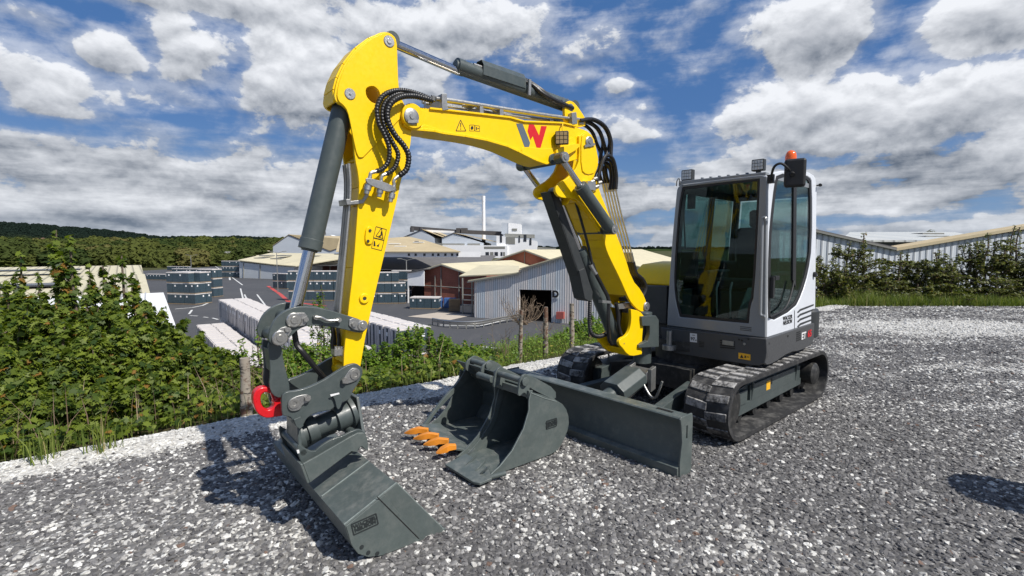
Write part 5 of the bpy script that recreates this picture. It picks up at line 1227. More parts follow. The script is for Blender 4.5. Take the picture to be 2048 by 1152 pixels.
# swing bracket between house and kingpost
mb=MB(); mb.prism([B.px(x,y,.06) for x,y in ((1283,633),(1312,631),(1318,640),(1318,694),(1278,696),(1278,690),(1296,682),(1300,668),(1300,652),(1285,652))],-B.n*.05); mb.prism([p-B.n*.32 for p in [B.px(x,y,.06) for x,y in ((1283,633),(1312,631),(1318,640),(1318,694),(1278,696),(1278,690),(1296,682),(1300,668),(1300,652),(1285,652))]],-B.n*.05)
mb.cyl(B.P(-.10,-.1,.50),B.P(-.10,-.1,1.02),.09,20); eb(mb,'swing_bracket',GRY,HS,.006)
mb=MB(); c=hp(.08,-.92,.60); mb.cyl(c,c+V((0,0,.05)),.07,20); mb.cyl(c+V((0,0,.05)),c+V((0,0,.20)),.028,14); eb(mb,'grease_post',PIN,HS,.003)
# right hand hood
mb=MB(); mb.prism([hp(s_,w_,.84) for s_,w_ in ((-.12,-1.08),(-.12,-1.70),(-.9,-1.72),(-1.25,-1.60),(-1.45,-1.2),(-1.45,-1.08))],(0,0,.40)); eb(mb,'lower_hood',DRK,HS,.02,seg=3)
mb=MB(); A=[(-.30,1.24),(-.36,1.36),(-.55,1.47),(-1.0,1.50),(-1.35,1.44),(-1.45,1.24)]; mb.prism([hp(s_,-1.08,z) for s_,z in A],-H_.n*.60); eb(mb,'engine_hood',YEL,HS,.03,seg=4)
mb=MB(); mb.box(hp(-.5,-1.12,1.45),H_.f*.10,H_.n*.03,V((0,0,.035))); eb(mb,'handle',DRK,HS,.006)
mb=MB(); mb.prism([hp(-.06,-1.04,.84),hp(-.06,-1.72,.84),hp(-.06,-1.72,1.22),hp(-.06,-1.04,1.26)],-H_.f*.05); eb(mb,'front_cover',DRK,HS,.01)
mb=MB(); A=[(-1.30,.80),(-1.30,1.5),(-1.42,1.52),(-1.52,1.3),(-1.54,.80)]; mb.prism([hp(s_,-.04,z) for s_,z in A],-H_.n*1.5); eb(mb,'counterweight',DRK,HS,.04,seg=4)
# ---- cab
Bc=hp(0,0,.835); Tc=H_.front(1534,349,0)
sn=(Tc-Bc).cross(H_.f).normalized(); sn=sn if sn.dot(H_.n)>0 else -sn           # near side leans in slightly
def cs(x,y,o_=0): return on_plane(x,y,Bc+sn*o_,sn)
def rp(pts,fn,it=1): return [fn(x,y) for x,y in rnd_poly(pts,it)]
CABE=MB()
fo=[(1334,651,1),(1336,600),(1344,480),(1352,392),(1354,376),(1362,369),(1380,366),(1500,352),(1524,350),(1534,353,1),(1531,676,1)]
go=[(1364,374,1),(1440,365),(1519,357,1),(1517,420),(1508,592),(1500,610),(1497,647,1),(1430,641),(1359,634,1),(1351,604),(1347,568),(1350,500),(1357,410)]
CABE.prism(rp(fo,lambda x,y: H_.front(x,y,0)),-H_.f*.045,[rp(go,lambda x,y: H_.front(x,y,0))])
CAB=eb(CABE,'cab',SHCAB,bevel=.010,seg=3)
so_=[(1534,675.5,1),(1534,351,1),(1553,342),(1600,340),(1626,347),(1634,362),(1633,430),(1632,505),(1631,600),(1630,645,1)]
do=[(1554,348),(1600,349),(1620,354),(1625,366),(1625,493),(1618,544),(1605,588),(1590,618),(1534.8+1.5,647),(1536,600),(1537,485),(1542,427),(1549,368)]
mb=MB(); mb.prism(rp(so_,cs),-sn*.045,[rp(do,cs)]); eb(mb,'side_frame',WHT,CAB,.010,seg=3)
# louvres on the rear lower side panel
mb=MB()
for k_ in range(4):
    y0=612+k_*9.5; mb.prism([cs(x,y,.001) for x,y in ((1594.5,y0+12),(1600,y0+6),(1627,y0-4),(1627,y0-1),(1601,y0+9.5),(1596,y0+14))],sn*.003)
for k_ in range(3): y0=652.5+k_*3.2; mb.prism([H_.front(x,y,.001) for x,y in ((1480,y0),(1503,y0+2.4),(1503,y0+3.6),(1480,y0+1.2))],H_.f*.001)
mb.prism([cs(x,y,.001) for x,y in ((1588.5,621),(1589.5,620.5),(1589.5,658),(1588.5,658.4))],sn*.001)
eb(mb,'louvre',DRK,CAB,0)
text('WACKER',cs(1575.5,635.5,.002),-H_.f,(0,0,1),.056,INK,CAB,'lettering',.0014,sx=1.12); text('NEUSON',cs(1575.5,644.5,.002),-H_.f,(0,0,1),.056,INK,CAB,'lettering',.0014,sx=1.12)
# black window surrounds
mb=MB(); gi_=[(1368,379,1),(1440,370),(1515,362,1),(1513,420),(1504,590),(1496,608),(1493,641,1),(1430,635),(1363,628,1),(1355,602),(1351,566),(1354,500),(1361,410)]
mb.prism(rp(go,lambda x,y: H_.front(x,y,-.010)),-H_.f*.015,[rp(gi_,lambda x,y: H_.front(x,y,-.010))]); eb(mb,'window_seal',BLK,CAB,0)
mb=MB(); mb.prism(rp(go,lambda x,y: H_.front(x,y,-.018)),-H_.f*.003); fg=eb(mb,'windscreen',GLASS,CAB,0)
mb=MB(); di=[(1558,354),(1600,354),(1616,359),(1620,370),(1620,492),(1613,541),(1600,585),(1586,612),(1541,640),(1541,600),(1542,485),(1547,427),(1554,368)]
mb.prism(rp(do,lambda x,y: cs(x,y,-.008)),-sn*.02,[rp(di,lambda x,y: cs(x,y,-.008))])
mb.prism([cs(x,y,-.006) for x,y in ((1588,350),(1594,350),(1593,470),(1592,575),(1586,560),(1587,470))],-sn*.025)
DOOR=eb(mb,'door',BLK,CAB,.003)
mb=MB(); mb.prism(rp(do,lambda x,y: cs(x,y,-.016)),-sn*.003); eb(mb,'door_glass',GLASS,DOOR,0)
mb=MB(); P=[cs(x,y,.02) for x,y in ((1588,562),(1584,580),(1576,606),(1564,622),(1540,634))]; mb.tube(spline(P,5),.011,8); mb.box(cs(1551,556,.015),H_.f*.05,sn*.02,V((0,0,.02))); mb.box(cs(1545,575,.012),H_.f*.02,sn*.015,V((0,0,.10))); eb(mb,'door_handle',BLK,DOOR,.003)
mb=MB(); c=cs(1627,549,.0); mb.cyl(c,c+sn*.03,.030,14); eb(mb,'door_stop',BLK,CAB,.003)
# the other three walls, roof and floor
fl,fr_=H_.front(1334,651,0),Bc
tl=H_.front(1354,374,0); tr=H_.front(1533,352,0); DEP=1.42
tlw=(tl-H_.o).dot(H_.n); trw=(tr-H_.o).dot(H_.n); zt2=(tl.z+tr.z)/2; lw=(fl-H_.o).dot(H_.n)
print('cab: width',lw,'top',tlw,trw,zt2, 'side top rear', H_.co(cs(1634,362)))
def wallq(q,holes,th,nm,mt): 
    mb=MB(); n_=(V(q[1])-V(q[0])).cross(V(q[2])-V(q[1])).normalized(); ctr=hp(-.7,lw/2,1.6)
    if n_.dot(ctr-V(q[0]))<0: n_=-n_
    mb.prism(q,n_*th,holes); return eb(mb,nm,mt,CAB,.006)
def lerp2(q,u,v): return V(q[0]).lerp(V(q[1]),u).lerp(V(q[3]).lerp(V(q[2]),u),v)
qf=[hp(0-.045,lw,.835),hp(-DEP,lw,.835),hp(-DEP,tlw,zt2),hp(-.045,tlw,zt2)]
wallq(qf,[[lerp2(qf,u,v) for u,v in ((.05,.26),(.50,.26),(.50,.95),(.05,.95))],[lerp2(qf,u,v) for u,v in ((.55,.34),(.96,.34),(.96,.95),(.55,.95))]],.04,'far_side_frame',DRK)
qb=[hp(-DEP,0,.835),hp(-DEP,lw,.835),hp(-DEP,tlw,zt2),hp(-DEP,trw,zt2)]
wallq(qb,[[lerp2(qb,u,v) for u,v in ((.08,.38),(.92,.38),(.92,.95),(.08,.95))]],.04,'rear_frame',DRK)
for q,u0,u1,v0,v1 in ((qf,.06,.95,.28,.95),(qb,.1,.9,.4,.94)):
    mb=MB(); n_=(V(q[1])-V(q[0])).cross(V(q[2])-V(q[1])).normalized(); mb.prism([lerp2(q,u,v)+n_*(.0) for u,v in ((u0,v0),(u1,v0),(u1,v1),(u0,v1))],-n_*.003 if n_.dot(hp(-.7,lw/2,1.6)-V(q[0]))<0 else n_*.003); eb(mb,'window_pane',GLASS,CAB,0)
mb=MB(); mb.prism([hp(-.01,trw-.01,zt2),hp(-.01,tlw+.01,zt2),hp(-DEP+.02,tlw+.01,zt2),hp(-DEP+.02,trw-.01,zt2)],(0,0,.05)); mb.box(hp(-.7,(tlw+trw)/2,zt2+.055),H_.f*.55,H_.n*.34,V((0,0,.012))); 
for k_ in range(6):
    c=hp(-.05,trw+(tlw-trw)*(.22+.1*k_),zt2+.055); mb.cyl(c-H_.f*.0,c+V((0,0,.012)),.016,10)
eb(mb,'roof',SHCAB,CAB,.018,seg=3)
mb=MB(); mb.prism([hp(-.05,-.05,.80),hp(-.05,lw+.05,.80),hp(-DEP+.05,lw+.05,.80),hp(-DEP+.05,-.05,.80)],(0,0,.06)); eb(mb,'floor',DRK,CAB,.004)
# interior
def ib(nm,c,hs,hw_,hz_,mt=SEAT,bev=.03,tilt=0):
    mb=MB(); a_=H_.f*math.cos(tilt)+V((0,0,math.sin(tilt))); u_=V((0,0,math.cos(tilt)))-H_.f*math.sin(tilt); mb.box(c,a_*hs,H_.n*hw_,u_*hz_); return eb(mb,nm,mt,CAB,bev,seg=3)
cw=lw/2
ib('seat_base',hp(-.80,cw,1.05),.22,.22,.16,DRK,.02); ib('seat',hp(-.78,cw,1.27),.25,.24,.06,SEAT,.04,.08); ib('seat_back',hp(-1.06,cw,1.60),.06,.23,.30,SEAT,.05,-.12); ib('headrest',hp(-1.12,cw,2.00),.05,.12,.10,SEAT,.04,-.1)
ib('console',hp(-.72,cw-.33,1.28),.28,.07,.14,DRK,.03); ib('console',hp(-.72,cw+.33,1.28),.28,.07,.14,DRK,.03); ib('monitor',hp(-.22,lw+.12,1.50),.03,.09,.13,DRK,.012)
for w_ in (cw-.33,cw+.33):
    mb=MB(); mb.tube(spline([hp(-.52,w_,1.38),hp(-.50,w_,1.50),hp(-.47,w_,1.60)],4),.016,8); mb.lathe(hp(-.47,w_,1.58),(0,0,1),[(0,.02),(.03,.03),(.08,.03),(.11,.02)],12); eb(mb,'joystick',BLK,CAB,0)
for w_ in (cw-.07,cw+.07):
    mb=MB(); mb.tube([hp(-.25,w_,.90),hp(-.22,w_,1.25),hp(-.26,w_,1.32)],.011,8); mb.box(hp(-.18,w_,.92),H_.f*.08,H_.n*.05,V((0,0,.012))); eb(mb,'travel_lever',PIN,CAB,.003)
mb=MB(); mb.prism([hp(s_,cw+.20,z) for s_,z in ((-.10,.87),(-.10,1.05),(-.30,1.28),(-.34,.87))],-H_.n*-.20); eb(mb,'footwell_panel',paint('teal_grey_plastic',(.16,.20,.19),.5,.1),CAB,.02)
# lamps, mirror, beacon, grab rail
def lampc(x0,y0,x1,y1,nm='work_lamp'):
    a=H_.front((x0+x1)/2,(y0+y1)/2,-.06); hx=abs((H_.front(x1,y0,-.06)-H_.front(x0,y0,-.06)).length)/2; hy=abs((H_.front(x0,y1,-.06)-H_.front(x0,y0,-.06)).length)/2
    mb=MB(); mb.box(a,H_.n*hx,V((0,0,hy)),H_.f*.030); mb.box(a-V((0,0,hy+.015)),H_.n*.02,V((0,0,.018)),H_.f*.02); o_=eb(mb,nm,DRK,CAB,.008)
    mb=MB()
    for i in range(4):
        for j in range(3): mb.box(a+H_.f*.031+H_.n*hx*(-.63+.42*i)+V((0,0,hy*(-.56+.56*j))),H_.n*hx*.18,V((0,0,hy*.24)),H_.f*.002)
    eb(mb,'lens',LENS,o_,0)
lampc(1365,340,1387,361); lampc(1505,319,1530,342)
mb=MB(); mb.tube(spline([H_.front(x,y,.045) for x,y in ((1532,442),(1531,436),(1527,436),(1524.5,445),(1523,520),(1521,610),(1521,628),(1526,632),(1530,632))],6),.0135,10); eb(mb,'grab_rail',SHCAB,CAB,0)
mp=cs(1590,346,.22); mb=MB(); mz=mp+V((0,0,-.0)); xd=(H_.n*.9-H_.f*.25).normalized(); yd=V((0,0,1)); zd=xd.cross(yd)
mb.box(mp,xd*.085,yd*.125,zd*.03); MR=eb(mb,'mirror',BLK,CAB,.025,seg=4)
mb=MB(); mb.tube(spline([cs(1541,362,.02),cs(1543,350,.05),cs(1549,333,.09),cs(1562,327,.14),cs(1575,336,.18),cs(1583,348,.19)],6),.011,10); mb.box(cs(1541,358,.02),H_.f*.02,sn*.03,V((0,0,.04))); mb.cyl(mp-H_.n*.02+H_.f*.02,mp+H_.f*.055-V((0,0,.02)),.02,12); eb(mb,'mirror_arm',BLK,MR,.002)
bc_=hp(-.95,trw-.10,zt2+.05); bq=on_plane(1581,330,bc_,H_.f); bz=zt2+.04
mb=MB(); mb.lathe((bq.x,bq.y,bz),(0,0,1),[(0,.03),(max(bq.z-bz,.01),.03)],16); mb.lathe(bq-V((0,0,.01)),(0,0,1),[(0,.06),(.04,.06),(.04,.052)],24); BE=eb(mb,'beacon_base',BLK,CAB,0)
OG=paint('orange_lens',(.85,.13,.01),.15,.05,coat=.6); mb=MB(); mb.lathe(bq+V((0,0,.04)),(0,0,1),[(0,.055),(.05,.055),(.08,.048),(.10,.035),(.112,.012)],24); eb(mb,'beacon',OG,CAB,0)
mb=MB(); mb.tube([cs(1633,371,.0),cs(1641,370,.04)],.008,8); mb.lathe(cs(1640,370,.04),-H_.f,[(0,.018),(.03,.015),(.05,.004)],10); mb.lathe(cs(1632,620,.0),-H_.f,[(0,.02),(.05,.012)],8); eb(mb,'antenna',BLK,CAB,0)
mb=MB(); mb.tube(spline([H_.front(1353,372,.01),H_.front(1354,362,.03),H_.front(1358,357,.02),H_.front(1360,366,.0)],5),.006,6); eb(mb,'wiper_arm',PIN,CAB,0)
mb=MB(); mb.tube(spline([H_.front(1372,386,-.04),H_.front(1368,430,-.04),H_.front(1371,500,-.04)],5),.008,6); mb.box(H_.front(1383,402,-.10),H_.n*.035,H_.f*.02,V((0,0,.08))); eb(mb,'inner_mirror',BLK,CAB,.003)
# ------------------------------------------------------------------ two loose buckets
Fk=Frame((-.164,3.519),220)
def k_px(x,y,w_=0): q=Fk.px(x,y,w_); return Fk.co(q)
def ploop(fr,pts,w0): return [(fr.co(fr.px(x,y,w0))[0],fr.co(fr.px(x,y,w0))[2]) for x,y in pts]
def open_bucket(name,label,fr,w0,w1,side,shellpts,ear,teeth,group=None,lip=None,mid=None):
    """side: outline on w0 (px); the shell is the back part of that outline, closed between the two side plates"""
    t=thing(name,label,'excavator bucket',tuple(fr.P(0,(w0+w1)/2,0)),group)
    S=ploop(fr,side,w0)
    for w_,dw in ((w0,-.014),(w1,.014)):
        mb=MB(); mb.prism([fr.P(s_,w_,max(z,.003)) for s_,z in S],fr.n*dw); mb.out('side_plate',GRB,t,bevel=.003)
    C=ploop(fr,shellpts,w0); cs_=sum(c[0] for c in C)/len(C); cz=sum(c[1] for c in C)/len(C); mb=MB()
    for (s0,z0),(s1,z1) in zip(C,C[1:]):
        a,b,c,d_=fr.P(s0,w0-.007,max(z0,.004)),fr.P(s1,w0-.007,max(z1,.004)),fr.P(s1,w1+.007,max(z1,.004)),fr.P(s0,w1+.007,max(z0,.004))
        n_=(b-a).cross(d_-a).normalized(); ctr=fr.P(cs_+.05,(w0+w1)/2,cz)
        if n_.dot(ctr-a)<0: n_=-n_
        mb.prism([a,b,c,d_],n_*.010)
    mb.out('shell',GRB,t,bevel=.002)
    return t,C
sideA=[(1062,784),(1058,800),(1058,820),(1047,858),(1024,902),(1000,932),(986,945),(978,953),(990,956),(1013,949),(1036,943),(1058,937),(1074,930),(1088,922),(1102,912),(1113,902),(1123,889),(1130,874),(1135,862),(1138,847),(1137,832),(1133,819),(1125,808),(1111,801),(1085,790)]
shellA=[(1066,776),(1085,786),(1111,799),(1125,808),(1133,819),(1137,832),(1138,847),(1135,862),(1130,874),(1123,889),(1113,902),(1102,912),(1088,922),(1074,930),(1058,937),(1036,943),(1013,949),(985,957)]
earA=[(1051,747),(1058,751),(1075,758),(1112,779),(1112,801),(1090,797),(1062,786),(1058,799),(1055,798),(1052,787),(1047,785),(1040,793),(1036,790),(1038,773),(1042,755)]
tA,CA=open_bucket('loose_bucket','narrow toothless dark grey trenching bucket lying on the gravel, nearer of the loose pair',Fk,0,-.44,sideA,shellA,None,None)
mb=MB()
Pe=Fk.poly(earA,-.035,1)
for w_ in (-.035,-.34): mb.prism([p+Fk.n*(w_+.035) for p in Pe],-Fk.n*.02)
mb.out('hook_ear',GRB,tA,bevel=.003)
mb=MB(); c=Fk.px(1050,763,-.02); mb.cyl(c,c-Fk.n*.37,.024,18); mb.lathe(c,Fk.n,[(0,.034),(.010,.034),(.012,.026)],20); mb.out('hitch_pin',GRB,tA,bevel=.002)
mb=MB(); c0=Fk.px(1062,786,-.01); mb.box(c0-Fk.n*.21-V((0,0,.01)),Fk.f*.02,Fk.n*.21,V((0,0,.03))); mb.out('cross_bar',GRB,tA,bevel=.004)
# cutting lip with adaptors
L4=[on_z(890,933,.02),on_z(947,969,.012),on_z(960,971,.012),on_z(984,961,.02),on_z(975,938,.06),on_z(932,911,.07)]
mb=MB(); mb.prism(L4,(0,0,.018)); mb.out('cutting_lip',GRB,tA,bevel=.003)
mb=MB()
for (xa,ya),(xb,yb) in (((928,936),(950,918)),((950,945),(968,928)),((930,915),(946,905)),((960,950),(975,940))):
    a_,b_=on_z(xa,ya,.04),on_z(xb,yb,.08); mb.prism([a_,b_,b_+V((.018,.012,.018)),a_+V((.018,.012,.006))],(0,0,.018)); 
a_,b_=on_z(982,954,.03),on_z(1012,946,.05); mb.cyl(a_,b_,.018,12)
mb.out('tooth_adaptor',GRB,tA,bevel=.003)
mb=MB(); e0,e1=[Fk.px(x,y,-.44) for x,y in ((932,912),(1010,741))],0
mb.prism([Fk.px(x,y,-.41) for x,y in rnd_poly([(1004,742,1),(1011,740,1),(1013,770),(1005,800),(990,850),(965,890),(945,915,1),(932,911,1),(960,880),(985,840),(993,800),(1000,770)],1)],-Fk.n*.03); mb.out('side_edge',GRB,tA,bevel=.003)
mb=MB(); E_=[Fk.px(x,y,.001) for x,y in sideA[:8]]
mb.tube(E_,.003,6); mb.tube([Fk.px(x,y,.001) for x,y in ((1062,786),(1090,797),(1112,803))],.003,6); mb.out('weld_bead',WELD,tA)
plaque(Fk.px(1103,847,.002),-Fk.f,(0,0,1),.11,.065,tA)
# wider toothed bucket behind
wA,wB=-.50,-1.14
sideB=[(1003,765),(1000,790),(990,815),(975,850),(955,875),(935,893),(913,900),(925,905),(945,907),(975,905),(1005,895),(1035,870),(1050,840),(1050,810),(1035,785)]
shellB=[(998,745),(1015,765),(1035,785),(1050,810),(1050,840),(1035,870),(1005,895),(975,905),(945,908),(912,903)]
tB,CB=open_bucket('loose_bucket','wider dark grey digging bucket with four orange teeth lying behind the toothless one',Fk,wA,wB,sideB,shellB,None,None)
earB=[(977,722),(984,720),(1000,728),(1010,740),(1013,760),(1000,765),(985,757),(975,756),(965,752),(962,744),(965,732)]
mb=MB(); Pe=Fk.poly(earB,-.70,1)
for w_ in (-.70,-.94): mb.prism([p+Fk.n*(w_+.70) for p in Pe],-Fk.n*.02)
mb.out('hook_ear',GRB,tB,bevel=.003)
mb=MB(); c=Fk.px(977,731,-.69); mb.cyl(c,c-Fk.n*.26,.024,18); mb.lathe(c,Fk.n,[(0,.034),(.010,.034),(.012,.026)],20)
c=Fk.px(985,759,-.50); mb.cyl(c,c-Fk.n*.20,.030,18); mb.out('hitch_pin',GRB,tB,bevel=.002)
mb=MB(); mb.prism([Fk.px(x,y,wB) for x,y in rnd_poly([(924,745,1),(938,716,1),(946,716,1),(948,740),(925,765),(900,790),(870,822),(850,852,1),(842,852,1),(880,800),(910,768)],1)],Fk.n*.03); mb.out('side_edge',GRB,tB,bevel=.003)
Lb=[on_z(840,853,.06),on_z(912,901,.05),on_z(940,905,.02),on_z(880,850,.03)]
mb=MB(); mb.prism(Lb,(0,0,.02)); mb.out('cutting_lip',GRB,tB,bevel=.003)
for i,(x0,y0,x1,y1) in enumerate(((809,866,856,861),(827,877,877,872),(847,889,897,882),(872,906,912,893))):
    tip,bk_=on_z(x0,y0,.05),on_z(x1,y1,.085); d_=(bk_-tip); sd=d_.cross(V((0,0,1))).normalized(); mb=MB()
    prs=[(0,.012,.004,0),(.25,.030,.018,.008),(.55,.030,.026,.012),(.62,.022,.024,.014),(1,.020,.018,0)]
    Ls=[]
    for u_,hw_,hh,dz in prs:
        c=tip+d_*u_+V((0,0,dz)); Ls.append(mb.vs([c+sd*hw_+V((0,0,hh)),c-sd*hw_+V((0,0,hh)),c-sd*hw_-V((0,0,hh)),c+sd*hw_-V((0,0,hh))]))
    for a_,b_ in zip(Ls,Ls[1:]):
        for j in range(4): mb.f([a_[j],a_[(j+1)%4],b_[(j+1)%4],b_[j]])
    mb.f(Ls[0]); mb.f(Ls[-1]); mb.out('tooth',ORG,tB,bevel=.003)
# ------------------------------------------------------------------ vegetation
def leafmat(name,c1,c2,c3=None,trans=.35,sc=9.0):
    m=bpy.data.materials.new(name); m.use_nodes=True; t=m.node_tree; t.nodes.clear(); k=NT(t)
    o=k.n('ShaderNodeOutputMaterial'); at=k.n('ShaderNodeAttribute',attribute_name='tint'); f=at.outputs['Fac']
    c=k.mix(k.lin(f,0,.85),c1,c2)
    if c3: c=k.mix(k.m('GREATER_THAN',f,.975),c,c3)
    d=k.n('ShaderNodeBsdfPrincipled'); k.put(d.inputs['Base Color'],c); d.inputs['Roughness'].default_value=.55; d.inputs['Specular IOR Level'].default_value=.35
    tr=k.n('ShaderNodeBsdfTranslucent'); k.put(tr.inputs[0],k.mix(1.0,c,(1.5,1.6,.55),'MULTIPLY'))
    mx=k.n('ShaderNodeMixShader'); mx.inputs[0].default_value=trans; t.links.new(d.outputs[0],mx.inputs[1]); t.links.new(tr.outputs[0],mx.inputs[2]); t.links.new(mx.outputs[0],o.inputs[0]); return m
MAPLE=leafmat('maple_leaf',(.024,.056,.008),(.175,.225,.026),(.26,.14,.03),.34)
HAZEL=leafmat('hazel_leaf',(.06,.12,.012),(.19,.29,.035),(.32,.28,.06),.38)
HEDGE=leafmat('hedge_leaf',(.032,.048,.012),(.16,.17,.04),(.20,.14,.06),.24)
GRASSM=leafmat('grass_blade',(.07,.12,.02),(.22,.26,.06),(.40,.33,.17),.3)
BARK=paint('bark',(.13,.10,.075),.95,.3,scale=14,bump=.6,bscale=40); DRYT=paint('dry_twig',(.27,.20,.14),.9,.25,scale=20)
m,k,b,o=new_mat('birch_bark'); g=k.n('ShaderNodeNewGeometry'); p=g.outputs['Position']
n=k.noise(k.vm('MULTIPLY',p,(9,9,30)),1.0,6,.7); n2=k.noise(p,9,4,.6)
c=k.mix(k.ss(n,.50,.60),(.30,.26,.21),(.04,.033,.028)); c=k.mix(k.ss(n2,.50,.60),c,(.13,.07,.045)); k.put(b.inputs['Base Color'],c); b.inputs['Roughness'].default_value=.9
bn=k.n('ShaderNodeBump'); bn.inputs['Strength'].default_value=.7; bn.inputs['Distance'].default_value=.01; k.put(bn.inputs['Height'],n); k.put(b.inputs['Normal'],bn.outputs[0]); BIRCH=m
T_MAPLE=np.array([(0,-.42),(.10,-.34),(.40,-.40),(.30,-.20),(.56,.02),(.30,.04),(.30,.30),(.14,.20),(0,.58),(-.14,.20),(-.30,.30),(-.30,.04),(-.56,.02),(-.30,-.20),(-.40,-.40),(-.10,-.34)])
T_OVAL=np.array([(0,-.5),(.27,-.18),(.25,.2),(0,.55),(-.25,.2),(-.27,-.18)])
T_THIN=np.array([(0,-.5),(.16,0),(0,.5),(-.16,0)])
def leaves(name,P,N,S,T,mat,parent=None):
    P=np.asarray(P,float); N=np.asarray(N,float); n=len(P); N/=np.linalg.norm(N,axis=1,keepdims=True)+1e-9
    A=np.cross(N,rng.normal(size=(n,3))); A/=np.linalg.norm(A,axis=1,keepdims=True)+1e-9; Bv=np.cross(N,A)
    K=len(T); fold=-.30*np.abs(T[:,0])-.10*T[:,1]**2
    S=np.asarray(S,float)[:,None,None]
    co=P[:,None,:]+S*(A[:,None,:]*T[None,:,0,None]+Bv[:,None,:]*T[None,:,1,None]+N[:,None,:]*fold[None,:,None])
    me=bpy.data.meshes.new(name); me.vertices.add(n*K); me.vertices.foreach_set('co',co.reshape(-1).astype(np.float32))
    me.loops.add(n*K); me.loops.foreach_set('vertex_index',np.arange(n*K,dtype=np.int32)); me.polygons.add(n)
    me.polygons.foreach_set('loop_start',np.arange(0,n*K,K,dtype=np.int32)); me.polygons.foreach_set('loop_total',np.full(n,K,dtype=np.int32))
    at=me.attributes.new('tint','FLOAT','FACE'); at.data.foreach_set('value',rng.random(n).astype(np.float32)); me.update(calc_edges=True); me.materials.append(mat)
    o=link(bpy.data.objects.new(name,me)); adopt(o,parent); return o
def shoot_leaves(path,n,rad,up=1.0,out=.8,jit=.35):
    """leaf positions round a shoot, on stalks"""
    P=[];N=[]
    L=len(path)
    for i in range(n):
        u=random.random()**.8*(L-1); j=min(int(u),L-2); c=path[j].lerp(path[j+1],u-j); tf=u/(L-1)
        a=random.uniform(0,2*math.pi); r=rad*(1.05-tf*.8)*random.uniform(.35,1.0)
        d_=V((math.cos(a),math.sin(a),0)); P.append(c+d_*r+V((0,0,random.uniform(-.02,.05)))); N.append(V((0,0,up))+d_*out+V([random.gauss(0,jit) for _ in range(3)]))
    return P,N
def sapling(name,label,base,top,spread,nsh,nl,size,T,mat,group=None,cat='sapling',trunk_r=.03,rad=.13,spire=True,bark=None,out=.8,flat=False):
    base,top=V(base),V(top); t=thing(name,label,cat,tuple(base),group); h=(top-base).length
    mb=MB(); P=[];N=[]; tr=[base.lerp(top,u)+V((random.gauss(0,.03),random.gauss(0,.03),0))*(1 if 0<u<1 else 0) for u in (0,.2,.4,.6,.8,1)]
    sp=spline(tr,3); mb.tube(sp,trunk_r,6,rf=lambda i: trunk_r*(1-.8*i/len(sp))+.003)
    if spire: p_,n_=shoot_leaves(sp[len(sp)//3:],int(nl*1.3),rad*1.2,out=out); P+=p_;N+=n_
    for i in range(nsh):
        u=random.uniform(.02,.78); o_=base.lerp(top,u); a=random.uniform(0,2*math.pi); r=spread*random.uniform(.35,1.0)*(1-.55*u); l=h*(1-u)*random.uniform(.35,.85)
        if flat: e=o_+V((math.cos(a)*r*1.3,math.sin(a)*r*1.3,l*.25)); path=[o_,o_.lerp(e,.5)+V((0,0,.05)),e+V((0,0,.03))]
        else: e=o_+V((math.cos(a)*r,math.sin(a)*r,l)); path=[o_,o_+V((math.cos(a)*r*.6,math.sin(a)*r*.6,l*.25)),o_.lerp(e,.6)+V((math.cos(a)*r*.25,math.sin(a)*r*.25,0)),e]
        s_=spline(path,3); mb.tube(s_,trunk_r*.3,5,rf=lambda i: trunk_r*.35*(1-.8*i/len(s_))+.0015); p_,n_=shoot_leaves(s_[1:],nl,rad,out=out); P+=p_;N+=n_
    mb.out('trunk',bark or BARK,t); S=[size*random.uniform(.65,1.25) for _ in P]
    leaves('crown',P,N,S,T,mat,t); return t
def place(px,Y,ytop):
    x=(px-1024)/FPX*Y; top=at_y(px,ytop,Y); return V((top.x,Y,terr(top.x,Y)-.08)),top
GM='maple saplings massed left of the tilting bucket'
NB=[0,0,0]
def maple(px,Y,yt,nsh=15,nl=62,spread=.75,label=None,lean=0,size=.098):
    b_,t_=place(px,Y,yt); b_.x+=lean
    NB[0]+=1; sapling('maple_sapling',label or f'bushy maple sapling on the left bank, {ordn(MPX.index((px,Y))+1)} of its mass from the left',b_,t_,spread,nsh,nl,size,T_MAPLE,MAPLE,None if label else GM)
SPIRES=[(112,6.9,466,'tallest maple sapling spire rising above the left tree line'),(243,6.7,517,'second tall maple spire standing right of the tallest one'),(205,6.9,538,'slim maple spire between the two tallest ones'),(42,7.2,518,'maple spire near the left border of the photo'),(140,6.6,478,'reddish tipped maple shoot just right of the tallest spire')]
for px,Y,yt,lb in SPIRES: maple(px,Y,yt-6,8,64,.30,lb)
MLIST=((-60,6.2,500),(-30,5.2,560),(15,6.0,570),(60,6.0,600),(75,7.6,545),(165,7.6,600),(170,6.0,590),(215,6.1,600),(262,6.2,590),(20,4.85,690),(75,4.95,670),(130,5.1,650),(190,5.3,655),(245,5.5,640),(290,5.7,625),(60,4.55,780),(130,4.75,770),(200,4.95,760),(300,5.5,700),(345,5.9,665),(265,5.2,740),(325,5.4,760),(375,5.9,700),(410,6.1,700),(385,5.6,770),(430,5.9,760),(455,6.2,740),(-10,4.45,800),(330,6.8,640),(5,4.6,740),(95,4.7,800),(165,4.85,800),(240,5.1,790),(350,5.6,790),(420,5.9,740),(120,5.9,600),(300,6.2,640),(375,6.3,700),(445,6.1,775))
MPX=sorted((m_[0],m_[1]) for m_ in MLIST)
for px,Y,yt in MLIST:
    maple(px,Y,yt,19,74,.66,size=.083)
GH='young hazel bushes along the pad edge behind the buckets'
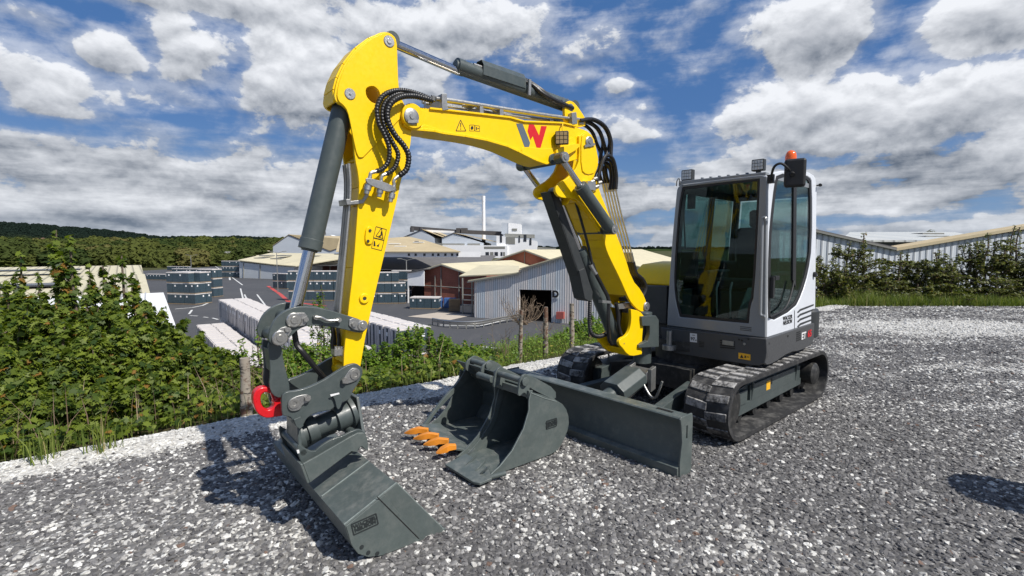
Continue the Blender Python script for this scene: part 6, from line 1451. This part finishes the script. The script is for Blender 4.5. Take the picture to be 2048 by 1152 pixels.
def bush(px,Y,yt,nsh=16,nl=46,spread=.42,label=None,size=.052):
    b_,t_=place(px,Y,yt)
    sapling('hazel_bush',label or f'bright young hazel bush along the pad edge, {ordn(BPX.index(px)+1)} of its row from the left',b_,t_,spread,nsh,nl,size,T_OVAL,HAZEL,None if label else GH,cat='bush',trunk_r=.015,rad=.085,out=.6)
BLIST=((742,6.8,705),(765,7.0,690),(800,7.1,676),(832,7.2,652),(858,7.4,655),(885,7.6,672),(820,6.8,715),(870,7.0,715),(905,7.4,690),(930,7.9,688),(960,8.2,700),(990,8.4,712),(780,6.7,735),(925,7.5,715),(1020,8.8,700),(570,6.4,720),(600,6.9,690),(635,7.0,678),(615,6.4,720),(650,6.8,700),(585,7.3,680),(555,6.9,690),(1160,10.2,640),(1178,9.6,652),(1200,10.6,650),(1130,9.8,665),(1080,9.4,680),(1185,11,628),(730,7.2,691))
BPX=list(dict.fromkeys(sorted(m_[0] for m_ in BLIST)))
for px,Y,yt in BLIST:
    bush(px,Y,yt)
bush(642,8.2,572,14,40,.30,'tall thin leafy sapling seen between the chrome rod and the arm'); bush(520,6.3,655,14,30,.5,'low arching bush between the birch stump and the tilt hitch')
GR='hedge shrubs in front of the ribbed shed'
def hedge(px,Y,yt,nsh=20,nl=90,spread=1.0,label=None,size=.085,flat=True):
    b_,t_=place(px,Y,yt); sapling('hedge_shrub',label or f'dark green hedge shrub before the ribbed shed, {ordn(HPX.index(px)+1)} from the cab',b_,t_,spread,nsh,nl,size,T_OVAL,HEDGE,None if label else GR,cat='shrub',trunk_r=.05,rad=.24,out=.35,flat=flat)
HLIST=((1640,15.6,540),(1672,16,530),(1700,16.2,500),(1740,16.1,530),(1765,16.5,548),(1800,16.2,535),(1835,16.4,515),(1870,16,520),(1900,16.5,510),(1940,16.3,505),(1975,16.2,495),(2010,16,485),(2040,16.2,470),(2075,16,460),(1655,15.4,570),(1690,15.4,568),(1725,15.4,575),(1770,15.5,572),(1815,15.4,570),(1860,15.4,570),(1905,15.4,565),(1950,15.5,562),(1995,15.4,560),(2035,15.4,560),(2080,15.6,520))
HPX=list(dict.fromkeys(sorted([m_[0] for m_ in HLIST]+[1560,1500,1440,1380,1320])))
for hi,(px,Y,yt) in enumerate(HLIST):
    hedge(px,Y,yt+(-30,8,-16,20,-6)[hi%5],20,(78,60,70,66,84)[hi%5],(1.0,.75,1.1,.8,.95)[hi%5],flat=(int(px)%3==0))
for px,Y,yt,lb in ((1728,16,466,'tallest pointed hedge shrub just right of the cab'),(2030,17,452,'tall dark shrub at the right border of the photo'),(1815,16.6,508,'spiky shrub under the roof valley of the ribbed shed'),(1880,16.8,500,'loose shrub with bare twigs right of the roof valley')): hedge(px,Y,yt,26,90,1.1,lb)
for px in (1560,1500,1440,1380,1320): hedge(px,15.6,560,14,60,1.2,None if px<0 else None)
# far crown behind the long roof
b_=at_y(1857,470,112); t=thing('round_tree','round dark tree top showing above the long pale roof','tree',(b_.x,b_.y,-3)); mb=MB(); mb.lathe((b_.x,b_.y,-3),(0,0,1),[(0,.4),(6.5,.2)],8); mb.out('trunk',BARK,t)
P=[];N=[]
for i in range(1800):
    d_=V([random.gauss(0,1) for _ in range(3)]).normalized(); r=random.uniform(.6,1); P.append(V((b_.x,b_.y,b_.z-1.0))+V((d_.x*2.6*r,d_.y*2.2*r,d_.z*2.0*r*(1+.2*math.sin(d_.x*5))))); N.append(d_+V((0,0,.3)))
leaves('crown',P,N,[random.uniform(.25,.5) for _ in P],T_OVAL,HEDGE,t)
# stumps
def post(px,Y,ytop,r,label,mat=BIRCH,cat='stump'):
    b_,t_=place(px,Y,ytop); mb=MB(); n=10; h=t_.z-b_.z; prof=[(h*i/n,r*(1.15-.25*i/n)*random.uniform(.9,1.08)) for i in range(n+1)]
    mb.lathe(b_,(t_-b_)+V((random.uniform(-.03,.03),0,0)),prof,12); o=mb.out('tree_stump',[mat],None,bevel=0); tag(o,label,cat); return o
post(489,5.02,716,.054,'thick peeling birch stump left of the red hook')
post(1040,7.75,620,.032,'thin birch stump leftmost of the three behind the loose buckets'); post(1091.5,8.1,614,.042,'middle birch stump behind the dozer blade'); post(1145,8.6,607,.042,'third birch stump from the left near the black hoses'); post(1180,9.3,640,.03,'thin dark stump behind the looping black hose')
# added unseen drum beyond the frame, put there only to cast a shadow in
t=thing('shadow_drum','added unseen dark grey drum casting a shadow in from beyond the right edge','drum',(3.98,2.82,0)); mb=MB(); mb.lathe((3.98,2.82,0),(0,0,1),[(0,.28),(.02,.295),(.29,.29),(.30,.30),(.32,.29),(.58,.29),(.60,.30),(.62,.29),(.87,.29),(.89,.295),(.89,.27),(.87,.27),(.87,.01)],32); mb.out('shell',paint('shadow_drum_paint',(.05,.055,.06),.45,.1,dust=.2),t)
mb=MB(); mb.cyl((4.1,2.9,.87),(4.1,2.9,.89),.03,12); mb.out('bung',STEEL,t)
# bare twigs
def twigs(px,Y,ytop,n,spread,label,nm='bare_bush',yb=None,mat=DRYT,r=.006,cat='bare bush'):
    b_,t_=place(px,Y,ytop); t=thing(nm,label,cat,tuple(b_)); mb=MB(); h=t_.z-b_.z
    if yb: b_=at_y(px,yb,Y); h=t_.z-b_.z
    for i in range(n):
        a=random.uniform(0,2*math.pi); s=spread*random.random()**.7; e=b_+V((math.cos(a)*s,math.sin(a)*s*.6,h*random.uniform(.55,1.0)))
        path=[b_+V((random.gauss(0,.03),0,0)),b_.lerp(e,.45)+V((math.cos(a)*s*.22,0,-h*.05)),e]; s_=spline(path,4); mb.tube(s_,r,4,rf=lambda i: r*(1-.75*i/len(s_)))
        for k_ in range(4):
            j=random.randrange(2,len(s_)-1); d_=V((random.gauss(0,.12),random.gauss(0,.08),random.uniform(.05,.25)))*h; mb.tube([s_[j],s_[j]+d_*.5+V((0,0,.02)),s_[j]+d_],r*.45,3)
    mb.out('branches',mat,t); return t
twigs(1046,7.95,588,34,.42,'bare leafless bush standing before the dark doorway of the pastel shed',yb=650); twigs(1088,8.3,640,10,.20,'small leafless twigs beside the middle birch stump',yb=668); twigs(1010,8.1,640,8,.25,'a few bare stems growing left of the first stump')
# canes and rough grass
def blades(name,label,pts,hmin,hmax,wd,mat,lean=.35):
    n=len(pts); P=np.array([(p[0],p[1],p[2]) for p in pts]); h=rng.uniform(hmin,hmax,n)*np.array([p[3] if len(p)>3 else 1 for p in pts]); a=rng.uniform(0,2*np.pi,n); l=rng.normal(0,lean,n)*h
    dx=np.stack([np.cos(a),np.sin(a),np.zeros(n)],1); sx=np.stack([-np.sin(a),np.cos(a),np.zeros(n)],1)*wd/2*rng.uniform(.6,1.3,n)[:,None]; up=np.array([0,0,1.])
    m1=P+dx*(l*.3)[:,None]+up*(h*.55)[:,None]; tp=P+dx*l[:,None]+up*h[:,None]
    co=np.stack([P-sx,P+sx,m1+sx*.8,tp,m1-sx*.8],1); K=5
    me=bpy.data.meshes.new(name); me.vertices.add(n*K); me.vertices.foreach_set('co',co.reshape(-1).astype(np.float32)); me.loops.add(n*7)
    li=(np.arange(n)[:,None]*5+np.array([0,1,2,4,4,2,3])[None,:]).reshape(-1).astype(np.int32); me.loops.foreach_set('vertex_index',li); me.polygons.add(n*2)
    me.polygons.foreach_set('loop_start',(np.arange(n)[:,None]*7+np.array([0,4])[None,:]).reshape(-1).astype(np.int32)); me.polygons.foreach_set('loop_total',np.tile(np.array([4,3],dtype=np.int32),n))
    at=me.attributes.new('tint','FLOAT','FACE'); at.data.foreach_set('value',np.repeat(rng.random(n),2).astype(np.float32)); me.update(calc_edges=True); me.materials.append(mat)
    o=link(bpy.data.objects.new(name,me)); tag(o,label,'grass',kind='stuff'); return o
EDIR=V((.773,.634,0)); E0=V((-4,3.78,0))
def edge_pts(n,u0,u1,t0,t1,hs=None):
    o=[]
    for _ in range(n):
        u=random.uniform(u0,u1); t=t0+(t1-t0)*random.random(); c=E0+EDIR*u+EN*t; dn=mnoise.noise(V((c.x*1.3,c.y*1.3,0)))
        if dn<-.25 and random.random()<.7: continue
        o.append((c.x,c.y,terr(c.x,c.y)-.04,.7+.6*max(0,dn)+ .3*random.random()))
    return o
blades('grass','rough green and straw coloured grass along the top of the bank',edge_pts(15000,5.0,16,.08,2.4)+edge_pts(2500,-1.5,5,.05,.9),.05,.24,.006,GRASSM)
blades('grass','taller weeds on the bank',edge_pts(5000,5.5,15,.5,3.5),.15,.36,.007,GRASSM,.3)
hp_=[]
for _ in range(26000):
    x=random.uniform(7.5,19); y=14.45+random.random()**1.3*1.6; dn=mnoise.noise(V((x*.9,y*.9,5))); hp_.append((x,y,terr(x,y)-.05,.55+.9*max(0,dn+.15)+.25*random.random()))
blades('grass','long green grass strip in front of the hedge',hp_,.14,.50,.011,GRASSM,.35)
cn=[]
for _ in range(260):
    u=random.uniform(-.5,4.6); t=random.uniform(.25,1.1); c=E0+EDIR*u+EN*t; cn.append((c.x,c.y,terr(c.x,c.y)-.03,1))
DRYB=leafmat('dry_cane',(.14,.09,.06),(.34,.25,.17),None,.1); blades('dry_canes','dry brown canes and stalks under the left bush',cn,.2,.6,.008,DRYB,.7)['kind']='stuff'
for px,y in ((205,905),(88,925)):
    c=on_z(px,y,0); pt=[(c.x+random.gauss(0,.05),c.y+random.gauss(0,.05),-.01,1) for _ in range(46)]; o=blades('weed_tuft','x',pt,.10,.36,.009,GRASSM,.35); o['kind']='' ; del o['kind']; tag(o,'small green weed tuft growing in the white stone edge, '+('right one of two' if px>100 else 'left one of two'),'weed','weed tufts in the stone edge')
# low leafy ground cover that hides the soil of the bank
def cover(name,label,n,u0,u1,t0,t1,h,size,mat,T):
    P=[];N=[]
    for _ in range(n):
        u=random.uniform(u0,u1); t=t0+(t1-t0)*random.random(); c=E0+EDIR*u+EN*t; dn=mnoise.noise(V((c.x*1.7,c.y*1.7,9)))
        P.append((c.x,c.y,terr(c.x,c.y)+random.random()**1.5*h*(.5+.9*max(0,dn+.2)))); N.append((random.gauss(0,.5),random.gauss(0,.5)-.3,1))
    o=leaves(name,P,N,rng.uniform(.6,1.2,n)*size,T,mat); tag(o,label,'ground cover',kind='stuff')
cover('ground_cover','low leafy weeds covering the bank behind the buckets',15000,4.6,17,.12,3.5,.30,.045,HAZEL,T_OVAL)
cover('ground_cover','low maple leaves and weeds at the foot of the left bush',9000,-3,5.2,.15,2.0,.26,.075,MAPLE,T_MAPLE)
# ------------------------------------------------------------------ hills and woodland
m,k,b,o=new_mat('forest_floor'); g=k.n('ShaderNodeNewGeometry'); p=g.outputs['Position']; n=k.noise(p,.012,6,.6)
k.put(b.inputs['Base Color'],k.mix(k.ss(n,.42,.6),(.018,.030,.012),(.05,.07,.025))); b.inputs['Roughness'].default_value=1; b.inputs['Specular IOR Level'].default_value=0; FLOOR=m
RID=[(-1.6,430),(-1.02,455),(-.86,465),(-.74,478),(-.70,484),(-.6,484),(-.52,483),(-.46,489),(-.38,492),(-.3,494),(0,496),(.35,497.5),(1.0,499),(1.6,499)]
def ridge(r):
    y=np.interp(r,[a for a,_ in RID],[b for _,b in RID]); return EYE+(497-y)/1000*1300
def hillz(x,y):
    r=x/max(y,1); zr=ridge(r); t=sstep(600,1300,y)
    z0=-8.9+ (10.5*sstep(300,640,y)-4*sstep(640,760,y))*sstep(-.30,-.5,r) if r<-.3 else -8.9
    z=z0*(1-t)+zr*t
    if y>1300: z=zr-(y-1300)*.05
    return z+1.2*mnoise.noise(V((x*.01,y*.01,0)))*(y>300)
hill=grid('hills',list(np.arange(-2400,2401,40)),[335,360,390,420,460,500,550,600,640,680,720,760,820,900,1000,1100,1200,1300,1350,1500,1800],hillz,FLOOR); hill['kind']='structure'
CROWN=[None]
m=bpy.data.materials.new('tree_crown'); m.use_nodes=True; t_=m.node_tree; t_.nodes.clear(); k=NT(t_); o=k.n('ShaderNodeOutputMaterial'); b=k.n('ShaderNodeBsdfPrincipled'); t_.links.new(b.outputs[0],o.inputs[0])
oi=k.n('ShaderNodeObjectInfo'); g=k.n('ShaderNodeNewGeometry'); n=k.noise(g.outputs['Position'],.55,4,.7); loc=k.noise(oi.outputs['Location'],.022,4,.6); c=k.mix(k.ss(k.m('ADD',k.m('MULTIPLY',oi.outputs['Random'],.3),k.m('MULTIPLY',loc,.7)),.35,.62),(.020,.034,.010),(.070,.080,.020)); c=k.mix(k.m('GREATER_THAN',oi.outputs['Random'],.93),c,(.11,.10,.035)); c=k.mix(k.ss(n,.4,.65,0,.5),c,(.075,.095,.028))
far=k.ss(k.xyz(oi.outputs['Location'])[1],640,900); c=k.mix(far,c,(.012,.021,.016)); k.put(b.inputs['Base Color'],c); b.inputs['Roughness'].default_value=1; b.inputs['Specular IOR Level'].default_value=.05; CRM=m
def wood(name,label,xs,ys,zf,keep,density,smin,smax,seed):
    ob=grid(name,xs,ys,zf,FLOOR,keep=keep)
    ng=bpy.data.node_groups.new(name,'GeometryNodeTree'); ng.interface.new_socket('Geometry',in_out='INPUT',socket_type='NodeSocketGeometry'); ng.interface.new_socket('Geometry',in_out='OUTPUT',socket_type='NodeSocketGeometry')
    N=ng.nodes.new; L=ng.links.new; gi=N('NodeGroupInput'); go=N('NodeGroupOutput'); dp=N('GeometryNodeDistributePointsOnFaces'); dp.inputs['Density'].default_value=density; dp.inputs['Seed'].default_value=seed; L(gi.outputs[0],dp.inputs[0]); g2i=N('GeometryNodeGeometryToInstance')
    for v in range(4):
        ic=N('GeometryNodeMeshIcoSphere'); ic.inputs['Radius'].default_value=1; ic.inputs['Subdivisions'].default_value=4
        pos=N('GeometryNodeInputPosition'); add=N('ShaderNodeVectorMath'); add.operation='ADD'; L(pos.outputs[0],add.inputs[0]); add.inputs[1].default_value=(v*9.3,v*4.1,v)
        no=N('ShaderNodeTexNoise'); no.inputs['Scale'].default_value=2.6; no.inputs['Detail'].default_value=5; no.inputs['Roughness'].default_value=.75; L(add.outputs[0],no.inputs['Vector'])
        sc=N('ShaderNodeMath'); sc.operation='MULTIPLY_ADD'; L(no.outputs[0],sc.inputs[0]); sc.inputs[1].default_value=1.5; sc.inputs[2].default_value=.25
        vm=N('ShaderNodeVectorMath'); vm.operation='SCALE'; L(pos.outputs[0],vm.inputs[0]); L(sc.outputs[0],vm.inputs['Scale']); sp=N('GeometryNodeSetPosition'); L(ic.outputs[0],sp.inputs[0]); L(vm.outputs[0],sp.inputs['Position'])
        dq=N('GeometryNodeDistributePointsOnFaces'); dq.inputs['Density'].default_value=34; dq.inputs['Seed'].default_value=v; L(sp.outputs[0],dq.inputs[0])
        gr=N('GeometryNodeMeshGrid'); gr.inputs['Size X'].default_value=.16; gr.inputs['Size Y'].default_value=.12; gr.inputs['Vertices X'].default_value=2; gr.inputs['Vertices Y'].default_value=2
        iq=N('GeometryNodeInstanceOnPoints'); L(dq.outputs[0],iq.inputs['Points']); L(gr.outputs[0],iq.inputs['Instance']); rv=N('FunctionNodeRandomValue'); rv.data_type='FLOAT_VECTOR'; rv.inputs[0].default_value=(-1.2,-1.2,0); rv.inputs[1].default_value=(1.2,1.2,6.28); L(rv.outputs[0],iq.inputs['Rotation'])
        rl=N('GeometryNodeRealizeInstances'); L(iq.outputs[0],rl.inputs[0]); jn=N('GeometryNodeJoinGeometry'); L(sp.outputs[0],jn.inputs[0]); L(rl.outputs[0],jn.inputs[0])
        tr=N('GeometryNodeTransform'); L(jn.outputs[0],tr.inputs[0]); tr.inputs['Translation'].default_value=(0,0,.45); tr.inputs['Scale'].default_value=(1.15,1.15,.62+.16*(v%3)); sm=N('GeometryNodeSetMaterial'); L(tr.outputs[0],sm.inputs[0]); sm.inputs['Material'].default_value=CRM; L(sm.outputs[0],g2i.inputs[0])
    ip=N('GeometryNodeInstanceOnPoints'); L(dp.outputs[0],ip.inputs['Points']); L(g2i.outputs[0],ip.inputs['Instance']); ip.inputs['Pick Instance'].default_value=True
    rr=N('FunctionNodeRandomValue'); rr.data_type='FLOAT_VECTOR'; rr.inputs[0].default_value=(0,0,0); rr.inputs[1].default_value=(0,0,6.283); L(rr.outputs[0],ip.inputs['Rotation'])
    rs=N('FunctionNodeRandomValue'); rs.data_type='FLOAT'; rs.inputs[2].default_value=smin; rs.inputs[3].default_value=smax; L(rs.outputs[1],ip.inputs['Scale']); L(ip.outputs[0],go.inputs[0])
    md=ob.modifiers.new('scatter','NODES'); md.node_group=ng; tag(ob,label,'woodland',kind='stuff'); return ob
wood('woodland','mid green woodland filling the valley beyond the yard',list(np.arange(-760,-89,10)),list(np.arange(235,660,10)),lambda x,y: hillz(x,y)-.5 if y>300 else YARD-.6,lambda x,y: -1.12<x/y<-.405 and (y>300 or x/y<-.5 and y>258+60*(x/y+1)) ,.0075,4.0,11.0,1)
wood('woodland','dark wooded ridge on the horizon',list(np.arange(-1800,-359,30)),list(np.arange(700,1340,20)),lambda x,y: hillz(x,y)-1,lambda x,y: -1.15<x/y<-.40,.0034,7,11,2)
wood('woodland','low line of trees behind the works on the horizon',list(np.arange(-560,1200,30)),list(np.arange(1180,1340,20)),lambda x,y: hillz(x,y)-1,lambda x,y: -.42<x/y<.8,.002,4,6,3)
# far houses
HWL=[paint('render_wall',(.62,.60,.56),.8,.1,scale=.1),paint('house_brick',(.25,.12,.08),.9,.1,scale=.1)]; TILE=paint('roof_tile',(.16,.09,.07),.9,.15,scale=.1)
for i in range(14):
    pxh=3+i*7.4+random.uniform(-2.5,2.5); Y=672+random.uniform(-10,60); q=at_y(pxh,489-random.uniform(0,9),Y); t=thing('far_house',f'tiny gabled house on the far wooded slope, {ordn(i+1)} from the left','house',tuple(q),'tiny houses on the far left slope')
    mb=MB(); w_,d_,h_=random.uniform(1.2,2.0),1.6,2.6; mb.box(q+V((0,0,h_/2)),(w_,0,0),(0,d_,0),(0,0,h_/2)); mb.out('wall',HWL[i%3==2],t,smooth=0); mb=MB(); mb.prism([q+V((-w_-.3,-d_-.3,h_)),q+V((-w_-.3,d_+.3,h_)),q+V((-w_-.3,0,h_+1.5))],(2*w_+.6,0,0)); mb.out('roof',TILE,t,smooth=0)
